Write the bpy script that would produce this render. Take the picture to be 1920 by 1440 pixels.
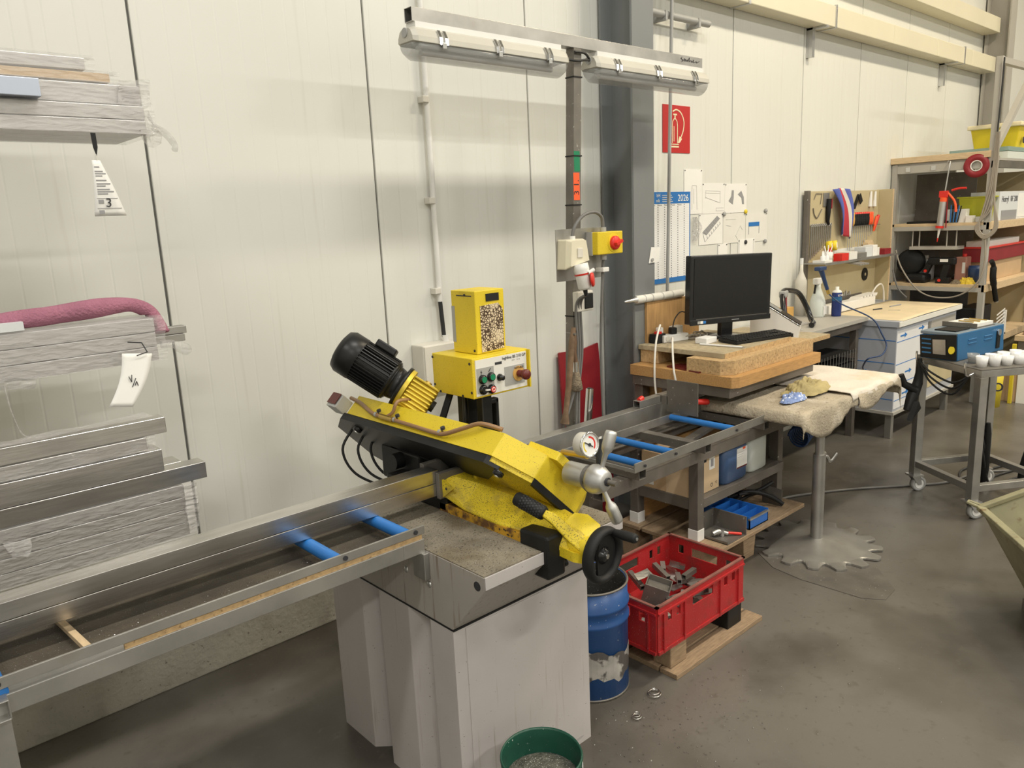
import bpy, bmesh, math, random
from mathutils import Vector, Matrix, noise as mnoise
for o in list(bpy.data.objects): bpy.data.objects.remove(o, do_unlink=True)
scene = bpy.context.scene
COL = scene.collection
rnd = random.Random(7)
PI = math.pi

# ------------------------------------------------------------------ camera, world, lights, exposure
cam_d = bpy.data.cameras.new('camera'); cam = bpy.data.objects.new('camera', cam_d); COL.objects.link(cam)
cam_d.sensor_width = 36.0; cam_d.lens = 36.0*1442/1920; cam_d.clip_start = .05
Rm = Matrix(((0.73726743, 0.17262968, -0.65317358), (-0.67412212, 0.12403922, -0.72813023), (-0.04467774, 0.97714547, 0.20782356)))
cam.matrix_world = Matrix.Translation((-0.03, -3.146, 1.843)) @ Rm.to_4x4()
scene.camera = cam
world = bpy.data.worlds.new('hall_air'); scene.world = world; world.use_nodes = True
bg = world.node_tree.nodes['Background']; bg.inputs[0].default_value = (.80, .90, 1.0, 1); bg.inputs[1].default_value = .22
def area(name, loc, sx, sy, power, col, target=None):
    l = bpy.data.lights.new(name, 'AREA'); l.shape = 'RECTANGLE'; l.size = sx; l.size_y = sy; l.energy = power; l.color = col
    o = bpy.data.objects.new(name, l); COL.objects.link(o); o.location = loc
    if target: o.rotation_euler = (Vector(target)-Vector(loc)).to_track_quat('-Z', 'Y').to_euler()
    return o
WARM = (1.0, .87, .64); NEUT = (1.0, .965, .89)
for x, e, c in ((-2.0, 120, NEUT), (1.8, 140, NEUT), (5.6, 210, WARM), (9.2, 155, WARM), (13, 110, WARM)):
    area('ceiling_lamp', (x, -2.9, 5.8), 1.6, .35, e, c)
for x in (-2.5, 2.5, 7.5, 12.5): area('ceiling_lamp', (x, -7.5, 5.8), 1.6, .35, 235, NEUT)
scene.view_settings.view_transform = 'Standard'; scene.view_settings.look = 'None'
scene.view_settings.gamma = 1.0; scene.view_settings.use_curve_mapping = False; scene.view_settings.exposure = -.36

# ------------------------------------------------------------------ materials
MATS = {}
def mat(name, col, rough=.5, metal=0., var=.0, vs=6., spots=None, bump=0., bs=40., alpha=None, spec=None, trans=0., emit=None, stretch=None, streak=None):
    """plain principled surface with colour variation, stains of another colour and fine relief"""
    if name in MATS: return MATS[name]
    m = bpy.data.materials.new(name); m.use_nodes = True; nt = m.node_tree; N = nt.nodes; L = nt.links
    b = N['Principled BSDF']; b.inputs['Roughness'].default_value = rough; b.inputs['Metallic'].default_value = metal
    b.inputs['Base Color'].default_value = (*col, 1)
    if spec is not None: b.inputs['Specular IOR Level'].default_value = spec
    if trans: b.inputs['Transmission Weight'].default_value = trans
    if alpha is not None: b.inputs['Alpha'].default_value = alpha
    if emit: b.inputs['Emission Color'].default_value = (*col, 1); b.inputs['Emission Strength'].default_value = emit
    tc = N.new('ShaderNodeTexCoord'); mp = N.new('ShaderNodeMapping'); L.new(tc.outputs['Object'], mp.inputs[0])
    if stretch: mp.inputs['Scale'].default_value = stretch
    cur = None
    def nz(scale, det=4):
        n = N.new('ShaderNodeTexNoise'); n.inputs['Scale'].default_value = scale; n.inputs['Detail'].default_value = det; L.new(mp.outputs[0], n.inputs['Vector']); return n
    if var:
        n = nz(vs); r = N.new('ShaderNodeValToRGB'); L.new(n.outputs[0], r.inputs[0])
        r.color_ramp.elements[0].position = .3; r.color_ramp.elements[1].position = .7
        r.color_ramp.elements[0].color = (*[c*(1-var) for c in col], 1); r.color_ramp.elements[1].color = (*[min(1, c*(1+var)) for c in col], 1); cur = r.outputs[0]
    def layer(cur, scale, lo, hi, c2, det=5, st=None):
        n = nz(scale, det)
        if st:
            m2 = N.new('ShaderNodeMapping'); m2.inputs['Scale'].default_value = st; L.new(tc.outputs['Object'], m2.inputs[0]); L.new(m2.outputs[0], n.inputs['Vector'])
        mr = N.new('ShaderNodeMapRange'); mr.inputs[1].default_value = lo; mr.inputs[2].default_value = hi; L.new(n.outputs[0], mr.inputs[0])
        mx = N.new('ShaderNodeMix'); mx.data_type = 'RGBA'; L.new(mr.outputs[0], mx.inputs[0])
        if cur: L.new(cur, mx.inputs[6])
        else: mx.inputs[6].default_value = (*col, 1)
        mx.inputs[7].default_value = (*c2, 1); return mx.outputs[2]
    for s in (spots or []): cur = layer(cur, *s)
    if streak: cur = layer(cur, streak[0], streak[1], streak[2], streak[3], 3, streak[4])
    if cur: L.new(cur, b.inputs['Base Color'])
    if bump:
        n = nz(bs, 3); bp = N.new('ShaderNodeBump'); bp.inputs['Strength'].default_value = bump; bp.inputs['Distance'].default_value = .01
        L.new(n.outputs[0], bp.inputs['Height']); L.new(bp.outputs[0], b.inputs['Normal'])
    MATS[name] = m; return m
YEL = (.74, .56, .025)
mat('yellow_paint', YEL, .45, 0, .08, 5, spots=[(330, .645, .68, (.16, .12, .02)), (9, .60, .85, (.55, .40, .03))])
mat('yellow_grime_shade', YEL, .55, 0, .12, 6, spots=[(300, .575, .63, (.13, .10, .02)), (14, .55, .75, (.45, .33, .05))])
mat('orange_rusty', (.55, .30, .02), .6, 0, .2, 9, spots=[(22, .46, .60, (.13, .06, .02)), (90, .60, .66, (.05, .03, .015))])
mat('black_paint', (.012, .012, .012), .42, 0, .3, 12, spec=.3)
mat('black_rubber', (.013, .013, .0135), .55, spec=.3)
mat('black_gloss', (.012, .012, .013), .22, 0)
mat('motor_black', (.013, .013, .013), .36, 0, .3, 14, spec=.35)
mat('machine_grey', (.50, .465, .455), .5, 0, .05, 4, streak=(3, .66, .84, (.30, .25, .20), (22, 22, .8)), spots=[(120, .70, .73, (.10, .08, .06))])
mat('machine_tan', (.36, .33, .30), .5, 0, .06, 4, streak=(3, .58, .75, (.20, .15, .11), (26, 26, 1.4)))
mat('grime', (.23, .20, .15), .75, 0, .25, 7, spots=[(260, .66, .69, (.6, .58, .55)), (6, .5, .7, (.12, .09, .05)), (150, .60, .66, (.06, .05, .04))], bump=.4, bs=220)
mat('steel', (.66, .64, .62), .27, 1, .14, 4, stretch=(1.5, 8, 14), bump=.03, bs=9)
mat('steel_matt', (.42, .41, .39), .45, .85, .15, 8, spots=[(5, .62, .85, (.30, .25, .19))])
mat('steel_dark', (.19, .175, .155), .5, .55, .2, 8, spots=[(60, .68, .72, (.45, .43, .40))])
mat('grime_dark', (.085, .07, .05), .75, 0, .3, 7, spots=[(260, .68, .71, (.5, .48, .45)), (6, .5, .7, (.05, .04, .03))], bump=.3, bs=220)
mat('lamp_cream', (.52, .50, .44), .4, 0, .04, 8)
mat('steel_bench', (.17, .15, .13), .5, .4, .2, 6, spots=[(45, .70, .72, (.7, .7, .68))])
mat('chrome', (.8, .8, .8), .12, 1)
mat('aluminium', (.58, .58, .57), .46, .9, .04, 10)
mat('zinc', (.62, .62, .62), .32, .9)
mat('rust_steel', (.20, .13, .08), .7, .3, .4, 20)
mat('roller_blue', (.02, .17, .52), .45, 0, .08, 6)
mat('wall_paint', (.72, .72, .675), .38, 0, .03, .8, streak=(2, .62, .85, (.55, .53, .46), (7, 7, .35)), spots=[(30, .76, .78, (.35, .33, .3))])
mat('ceiling_sheet', (.45, .46, .46), .6); mat('joint_dark', (.16, .16, .15), .8)
mat('concrete_plinth', (.40, .38, .32), .85, 0, .14, 3, spots=[(7, .52, .75, (.27, .25, .20)), (60, .66, .72, (.2, .18, .15))], bump=.5, bs=45)
mat('column_paint', (.20, .21, .215), .45, 0, .05, 2)
mat('column_light', (.42, .40, .36), .5, 0, .05, 2)
mat('duct_cream', (.75, .70, .54), .4, 0, .03, 2)
mat('white_plastic', (.78, .77, .74), .4, 0, .03, 8)
mat('white_gloss', (.82, .82, .82), .25)
mat('offwhite', (.70, .67, .60), .5, 0, .06, 8)
mat('grey_plastic', (.38, .38, .37), .45)
mat('paper', (.84, .83, .80), .7, 0, .02, 10)
mat('paper_old', (.76, .75, .70), .7, 0, .03, 10)
mat('ink', (.03, .03, .035), .6); mat('ink_grey', (.30, .30, .31), .7); mat('ink_light', (.58, .58, .57), .7)
mat('ink_blue', (.02, .17, .50), .6); mat('orange_red', (.95, .12, .03), .5)
mat('red_paint', (.27, .014, .022), .5, 0, .1, 4)
mat('red_sign', (.52, .02, .02), .4); mat('cream_print', (.85, .75, .50), .5)
mat('red_plastic', (.40, .018, .020), .42, 0, .14, 5, spots=[(11, .56, .80, (.17, .035, .03)), (240, .67, .70, (.5, .4, .36))])
mat('red_rim', (.24, .09, .07), .6, 0, .3, 9)
mat('red_bright', (.70, .03, .02), .35)
mat('maroon', (.13, .018, .014), .35); mat('green_button', (.01, .22, .10), .35)
mat('blue_plastic', (.02, .14, .50), .4, 0, .1, 6); mat('blue_drum', (.014, .075, .25), .38, .0, .15, 4, spots=[(90, .69, .72, (.4, .42, .45))])
mat('drum_bare', (.42, .40, .37), .6, .2, .3, 12, spots=[(9, .52, .56, (.10, .09, .085))])
mat('drum_inside', (.05, .05, .045), .7, 0, .3, 12, spots=[(140, .66, .69, (.5, .5, .48))])
mat('green_bucket', (.012, .075, .048), .4, 0, .15, 5, spots=[(120, .69, .72, (.5, .55, .5))])
mat('swarf', (.10, .10, .08), .7, 0, .5, 40, spots=[(220, .62, .66, (.65, .65, .62))], bump=.8, bs=160)
mat('chipboard', (.50, .34, .17), .8, 0, .2, 60, spots=[(90, .60, .68, (.26, .16, .07))], bump=.2, bs=120)
mat('chip_top', (.42, .35, .23), .75, 0, .2, 40, spots=[(5, .5, .8, (.30, .25, .17))])
mat('wood', (.48, .27, .10), .6, 0, .16, 5, stretch=(3, 30, 30), spots=[(9, .58, .8, (.30, .16, .06))])
mat('wood_panel', (.52, .31, .13), .55, 0, .16, 3, stretch=(30, 30, 2.5))
mat('wood_pallet', (.31, .215, .13), .8, 0, .22, 6, stretch=(3, 22, 22), spots=[(7, .55, .8, (.22, .16, .10))])
mat('wood_light', (.62, .47, .29), .7, 0, .14, 5, stretch=(20, 3, 20))
mat('cardboard', (.55, .38, .22), .8, 0, .06, 6); mat('cardboard_light', (.62, .46, .29), .8, 0, .05, 6)
mat('pegboard', (.52, .44, .27), .6, 0, .06, 4)
mat('cabinet_white', (.78, .78, .80), .4, 0, .03, 3); mat('cabinet_film', (.42, .44, .49), .42, 0, .05, 3)
mat('mat_beige', (.72, .60, .40), .7, 0, .07, 5, spots=[(3, .60, .85, (.52, .42, .28))])
mat('cable_grey', (.17, .165, .16), .5); mat('cable_black', (.02, .02, .02), .5); mat('cable_white', (.75, .72, .66), .5); mat('cable_brown', (.34, .30, .25), .5)
mat('hose_brown', (.30, .17, .08), .35, 0, .1, 8); mat('hose_blue', (.02, .05, .14), .4)
mat('screen', (.006, .006, .007), .22)
mat('cloth_dirty', (.40, .345, .26), .95, 0, .25, 5, spots=[(9, .55, .75, (.56, .50, .41)), (40, .60, .72, (.24, .20, .15))], bump=.6, bs=90)
mat('cloth_white', (.72, .66, .58), .95, 0, .08, 4, spots=[(3, .56, .72, (.72, .52, .33))], bump=.4, bs=60)
mat('cloth_olive', (.40, .33, .16), .95, 0, .25, 9, bump=.4, bs=60); mat('cloth_blue', (.22, .30, .55), .95, 0, .2, 9, spots=[(40, .55, .6, (.7, .75, .85))], bump=.4, bs=60)
mat('pink_cloth', (.37, .15, .215), .95, 0, .12, 12, bump=.6, bs=130)
mat('jerry_blue', (.05, .10, .22), .35); mat('jerry_white', (.66, .70, .66), .45)
mat('welder_blue', (.03, .15, .33), .42, .2, .06, 5); mat('welder_top', (.20, .25, .30), .5, .2, .08, 5)
mat('skip_olive', (.30, .28, .17), .6, .1, .2, 7, spots=[(16, .60, .7, (.17, .11, .05))])
mat('glove_yellow', (.62, .45, .04), .8); mat('bin_lime', (.42, .42, .02), .45); mat('bucket_yellow', (.66, .52, .03), .45)
mat('glass_green', (.30, .44, .40), .08, 0, alpha=.75); mat('case_black', (.012, .012, .0125), .5, spec=.3)
mat('brass', (.60, .42, .12), .35, .9); mat('jerry_brown', (.42, .20, .15), .45); mat('visor_grey', (.30, .30, .30), .35)
mat('bristle', (.25, .20, .14), .9, 0, .4, 60, bump=.8, bs=160); mat('handle_wood', (.16, .09, .05), .6, 0, .3, 20)
mat('gear_metal', (.66, .50, .05), .40, .35, .2, 12); mat('foam', (.66, .68, .70), .7); mat('profile_blue', (.50, .55, .66), .38, .6)
mat('profile_grey', (.52, .51, .49), .42, .8, .06, 4); mat('profile_film', (.58, .56, .55), .35, .6, .06, 6)
mat('tin_blue', (.02, .04, .18), .35, .2); mat('tin_white', (.78, .76, .70), .35); mat('yellow_tape', (.80, .62, .03), .5); mat('amber', (.62, .36, .10), .5)
def floor_mat():
    m = mat('floor_concrete', (.140, .128, .111), .33, 0, .12, 1.1, spots=[(1.6, .46, .68, (.088, .078, .065)), (.8, .50, .70, (.060, .052, .042)), (26, .60, .72, (.11, .098, .082)), (230, .735, .75, (.6, .58, .54))], bump=.08, bs=30)
    return m
floor_mat()
def film_mat():
    m = bpy.data.materials.new('clear_film'); m.use_nodes = True; nt = m.node_tree; N = nt.nodes; L = nt.links
    out = N['Material Output']; b = N['Principled BSDF']; b.inputs['Base Color'].default_value = (.72, .70, .69, 1); b.inputs['Roughness'].default_value = .07
    tc = N.new('ShaderNodeTexCoord'); mp = N.new('ShaderNodeMapping'); mp.inputs['Scale'].default_value = (7, 26, 26); L.new(tc.outputs['Object'], mp.inputs[0])
    n = N.new('ShaderNodeTexNoise'); n.inputs['Scale'].default_value = 3; n.inputs['Detail'].default_value = 5; n.inputs['Distortion'].default_value = .3; L.new(mp.outputs[0], n.inputs['Vector'])
    bp = N.new('ShaderNodeBump'); bp.inputs['Strength'].default_value = .9; bp.inputs['Distance'].default_value = .02; L.new(n.outputs[0], bp.inputs['Height']); L.new(bp.outputs[0], b.inputs['Normal'])
    tr = N.new('ShaderNodeBsdfTransparent'); mx = N.new('ShaderNodeMixShader')
    mr = N.new('ShaderNodeMapRange'); mr.inputs[1].default_value = .35; mr.inputs[2].default_value = .75; mr.inputs[3].default_value = .20; mr.inputs[4].default_value = .34; L.new(n.outputs[0], mr.inputs[0])
    L.new(mr.outputs[0], mx.inputs[0]); L.new(tr.outputs[0], mx.inputs[1]); L.new(b.outputs[0], mx.inputs[2]); L.new(mx.outputs[0], out.inputs[0]); MATS['clear_film'] = m
film_mat()
def lens_mat():
    m = bpy.data.materials.new('lamp_lens'); m.use_nodes = True; nt = m.node_tree; N = nt.nodes; L = nt.links
    b = N['Principled BSDF']; b.inputs['Base Color'].default_value = (.45, .46, .46, 1); b.inputs['Roughness'].default_value = .12
    tr = N.new('ShaderNodeBsdfTransparent'); mx = N.new('ShaderNodeMixShader'); mx.inputs[0].default_value = .42
    L.new(tr.outputs[0], mx.inputs[1]); L.new(b.outputs[0], mx.inputs[2]); L.new(mx.outputs[0], N['Material Output'].inputs[0]); MATS['lamp_lens'] = m
lens_mat()
def crackle():
    m = bpy.data.materials.new('burnt_label'); m.use_nodes = True; N = m.node_tree.nodes; L = m.node_tree.links; b = N['Principled BSDF']; b.inputs['Roughness'].default_value = .7
    tc = N.new('ShaderNodeTexCoord'); v = N.new('ShaderNodeTexVoronoi'); v.feature = 'DISTANCE_TO_EDGE'; v.inputs['Scale'].default_value = 95; L.new(tc.outputs['Object'], v.inputs['Vector'])
    n = N.new('ShaderNodeTexNoise'); n.inputs['Scale'].default_value = 22; n.inputs['Detail'].default_value = 4; L.new(tc.outputs['Object'], n.inputs['Vector'])
    mul = N.new('ShaderNodeMath'); mul.operation = 'MULTIPLY_ADD'; mul.inputs[1].default_value = 2.2; L.new(v.outputs[0], mul.inputs[0]); L.new(n.outputs[0], mul.inputs[2])
    r = N.new('ShaderNodeValToRGB'); L.new(mul.outputs[0], r.inputs[0]); e = r.color_ramp.elements; e[0].position = .66; e[0].color = (.060, .028, .012, 1); e[1].position = .86; e[1].color = (.72, .60, .42, 1)
    L.new(r.outputs[0], b.inputs['Base Color']); MATS['burnt_label'] = m
crackle()
def knit():
    m = bpy.data.materials.new('striped_cloth'); m.use_nodes = True; N = m.node_tree.nodes; L = m.node_tree.links; b = N['Principled BSDF']; b.inputs['Roughness'].default_value = .95
    tc = N.new('ShaderNodeTexCoord'); sp = N.new('ShaderNodeSeparateXYZ'); L.new(tc.outputs['UV'], sp.inputs[0])
    r = N.new('ShaderNodeValToRGB'); r.color_ramp.interpolation = 'CONSTANT'; e = r.color_ramp.elements; e[0].color = (.10, .13, .42, 1); e[1].position = .3; e[1].color = (.72, .68, .6, 1)
    for p, c in ((.42, (.52, .05, .07, 1)), (.66, (.72, .68, .6, 1)), (.78, (.10, .13, .42, 1))): q = e.new(p); q.color = c
    L.new(sp.outputs[0], r.inputs[0]); L.new(r.outputs[0], b.inputs['Base Color']); MATS['striped_cloth'] = m
knit()
def calendar_mat():
    m = bpy.data.materials.new('calendar_print'); m.use_nodes = True; N = m.node_tree.nodes; L = m.node_tree.links; b = N['Principled BSDF']; b.inputs['Roughness'].default_value = .6
    tc = N.new('ShaderNodeTexCoord'); sp = N.new('ShaderNodeSeparateXYZ'); L.new(tc.outputs['UV'], sp.inputs[0])
    def frac(out, k, off=0.):
        a = N.new('ShaderNodeMath'); a.operation = 'MULTIPLY_ADD'; a.inputs[1].default_value = k; a.inputs[2].default_value = off; L.new(out, a.inputs[0])
        f = N.new('ShaderNodeMath'); f.operation = 'FRACT'; L.new(a.outputs[0], f.inputs[0]); return f.outputs[0]
    def less(o, t):
        f = N.new('ShaderNodeMath'); f.operation = 'LESS_THAN'; f.inputs[1].default_value = t; L.new(o, f.inputs[0]); return f.outputs[0]
    def mul(a, b_):
        f = N.new('ShaderNodeMath'); f.operation = 'MULTIPLY'; L.new(a, f.inputs[0]); L.new(b_, f.inputs[1]); return f.outputs[0]
    dots = mul(less(frac(sp.outputs[0], 7), .16), less(frac(sp.outputs[1], 32), .40))
    lines = less(frac(sp.outputs[1], 32, .3), .10)
    m1 = N.new('ShaderNodeMix'); m1.data_type = 'RGBA'; m1.inputs[6].default_value = (.84, .84, .84, 1); m1.inputs[7].default_value = (.66, .67, .70, 1); L.new(lines, m1.inputs[0])
    m2 = N.new('ShaderNodeMix'); m2.data_type = 'RGBA'; L.new(m1.outputs[2], m2.inputs[6]); m2.inputs[7].default_value = (.22, .22, .25, 1); L.new(dots, m2.inputs[0])
    L.new(m2.outputs[2], b.inputs['Base Color']); MATS['calendar_print'] = m
calendar_mat()
def wall_relief():
    m = MATS['wall_paint']; N = m.node_tree.nodes; L = m.node_tree.links; b = N['Principled BSDF']
    tc = N.new('ShaderNodeTexCoord'); w = N.new('ShaderNodeTexWave'); w.wave_type = 'BANDS'; w.bands_direction = 'X'; w.inputs['Scale'].default_value = 3.2; w.wave_profile = 'TRI'; L.new(tc.outputs['Object'], w.inputs['Vector'])
    r = N.new('ShaderNodeMapRange'); r.inputs[1].default_value = 0; r.inputs[2].default_value = .12; L.new(w.outputs[1], r.inputs[0])
    bp = N.new('ShaderNodeBump'); bp.inputs['Strength'].default_value = .22; bp.inputs['Distance'].default_value = .004; L.new(r.outputs[0], bp.inputs['Height']); L.new(bp.outputs[0], b.inputs['Normal'])
wall_relief()

# ------------------------------------------------------------------ mesh helpers
ORG = {}
class MB:
    def __init__(s): s.v = []; s.f = []; s.sm = []; s.uv = {}; s.M = None
    def add(s, vs, fs, smooth=False):
        k = len(s.v)
        for p in vs:
            p = Vector(p); s.v.append(s.M @ p if s.M else p)
        for f in fs: s.f.append(tuple(i+k for i in f)); s.sm.append(smooth)
        return s
    def box(s, x0, y0, z0, x1, y1, z1):
        if x0 > x1: x0, x1 = x1, x0
        if y0 > y1: y0, y1 = y1, y0
        if z0 > z1: z0, z1 = z1, z0
        return s.add([(x0,y0,z0),(x1,y0,z0),(x1,y1,z0),(x0,y1,z0),(x0,y0,z1),(x1,y0,z1),(x1,y1,z1),(x0,y1,z1)], [(0,3,2,1),(4,5,6,7),(0,1,5,4),(1,2,6,5),(2,3,7,6),(3,0,4,7)])
    def bar(s, p0, p1, w, h, up=(0,0,1)):
        p0 = Vector(p0); p1 = Vector(p1); d = (p1-p0).normalized(); u = Vector(up); a = d.cross(u)
        if a.length < 1e-4: a = d.cross(Vector((0,1,0)))
        a.normalize(); b = a.cross(d)
        q = [a*(w/2*i)+b*(h/2*j) for i, j in ((-1,-1),(1,-1),(1,1),(-1,1))]
        return s.add([p0+x for x in q]+[p1+x for x in q], [(0,1,2,3),(7,6,5,4),(0,4,5,1),(1,5,6,2),(2,6,7,3),(3,7,4,0)])
    def htube(s, p0, p1, w, h, t=.003, up=(0,0,1)):
        """hollow rectangular tube, open ends"""
        p0 = Vector(p0); p1 = Vector(p1); d = (p1-p0).normalized(); a = d.cross(Vector(up))
        if a.length < 1e-4: a = d.cross(Vector((0,1,0)))
        a.normalize(); b = a.cross(d)
        q = [a*(w/2*i)+b*(h/2*j) for i, j in ((-1,-1),(1,-1),(1,1),(-1,1))]; r = [a*((w/2-t)*i)+b*((h/2-t)*j) for i, j in ((-1,-1),(1,-1),(1,1),(-1,1))]
        vs = [p0+x for x in q]+[p1+x for x in q]+[p0+x for x in r]+[p1+x for x in r]; fs = []
        for i in range(4):
            j = (i+1) % 4; fs += [(i, i+4, j+4, j), (i+8, j+8, j+12, i+12), (i, j, j+8, i+8), (i+4, i+12, j+12, j+4)]
        return s.add(vs, fs)
    def cyl(s, p0, p1, r, r1=None, seg=16, cap=True):
        p0 = Vector(p0); p1 = Vector(p1); r1 = r if r1 is None else r1; d = (p1-p0).normalized(); a = d.orthogonal().normalized(); b = d.cross(a)
        c = [a*math.cos(2*PI*i/seg)+b*math.sin(2*PI*i/seg) for i in range(seg)]
        A = [p0+x*r for x in c]; B = [p1+x*r1 for x in c]
        s.add(A+B, [(i, (i+1) % seg, (i+1) % seg+seg, i+seg) for i in range(seg)], True)
        if cap: s.add(A, [tuple(range(seg-1, -1, -1))]); s.add(B, [tuple(range(seg))])
        return s
    def lathe(s, o, axis, prof, seg=24, closed=False, smooth=True):
        o = Vector(o); d = Vector(axis).normalized(); a = d.orthogonal().normalized(); b = d.cross(a); n = len(prof); vs = []
        for r, h in prof:
            for i in range(seg): vs.append(o+d*h+(a*math.cos(2*PI*i/seg)+b*math.sin(2*PI*i/seg))*r)
        fs = []
        for k in range(n-1 if not closed else n):
            k2 = (k+1) % n
            for i in range(seg): j = (i+1) % seg; fs.append((k*seg+i, k*seg+j, k2*seg+j, k2*seg+i))
        return s.add(vs, fs, smooth)
    def torus(s, o, axis, R, r, seg=32, rs=10, sc=1.0):
        return s.lathe(o, axis, [(R+r*math.cos(2*PI*k/rs), sc*r*math.sin(2*PI*k/rs)) for k in range(rs)], seg, True)
    def tube(s, path, r, seg=8, cap=True):
        P = [Vector(p) for p in path]; n = len(P); vs = []; a = None
        for i, p in enumerate(P):
            d = (P[min(i+1, n-1)]-P[max(i-1, 0)]).normalized()
            if a is None: a = d.orthogonal().normalized()
            else:
                a = a-d*a.dot(d); a = a.normalized() if a.length > 1e-5 else d.orthogonal().normalized()
            b = d.cross(a); rr = r[i] if isinstance(r, (list, tuple)) else r
            for k in range(seg): vs.append(p+(a*math.cos(2*PI*k/seg)+b*math.sin(2*PI*k/seg))*rr)
        fs = [(i*seg+k, i*seg+(k+1) % seg, (i+1)*seg+(k+1) % seg, (i+1)*seg+k) for i in range(n-1) for k in range(seg)]
        s.add(vs, fs, True)
        if cap: s.add(vs[:seg], [tuple(range(seg-1, -1, -1))]); s.add(vs[-seg:], [tuple(range(seg))])
        return s
    def prism(s, pts, vec, smooth=False):
        v = Vector(vec); P = [Vector(p) for p in pts]; n = len(P); Q = [p+v for p in P]
        s.add(P+Q, [(i, (i+1) % n, (i+1) % n+n, i+n) for i in range(n)], smooth)
        s.add(P, [tuple(range(n-1, -1, -1))]); s.add(Q, [tuple(range(n))]); return s
    def loft(s, secs, smooth=False):
        n = len(secs[0]); vs = [p for q in secs for p in q]
        s.add(vs, [(k*n+i, k*n+(i+1) % n, (k+1)*n+(i+1) % n, (k+1)*n+i) for k in range(len(secs)-1) for i in range(n)], smooth)
        s.add(secs[0], [tuple(range(n-1, -1, -1))]); s.add(secs[-1], [tuple(range(n))]); return s
    def grid(s, fn, nu, nv, smooth=True, uv=False):
        k0 = len(s.v); s.add([fn(i/nu, j/nv) for j in range(nv+1) for i in range(nu+1)], [(j*(nu+1)+i, j*(nu+1)+i+1, (j+1)*(nu+1)+i+1, (j+1)*(nu+1)+i) for j in range(nv) for i in range(nu)], smooth)
        if uv:
            for j in range(nv+1):
                for i in range(nu+1): s.uv[k0+j*(nu+1)+i] = (i/nu, j/nv)
        return s
    def build(s, name, m, parent=None, bevel=0., org=None, solid=0., recalc=True):
        me = bpy.data.meshes.new(name)
        if parent is not None: o0 = ORG[parent.name]
        elif org is not None: o0 = Vector(org)
        else:
            xs = [v.x for v in s.v]; ys = [v.y for v in s.v]; o0 = Vector(((min(xs)+max(xs))/2, (min(ys)+max(ys))/2, min(v.z for v in s.v)))
        me.from_pydata([v-o0 for v in s.v], [], s.f); me.polygons.foreach_set('use_smooth', s.sm)
        if s.uv:
            uvl = me.uv_layers.new(name='UVMap')
            for lp in me.loops: uvl.data[lp.index].uv = s.uv.get(lp.vertex_index, (0, 0))
        if recalc:
            bm = bmesh.new(); bm.from_mesh(me); bmesh.ops.recalc_face_normals(bm, faces=bm.faces); bm.to_mesh(me); bm.free()
        me.materials.append(MATS[m]); o = bpy.data.objects.new(name, me); COL.objects.link(o)
        if parent is not None: o.parent = parent
        else: o.location = o0
        ORG[o.name] = o0
        if bevel:
            b = o.modifiers.new('bevel', 'BEVEL'); b.width = bevel; b.segments = 2; b.limit_method = 'ANGLE'; b.angle_limit = math.radians(40)
        if solid:
            b = o.modifiers.new('solid', 'SOLIDIFY'); b.thickness = solid; b.offset = 0
        return o
def tag(o, label, cat, group=None):
    o['label'] = label; o['category'] = cat
    if group: o['group'] = group
    return o
def struct(o, label=None):
    o['kind'] = 'structure'
    if label: o['label'] = label
    return o
def thing(name, label, cat, loc=(0, 0, 0), group=None, local=False, rz=0, rot=None):
    o = bpy.data.objects.new(name, None); COL.objects.link(o); o.location = loc; o.empty_display_size = .1
    o.rotation_euler = rot or (0, 0, rz); ORG[o.name] = Vector((0, 0, 0)) if local else Vector(loc); return tag(o, label, cat, group)
def one(name, mb, m, label, cat, group=None, bevel=0., solid=0.): return tag(mb.build(name, m, None, bevel, solid=solid), label, cat, group)
def dup(root, loc, rz=None, label=None):
    r = root.copy(); COL.objects.link(r); r.location = loc
    if rz is not None: r.rotation_euler = (0, 0, rz)
    if label: r['label'] = label
    ORG[r.name] = Vector(loc)
    for ch in list(root.children):
        c = ch.copy(); COL.objects.link(c); c.parent = r
        for g in ch.children:
            d = g.copy(); COL.objects.link(d); d.parent = c
    return r
def text(s, parent, m, size, o, xdir, ydir, name='lettering', ext=.0004, align='CENTER'):
    """flat printed letters: o = anchor, xdir / ydir = reading and up directions in the parent's frame"""
    cu = bpy.data.curves.new('t', 'FONT'); cu.body = s; cu.size = size; cu.extrude = ext; cu.align_x = align; cu.align_y = 'CENTER'
    t = bpy.data.objects.new('t', cu); COL.objects.link(t); dg = bpy.context.evaluated_depsgraph_get(); me = bpy.data.meshes.new_from_object(t.evaluated_get(dg))
    bpy.data.objects.remove(t); x = Vector(xdir).normalized(); y = Vector(ydir).normalized(); z = x.cross(y); Mx = Matrix((x, y, z)).transposed().to_4x4()
    me.transform(Matrix.Translation(Vector(o)-ORG[parent.name]) @ Mx); me.materials.clear(); me.materials.append(MATS[m]); me.name = name
    ob = bpy.data.objects.new(name, me); COL.objects.link(ob); ob.parent = parent; return ob
def arc(p0, p1, sag, n=14, d=(0, 0, -1)):
    p0 = Vector(p0); p1 = Vector(p1); d = Vector(d); return [p0.lerp(p1, i/n)+d*(sag*4*(i/n)*(1-i/n)) for i in range(n+1)]
def spline(pts, n=8):
    P = [Vector(p) for p in pts]; out = []
    for i in range(len(P)-1):
        a = P[max(i-1, 0)]; b = P[i]; c = P[i+1]; d = P[min(i+2, len(P)-1)]
        for k in range(n):
            t = k/n; out.append(.5*((2*b)+(c-a)*t+(2*a-5*b+4*c-d)*t*t+(3*b-3*c+d-a)*t**3))
    return out+[P[-1]]

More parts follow.
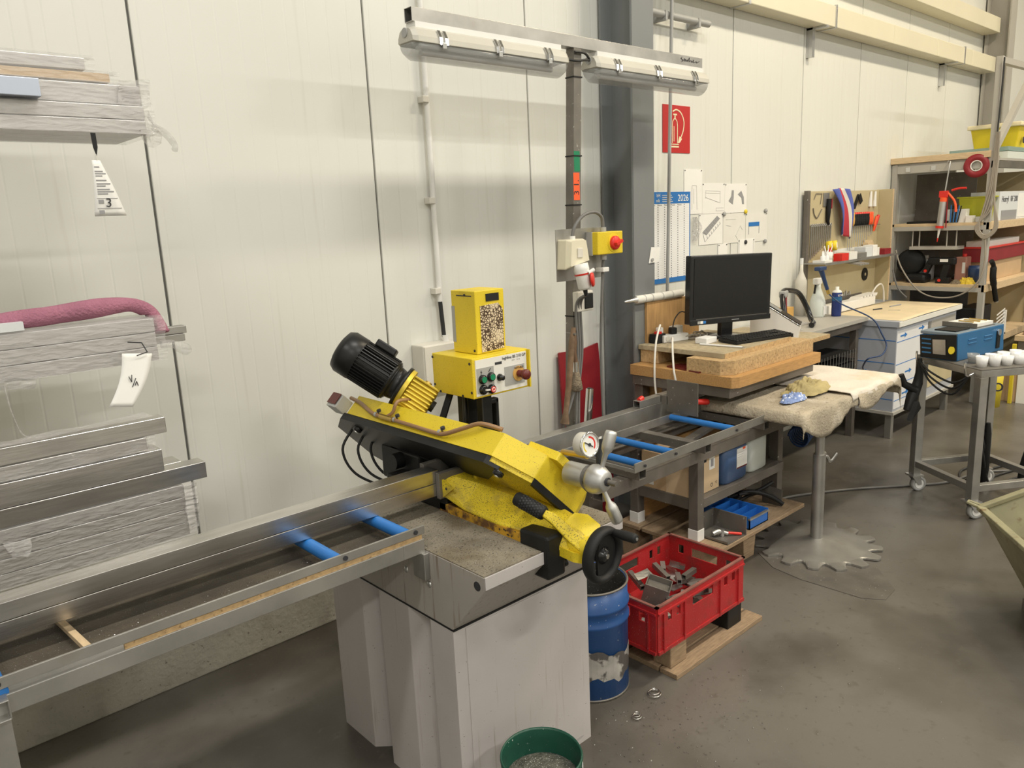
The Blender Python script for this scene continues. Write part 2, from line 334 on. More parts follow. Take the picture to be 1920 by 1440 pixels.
# ------------------------------------------------------------------ the hall: floor, wall, plinth, columns
struct(MB().box(-5, -10, -.1, 19, .12, 0).build('floor', 'floor_concrete'), 'grey stained concrete workshop floor')
wl = struct(MB().box(-5, .012, 0, 19, .12, 6.2).build('wall_back', 'joint_dark'), 'pale insulated panel wall with dark vertical joints')
pm = None
for k in range(-5, 19):
    if pm is None:
        p = MB().box(.005, 0, .40, .995, .02, 6.2).build('wall_panel', 'wall_paint', wl, .003); p.location = Vector((k, 0, 0))+ORG[wl.name]*0; pm = p
    else:
        p = pm.copy(); COL.objects.link(p); p.parent = wl
    p.location = (k, 0, 0)
struct(MB().box(-5, -.02, 0, 19, .02, .398).build('trim_1', 'concrete_plinth', None, .006), 'bare concrete plinth along the foot of the wall')
struct(MB().box(18.9, -10, 0, 19, .1, 6.2).build('wall_right', 'wall_paint'))
struct(MB().box(-5.1, -10.1, 0, -5, .1, 6.2).build('wall_left', 'wall_paint')); struct(MB().box(-5.1, -10.1, 0, 19, -10, 6.2).build('wall_front', 'wall_paint')); struct(MB().box(-5.1, -10.1, 6.2, 19, .1, 6.3).build('ceiling', 'ceiling_sheet'))
def column(x, m, label):
    t = thing('steel_column', label, 'column', (x+.1, -.13, 0))
    MB().box(x, -.256, 0, x+.192, -.242, 6).build('flange', m, t); MB().box(x, -.03, 0, x+.192, -.016, 6).build('flange', m, t)
    MB().box(x+.091, -.242, 0, x+.101, -.03, 6).build('web', m, t); return t
column(3.57, 'column_paint', 'dark grey steel column between the lamp post and the wall calendar')
column(10.0, 'column_light', 'light grey steel column where the cable duct ends')
d = thing('cable_duct', 'long cream trunking running along the wall above the notices', 'cable duct', (6.5, -.1, 3.195))
xs = [3.85, 4.95, 6.2, 7.3, 8.3, 9.02, 9.26, 9.98]
for a, b in zip(xs, xs[1:]): MB().box(a+.003, -.15, 3.195, b-.003, -.005, 3.35).build('duct_cover', 'duct_cream', d, .006)
for x in (4.95, 6.2, 9.02): MB().box(x-.012, -.156, 3.19, x+.012, -.002, 3.356).build('joint_clip', 'zinc', d)
for x in (6.03, 8.78):
    b = MB().box(x, -.05, 2.98, x+.04, -.002, 3.196); b.box(x, -.16, 3.18, x+.04, -.002, 3.194); b.build('wall_bracket', 'zinc', d)
struct(MB().box(6.4, -.16, 3.60, 10.0, -.002, 3.75).build('trim_2', 'duct_cream', None, .004), 'cream horizontal wall rail above the cable duct')
b = MB().cyl((3.80, -.07, 3.03), (4.59, -.07, 3.035), .022, seg=14)
pp = thing('stub_pipe', 'short grey horizontal pipe clipped high on the wall beside the column', 'pipe', (4.2, -.07, 3.0)); b.build('pipe', 'grey_plastic', pp)
for x in (4.1, 4.45): MB().box(x, -.095, 2.995, x+.02, -.002, 3.05).build('pipe_clip', 'grey_plastic', pp)
cd = thing('thin_conduit', 'thin grey conduit pipe crossing in front of the red sign and the calendar', 'conduit', (4.2, -.04, 1.0))
MB().cyl((4.150, -.105, 3.194), (4.083, -.105, 1.02), .011, seg=12).build('pipe', 'grey_plastic', cd)
MB().box(4.06, -.118, 1.03, 4.11, -.0, 1.06).build('pipe_clip', 'grey_plastic', cd)
cd = thing('wall_conduit', 'pale cable conduit running down the wall to the grey junction box', 'conduit', (2.31, -.02, 1.25))
MB().cyl((2.295, -.025, 5.5), (2.308, -.025, 1.46), .0145, seg=12).build('pipe', 'white_plastic', cd)
MB().cyl((2.308, -.025, 1.47), (2.312, -.035, 1.28), .011, seg=10).build('cable', 'cable_black', cd)
for z in (2.41, 1.94, 1.50): MB().box(2.27, -.045, z, 2.305, -.001, z+.03).build('pipe_clip', 'offwhite', cd, .003)
jb = thing('junction_box', 'pale grey electrical box on the wall behind the saw control panel', 'electrical box', (2.26, -.05, 1.0))
MB().box(2.13, -.10, 1.03, 2.40, -.001, 1.262).build('body', 'offwhite', jb, .006); MB().cyl((2.312, -.05, 1.262), (2.312, -.05, 1.29), .018).build('cable_gland', 'white_plastic', jb)
MB().box(2.135, -.106, 1.035, 2.395, -.1, 1.257).build('lid', 'offwhite', jb, .003)

# fire extinguisher sign
sg = thing('safety_sign', 'square red fire extinguisher sign with cream symbol', 'sign', (4.334, 0, 2.23))
MB().box(4.186, -.005, 2.229, 4.483, -.001, 2.526).build('plate', 'red_sign', sg)
Y0 = -.006
def flat(path, w, z=Y0): return MB().tube([(x, z, zz) for x, zz in path], w/2, 6)
b = flat([(4.285, 2.29), (4.285, 2.40), (4.290, 2.425), (4.305, 2.44), (4.322, 2.44), (4.337, 2.425), (4.342, 2.40), (4.342, 2.29)], .008); b.v = [Vector((v.x, Y0+(v.y-Y0)*.12, v.z)) for v in b.v]
b.box(4.272, -.007, 2.262, 4.356, -.0055, 2.272); b.box(4.272, -.007, 2.279, 4.356, -.0055, 2.285); b.box(4.308, -.007, 2.44, 4.320, -.0055, 2.465); b.box(4.295, -.007, 2.463, 4.335, -.0055, 2.473)
b.build('extinguisher_symbol', 'cream_print', sg)
b = flat(spline([(4.29, 0, 2.485), (4.33, 0, 2.498), (4.38, 0, 2.480), (4.412, 0, 2.43), (4.405, 0, 2.37), (4.375, 0, 2.32)], 5) and [(p.x, p.z) for p in spline([(4.29, 0, 2.485), (4.33, 0, 2.498), (4.38, 0, 2.480), (4.412, 0, 2.43), (4.405, 0, 2.37), (4.375, 0, 2.32)], 5)], .010); b.v = [Vector((v.x, Y0+(v.y-Y0)*.12, v.z)) for v in b.v]
b.prism([(4.365, Y0, 2.335), (4.392, Y0, 2.318), (4.368, Y0, 2.293), (4.345, Y0, 2.29)], (0, .001, 0)); b.build('hose_symbol', 'cream_print', sg)
MB().box(4.30, -.0068, 2.30, 4.306, -.0055, 2.395).build('symbol_stripe', 'cream_print', sg)

# wall calendar
cal = thing('wall_calendar', 'large blue and white year calendar for 2026 hanging on the wall', 'calendar', (4.23, 0, 1.39))
MB().grid(lambda u, v: (3.98+.505*u, -.004, 1.42+.49*v), 1, 1, False, True).build('sheet', 'calendar_print', cal, solid=.002)
MB().box(3.98, -.006, 1.905, 4.488, -.001, 1.98).build('header', 'ink_blue', cal); MB().box(3.98, -.006, 1.388, 4.488, -.001, 1.42).build('footer', 'ink_blue', cal); MB().box(4.478, -.0055, 1.42, 4.488, -.001, 1.905).build('edge_stripe', 'ink_blue', cal)
text('2026', cal, 'paper', .062, (4.405, -.0065, 1.938), (1, 0, 0), (0, 0, 1)); text('bH', cal, 'paper', .032, (4.135, -.0065, 1.957), (1, 0, 0), (0, 0, 1)); text('nik', cal, 'paper', .032, (4.13, -.0065, 1.925), (1, 0, 0), (0, 0, 1))
b = MB()
for k in range(4): b.box(4.175, -.0068, 1.917+.013*k, 4.29-.012*(k % 2), -.006, 1.921+.013*k)
b.build('small_print', 'ink_light', cal)
b = MB()
for k in range(6): b.box(3.99+.072*k, -.0055, 1.893, 4.028+.072*k, -.005, 1.898)
b.build('month_names', 'ink_grey', cal)

# pinned papers
def sheet(x0, x1, z0, z1, label, m='paper', y=-.003, cat='paper'):
    t = thing('pinned_sheet', label, cat, ((x0+x1)/2, -.002, z0), 'papers pinned on the wall beside the calendar')
    MB().box(x0, y-.001, z0, x1, -.0015, z1).build('sheet', m, t)
    for x in (x0+.008, x1-.012): MB().cyl((x, y-.0005, z1-.008), (x, y-.004, z1-.008), .004, seg=8).build('pin', 'ink', t)
    return t
def lines(t, m, segs, y=-.0052, w=.002):
    b = MB()
    for (x0, z0, x1, z1) in segs: b.bar((x0, y, z0), (x1, y, z1), w, .0012, (0, 1, 0))
    b.build('drawing', m, t)
p = sheet(4.42, 4.63, 1.83, 2.126, 'blank looking upright sheet pinned highest above the calendar corner'); lines(p, 'ink_light', [(4.51, 1.86, 4.51, 2.02), (4.51, 2.02, 4.56, 2.02), (4.56, 2.02, 4.57, 1.86), (4.53, 1.9, 4.53, 2.0)])
p = sheet(4.632, 4.91, 1.828, 2.035, 'white sheet with a faint trapezoid drawing beside two dark shapes'); lines(p, 'ink_light', [(4.67, 1.985, 4.85, 1.98), (4.67, 1.97, 4.85, 1.965), (4.67, 1.985, 4.67, 1.93), (4.67, 1.94, 4.85, 1.90), (4.85, 1.98, 4.85, 1.90), (4.80, 1.845, 4.90, 1.845), (4.80, 1.865, 4.90, 1.865), (4.80, 1.845, 4.80, 1.865)])
p = sheet(4.912, 5.20, 1.826, 2.031, 'white sheet showing two dark grey bent brackets')
b = MB(); b.prism([(5.00, -.0055, 1.985), (5.025, -.0055, 1.985), (5.025, -.0055, 1.93), (5.015, -.0055, 1.885), (4.96, -.0055, 1.91), (4.995, -.0055, 1.945)], (0, .001, 0)); b.build('drawing', 'ink_grey', p)
b = MB(); b.prism([(5.08, -.0055, 1.955), (5.125, -.0055, 1.98), (5.16, -.0055, 1.935), (5.165, -.0055, 1.885), (5.14, -.0055, 1.885), (5.13, -.0055, 1.93)], (0, .001, 0)); b.build('drawing', 'ink_grey', p)
p = sheet(4.595, 4.89, 1.615, 1.826, 'white sheet with a hatched slanting frame drawing'); 
b = MB(); b.prism([(4.635, -.0055, 1.70), (4.655, -.0055, 1.715), (4.815, -.0055, 1.81), (4.85, -.0055, 1.79), (4.685, -.0055, 1.68)], (0, .001, 0)); b.build('drawing', 'ink_grey', p)
lines(p, 'ink_grey', [(4.64, 1.70, 4.665, 1.635)]+[(4.69+.026*k, 1.672+.016*k, 4.70+.026*k, 1.655+.016*k) for k in range(7)]+[(4.665, 1.635, 4.855, 1.755)]); lines(p, 'ink_light', [(4.66+.022*k, 1.707+.0135*k, 4.685+.022*k, 1.688+.0135*k) for k in range(7)], -.0062)
p = sheet(4.895, 5.19, 1.61, 1.822, 'plain creamy sheet with a faint pencil outline below the bracket drawing', 'paper_old'); lines(p, 'ink_light', [(4.93, 1.78, 5.06, 1.78), (4.93, 1.74, 5.0, 1.73), (5.06, 1.66, 5.12, 1.73), (5.12, 1.73, 5.15, 1.70), (5.06, 1.66, 5.09, 1.63)])
p = sheet(5.195, 5.50, 1.605, 1.815, 'sheet with a blue headed table drawing', 'paper_old'); MB().box(5.235, -.006, 1.72, 5.385, -.0045, 1.75).build('drawing', 'ink_blue', p); lines(p, 'ink_grey', [(5.237, 1.72, 5.237, 1.66), (5.383, 1.72, 5.383, 1.665)], w=.004)
p = sheet(5.095, 5.317, 1.40, 1.628, 'lavender white note partly hidden behind the monitor', 'paper', -.006); lines(p, 'ink_light', [(5.105, 1.63, 5.105, 1.45), (5.30, 1.62, 5.30, 1.45)], -.0085)
sheet(4.83, 4.95, 1.48, 1.61, 'small square note pinned under the hatched drawing', 'paper', -.006)
for x, z, m, lab in ((5.185, 1.83, 'yellow_tape', 'round yellow magnet on the wall between the drawings'), (5.19, 1.607, 'ink', 'round black magnet holding the lavender note'), (5.47, 1.83, 'grey_plastic', 'grey magnet at the corner of the blue headed table drawing'), (4.90, 1.82, 'grey_plastic', 'grey magnet where the hatched drawing meets the creamy sheet'), (5.47, 1.60, 'ink_grey', 'dark magnet below the blue headed table drawing')):
    one('magnet', MB().lathe((x, -.006, z), (0, -1, 0), [(0, 0), (.016, 0), (.016, .008), (.010, .012), (0, .012)], 16), m, lab, 'magnet')
t = thing('plastic_bag_scrap', 'crumpled clear bag hanging on the wall left of the hatched drawing', 'plastic bag', (4.55, -.02, 1.66)); 
MB().grid(lambda u, v: (4.50+.10*u*(.4+.6*math.sin(PI*v)), -.008-.02*abs(math.sin(9*u+5*v)), 1.81-.16*v), 8, 8, False).build('film', 'clear_film', t, solid=.001)
t = thing('paper_note', 'small white note held by a magnet on the edge of the dark column', 'paper', (3.75, -.26, 1.55))
MB().prism([(3.70, -.259, 1.555), (3.795, -.262, 1.56), (3.81, -.262, 1.645), (3.725, -.259, 1.65)], (0, -.0015, 0)).build('sheet', 'paper', t); MB().cyl((3.73, -.261, 1.575), (3.73, -.269, 1.575), .010, seg=12).build('magnet', 'grey_plastic', t)
t = thing('leaning_board', 'dark red board leaning on the wall behind the lamp post', 'board', (3.32, -.06, .35))
MB().prism([(3.145, -.07, .40), (3.145, -.03, 1.068), (3.155, -.03, 1.072), (3.345, -.03, 1.062), (3.49, -.03, 1.085), (3.515, -.07, .40)], (0, .012, 0)).build('board', 'red_paint', t)
MB().box(3.12, -.10, .0, 3.53, -.022, .40).build('foot_block', 'red_paint', t)

# ------------------------------------------------------------------ left: bar stock on a cantilever rack (its posts stand outside the picture)
rk = thing('cantilever_rack', 'grey cantilever rack carrying bar stock along the wall', 'rack', (-.5, -.1, 0))
for x in (-.28, -1.3):
    MB().box(x-.05, -.10, 0, x+.05, -.01, 2.7).build('upright', 'column_paint', rk); MB().box(x-.06, -.85, 0, x+.06, -.02, .10).build('foot', 'column_paint', rk)
    for z in (2.138, 1.456, .858): MB().box(x-.035, -.82, z-.07, x+.035, -.09, z).build('arm', 'column_paint', rk)
LX = -1.7
GB = 'bar stock on the wall rack'
def wrapped(label, x1, y0, y1, z0, z1, rows, cols, m='profile_film', tail=None, seed=1, back=.0, wave=.004):
    t = thing('wrapped_profile_bundle', label, 'bar bundle', ((LX+x1)/2, (y0+y1)/2, z0), GB)
    dz = (z1-z0-.004)/rows; dy = (y1-y0-.006)/cols
    for r in range(rows):
        for c in range(cols):
            ex = x1-.012-back*rnd.random(); MB().htube((LX, y0+.003+dy*(c+.5), z0+.001+dz*(r+.5)), (ex, y0+.003+dy*(c+.5), z0+.001+dz*(r+.5)), dy-.002, dz-.002, .004).build('profile', m, t, .0015)
    rr = random.Random(seed)
    def fn(u, v):
        x = LX+(x1+.012-LX)*u; a = v*4; s = a-int(a) if a < 4 else 1.
        c = [(y0-.003, z0+.0005), (y0-.003, z1+.002), (y1+.003, z1+.002), (y1+.003, z0+.0005), (y0-.003, z0+.0005)]; i = min(int(a), 3)
        y = c[i][0]+(c[i+1][0]-c[i][0])*s; z = c[i][1]+(c[i+1][1]-c[i][1])*s
        n = mnoise.noise(Vector((x*7+seed, y*30, z*30)))*wave
        yc = (y0+y1)/2; zc = (z0+z1)/2; k = 1 if x > x1-.05 else .35
        return (x+abs(n)*2*k, y+(y-yc)*n*3*k-abs(n)*.4, max(z0+.0004, z+(z-zc)*n*3*k))
    MB().grid(fn, 60, 16).build('plastic_wrap', 'clear_film', t)
    if tail: tail(t)
    return t
def bare(label, x1, y0, y1, z0, z1, m='steel', name='steel_tube'):
    b = MB().htube((LX, (y0+y1)/2, (z0+z1)/2), (x1, (y0+y1)/2, (z0+z1)/2), y1-y0, z1-z0, .003); return one(name, b, m, label, 'steel tube', GB, .0015)
def scrap(pts, amp, seed, nu=10, nv=8):
    """crumpled film sheet through four corner points"""
    A, B_, C_, D = [Vector(p) for p in pts]
    def fn(u, v):
        p = A.lerp(B_, u).lerp(D.lerp(C_, u), v); n = mnoise.noise_vector(p*22+Vector((seed, 0, 0))); return p+n*amp
    return MB().grid(fn, nu, nv, False)
def t5(t):
    scrap([(.77, -.66, 2.15), (.85, -.6, 2.16), (.86, -.56, 2.13), (.80, -.63, 2.105)], .012, 3).build('film_tail', 'clear_film', t, solid=.001)
    scrap([(.80, -.62, 2.23), (.865, -.5, 2.21), (.90, -.5, 2.17), (.80, -.6, 2.145)], .014, 5).build('film_tail', 'clear_film', t, solid=.001)
    MB().tube(spline([(.86, -.52, 2.18), (.90, -.5, 2.165), (.925, -.5, 2.13), (.92, -.5, 2.11)], 4), [.012]*8+[.010]*4+[.004], 6).build('film_tail', 'clear_film', t)
wrapped('lowest film wrapped bundle of the upper rack level with torn film tails', .805, -.66, -.36, 2.14, 2.224, 2, 3, tail=t5, seed=2)
wrapped('film wrapped profiles with crumpled film end on the upper rack level', .812, -.62, -.40, 2.227, 2.286, 1, 2, tail=lambda t: scrap([(.74, -.626, 2.29), (.83, -.615, 2.305), (.835, -.61, 2.235), (.73, -.628, 2.225)], .010, 8).build('film_tail', 'clear_film', t, solid=.001), seed=3)
bare('short bluish grey flat profile lying in front of the wrapped bundles', .522, -.69, -.628, 2.2255, 2.272, 'profile_blue', 'aluminium_profile')
wrapped('thin brownish wrapped bundle with ragged cardboard end, second from top', .742, -.60, -.38, 2.289, 2.319, 1, 3, 'cardboard_light', seed=4, back=.05)
wrapped('single film wrapped bar, topmost of the upper rack level', .683, -.585, -.45, 2.322, 2.360, 1, 1, seed=6, wave=.002)
tg = thing('hanging_label', 'printed delivery label with a handwritten 3 on a black strap', 'label tag', (.64, -.66, 1.9))
MB().prism([(.635, -.665, 2.139), (.648, -.665, 2.139), (.648, -.667, 2.10), (.642, -.667, 2.075), (.636, -.667, 2.10)], (0, -.002, 0)).build('strap', 'black_rubber', tg)
MB().cyl((.641, -.668, 2.08), (.641, -.668, 2.06), .0012, seg=6).build('string', 'cable_white', tg)
def lab(u, v): return (.627+.022*u+(-.02+.064*u)*v+.006*v, -.668-.008*math.sin(3*v), 2.064-.156*v)
MB().grid(lab, 4, 12).build('label', 'paper', tg, solid=.0008)
b = MB()
for k, v in enumerate((.12, .2, .24, .28, .36, .42, .46, .52, .56, .60)):
    a = Vector(lab(.15, v)); c = Vector(lab(.6+.3*(k % 3)/2, v)); b.bar(a+Vector((0, -.0012, 0)), c+Vector((0, -.0012, 0)), .003, .0006, (0, 1, 0))
b.bar(Vector(lab(.1, .68))+Vector((0, -.0012, 0)), Vector(lab(.95, .68))+Vector((0, -.0012, 0)), .001, .0006, (0, 1, 0)); b.bar(Vector(lab(.1, .86))+Vector((0, -.0012, 0)), Vector(lab(.95, .86))+Vector((0, -.0012, 0)), .001, .0006, (0, 1, 0))
for u, v in ((.15, .73), (.15, .92)): a = Vector(lab(u, v)); b.box(a.x, a.y-.0015, a.z-.006, a.x+.014, a.y-.0005, a.z+.004)
b.build('print', 'ink_grey', tg); text('3', tg, 'ink', .036, Vector(lab(.52, .77))+Vector((0, -.003, 0)), (1, 0, -.05), (.1, 0, 1))

def t8(t):
    MB().tube(spline([(.765, -.60, 1.51), (.80, -.60, 1.505), (.835, -.6, 1.485), (.85, -.6, 1.47)], 4), [.013]*6+[.019]*4+[.017, .014, .01], 8).build('film_tail', 'clear_film', t)
    scrap([(.25, -.61, 1.46), (.41, -.61, 1.47), (.40, -.6, 1.43), (.27, -.6, 1.435)], .012, 12).build('film_tail', 'clear_film', t, solid=.001)
    MB().tube(spline([(.33, -.605, 1.45), (.335, -.605, 1.38), (.35, -.6, 1.31), (.37, -.6, 1.29)], 4), .002, 5).build('film_strand', 'clear_film', t)
wrapped('thick film wrapped bundle under the pink cloth on the middle rack level', .767, -.60, -.475, 1.458, 1.597, 3, 2, tail=t8, seed=9, wave=.008)
for z, lab_ in ((1.530, 'upper'), (1.504, 'lower')): bare('thin dark flat bar sticking out beside the pink cloth, %s of the two' % lab_, .896-(.008 if z < 1.52 else 0), -.468, -.425, z-.011, z+.0135, 'steel_matt', 'flat_bar')
bx = MB().box(LX, -.47, 1.456, .5, -.43, 1.4925); one('wooden_batten', bx, 'wood_light', 'plain batten under the thin flat bars on the rack', 'batten')
def pk(i):
    return [(-.6, -.54, 1.630), (.1, -.54, 1.628), (.30, -.545, 1.624), (.42, -.55, 1.626), (.55, -.55, 1.634), (.66, -.545, 1.640), (.72, -.54, 1.634), (.765, -.53, 1.605), (.785, -.535, 1.56), (.787, -.54, 1.535)]
sp = spline(pk(0), 5); b = MB().tube(sp, [.026+.008*mnoise.noise(p*9) for p in sp[:-3]]+[.03, .026, .012], 12)
b.v = [Vector((v.x, v.y, max(v.z, 1.601) if v.x < .755 else v.z)) for v in b.v]; one('rolled_cloth', b, 'pink_cloth', 'rolled pink terry cloth lying on the wrapped bundle', 'cloth')
one('foam_strip', MB().box(-.9, -.605, 1.6, .402, -.575, 1.624), 'foam', 'pale foam strip lying in front of the rolled pink cloth', 'foam strip')
tg = thing('hanging_tag', 'blank white paper tag with black V and A mark hooked on wire', 'label tag', (.64, -.68, 1.35))
def lb2(u, v): return (.630+.085*u-.062*v-.02*u*v+.012*math.sin(PI*v), -.665-.02*v, 1.505-.012*u-.150*v)
MB().grid(lb2, 6, 12).build('tag', 'paper', tg, solid=.0008); MB().tube([(.665, -.612, 1.53), (.70, -.63, 1.525), (.70, -.672, 1.50), (.668, -.675, 1.494)], .0018, 6).build('wire_hook', 'ink', tg)
q = Vector(lb2(.48, .52))+Vector((0, -.004, 0)); b = MB()
for (x0, z0, x1, z1) in ((-.010, .014, -.004, -.004), (-.004, -.004, -.001, .018), (.009, .006, -.004, -.020), (.004, -.016, .010, -.004), (.010, -.004, .013, -.018)): b.bar(q+Vector((x0, 0, z0)), q+Vector((x1, 0, z1)), .0022, .0006, (0, 1, 0))
b.build('mark', 'ink', tg)
# lower level
wrapped('tall film wrapped stack of four tube rows at the bottom of the rack', .787, -.60, -.40, .86, 1.040, 4, 2, 'steel', seed=14, tail=lambda t: (scrap([(.77, -.61, 1.035), (.815, -.60, 1.04), (.81, -.60, .88), (.77, -.61, .88)], .008, 15).build('film_tail', 'clear_film', t, solid=.001), scrap([(.26, -.61, 1.0), (.32, -.62, 1.0), (.31, -.63, .95), (.27, -.62, .955)], .012, 17).build('film_knot', 'clear_film', t, solid=.001)))
bare('bare steel tube reaching furthest out above the bottom stack', .853, -.602, -.535, 1.043, 1.098)
bare('bare steel tube lying behind the furthest reaching one', .80, -.530, -.44, 1.043, 1.098)
bare('big bare steel tube with blunt end, third layer of the lower rack level', .722, -.60, -.50, 1.100, 1.172)
wrapped('single film wrapped tube squeezed between the bare steel tubes', .695, -.595, -.52, 1.174, 1.222, 1, 1, 'steel', seed=19, wave=.002)
bare('bare steel tube on top of the lower rack level', .745, -.602, -.54, 1.2245, 1.275)
t = thing('film_offcut', 'loose strip of clear film lying on the topmost steel tube', 'plastic film', (.5, -.55, 1.275)); scrap([(.2, -.60, 1.278), (.72, -.58, 1.28), (.70, -.53, 1.285), (.2, -.54, 1.278)], .005, 21, 30, 6).build('film', 'clear_film', t, solid=.0008)

# ------------------------------------------------------------------ infeed roller table with the two tubes in the saw
rt = thing('infeed_roller_table', 'long steel roller table feeding tubes into the band saw', 'roller table', (.2, -1.2, 0))
MB().box(-1.6, -1.358, .944, 1.198, -1.352, .970).build('front_rail', 'steel_matt', rt, .001); MB().box(-1.6, -1.352, .944, 1.198, -1.330, .948).build('rail_flange', 'steel_matt', rt)
MB().box(.36, -1.353, .926, 1.19, -1.345, .944).build('packing_strip', 'chipboard', rt)
MB().htube((-1.6, -1.330, .906), (1.12, -1.330, .906), .055, .044, .003).build('front_beam', 'steel_matt', rt, .002)
MB().htube((1.12, -1.330, .906), (1.195, -1.330, .906), .055, .044, .003).build('front_beam', 'steel_matt', rt, .002)
MB().box(-1.6, -.905, .930, 1.198, -.899, .952).build('rear_rail', 'steel_matt', rt, .001); MB().htube((-1.6, -.92, .906), (1.195, -.92, .906), .055, .044, .003).build('rear_beam', 'steel_matt', rt, .002)
MB().box(-1.6, -1.30, .889, 1.19, -.95, .893).build('drip_tray', 'grime_dark', rt); MB().box(-1.6, -1.305, .89, .30, -1.298, .93).build('inner_angle', 'steel_matt', rt)
MB().bar((.31, -1.31, .915), (.29, -1.0, .905), .016, .012).build('cross_rod', 'wood_light', rt)
for x in (1.165, .93, .115, -.4, -.9): MB().cyl((x, -1.352, .9335), (x, -.905, .9335), .019, seg=20).build('roller', 'roller_blue', rt)
for x in (1.165, .93, .115, -.4, -.9): MB().cyl((x, -1.356, .957), (x, -1.362, .957), .007, seg=10).build('bolt', 'ink', rt)
for x in (.10, -1.5):
    MB().htube((x, -1.330, .05), (x, -1.330, .885), .055, .055, .003, (0, 1, 0)).build('leg', 'steel_matt', rt, .002); MB().htube((x, -.92, .05), (x, -.92, .885), .055, .055, .003, (0, 1, 0)).build('leg', 'steel_matt', rt, .002)
    MB().htube((x, -1.385, .907), (x, -.92, .907), .055, .045, .003).build('cross_beam', 'steel_matt', rt, .002); 
    for y in (-1.33, -.92): MB().box(x-.04, y-.04, 0, x+.04, y+.04, .05).build('foot', 'steel_dark', rt)
for z0, z1, n_, w_ in ((.9535, .9975, 'lower', .06), (.9985, 1.0435, 'upper', .064)):
    one('steel_tube', MB().htube((-1.9, -1.15+w_/2, (z0+z1)/2), (1.412, -1.15+w_/2, (z0+z1)/2), w_, z1-z0, .003), 'steel', 'long steel tube clamped in the saw on the roller table, %s of the two' % n_, 'steel tube', None, .0018)

# ------------------------------------------------------------------ the band saw
saw = thing('band_saw', 'yellow and grey metal band saw with black motor and control box', 'band saw', (1.5, -1.1, 0))
fl = [(1.785, -.74), (1.2, -.74), (1.2, -.945), (1.262, -1.0), (1.262, -1.062), (1.2, -1.062), (1.2, -1.233), (1.262, -1.288), (1.262, -1.35), (1.2, -1.35), (1.2, -1.465), (1.785, -1.465)]
cb = MB().prism([(x, y, 0) for x, y in fl], (0, 0, .664)).build('cabinet', 'machine_grey', saw, .002)
MB().box(1.245, -1.468, .03, 1.745, -1.4645, .655).build('front_door', 'machine_grey', cb, .001)
b = MB().prism([(1.2, -.74, .668), (1.2, -1.465, .668), (1.2, -1.625, .848), (1.2, -1.625, .885), (1.2, -.74, .885)], (.585, 0, 0)).build('chip_tray', 'machine_tan', saw, .002)
MB().box(1.198, -1.47, .6635, 1.787, -.738, .6685).build('tray_seam', 'black_rubber', b)
MB().box(1.203, -1.62, .885, 1.782, -.745, .8885).build('tray_top', 'grime', b); MB().box(1.2, -1.629, .850, 1.785, -1.625, .888).build('tray_lip', 'machine_grey', b, .001)
MB().cyl((1.1995, -1.592, .852), (1.1985, -1.592, .852), .014, seg=20).build('drain_hole', 'ink', b)
for y, z in ((-1.36, .78), (-1.24, .79), (-1.30, .865)): MB().lathe((1.2, y, z), (-1, 0, 0), [(0, .004), (.006, .004), (.010, .002), (.010, 0)], 12).build('screw', 'zinc', b)
MB().box(1.18, -1.37, .80, 1.2, -1.31, .885).build('table_bracket', 'steel_matt', b, .002)
# vise bed, carriage, hand wheel
MB().box(1.43, -1.525, .872, 1.62, -1.12, .918).build('vise_bed', 'orange_rusty', saw, .003); MB().box(1.43, -1.16, .8885, 1.64, -.80, .950).build('bed_block', 'black_paint', saw, .006)
MB().box(1.425, -1.645, .80, 1.50, -1.525, .935).build('support_leg', 'black_paint', saw, .008); MB().cyl((1.51, -1.62, .82), (1.525, -1.62, .82), .012).build('bolt', 'black_paint', saw)
MB().box(1.40, -1.168, .945, 1.66, -1.150, 1.035).build('vise_jaw', 'steel_dark', saw, .002); MB().box(1.40, -1.084, .95, 1.66, -1.062, 1.05).build('fixed_jaw', 'steel_dark', saw, .002)
def sec(y, xl, zb, zl, xt, zt, xr): return [(xl, y, zb), (xl, y, zl), (xt, y, zt), (xr, y, zt), (xr, y, zb)]
vs = MB().loft([sec(-1.166, 1.415, .948, 1.008, 1.44, 1.014, 1.62), sec(-1.175, 1.418, .946, .985, 1.46, 1.012, 1.62), sec(-1.26, 1.424, .922, .938, 1.50, .996, 1.61), sec(-1.43, 1.43, .912, .924, 1.525, .978, 1.60), sec(-1.60, 1.455, .898, .912, 1.515, .955, 1.585), sec(-1.66, 1.48, .872, .89, 1.515, .946, 1.58), sec(-1.70, 1.49, .855, .87, 1.52, .93, 1.565)]).build('vise_carriage', 'yellow_grime_shade', saw, .006)
MB().prism([(1.412, -1.166, .948), (1.412, -1.166, 1.012), (1.412, -1.225, .992)], (.008, 0, 0)).build('gusset', 'yellow_grime_shade', vs, .002); MB().prism([(1.51, -1.215, .99), (1.54, -1.215, .99), (1.54, -1.215, 1.035), (1.525, -1.215, 1.045), (1.51, -1.215, 1.035)], (0, -.014, 0)).build('lug', 'yellow_grime_shade', vs, .003)
MB().cyl((1.525, -1.235, 1.018), (1.525, -1.228, 1.018), .006).build('lug_hole', 'ink', vs); MB().cyl((1.4115, -1.19, .985), (1.411, -1.19, .985), .005).build('bolt_hole', 'ink', vs)
MB().lathe((1.528, -1.655, .893), (0, -1, 0), [(0, 0), (.040, 0), (.042, .02), (.034, .05), (.034, .085), (.028, .09), (0, .09)], 20).build('screw_boss', 'yellow_paint', vs)
MB().prism([(1.50, -1.63, .93), (1.56, -1.63, .95), (1.585, -1.66, .945), (1.585, -1.71, .925), (1.565, -1.725, .905), (1.51, -1.70, .90)], (0, 0, .022)).build('nose_casting', 'yellow_paint', vs, .005)
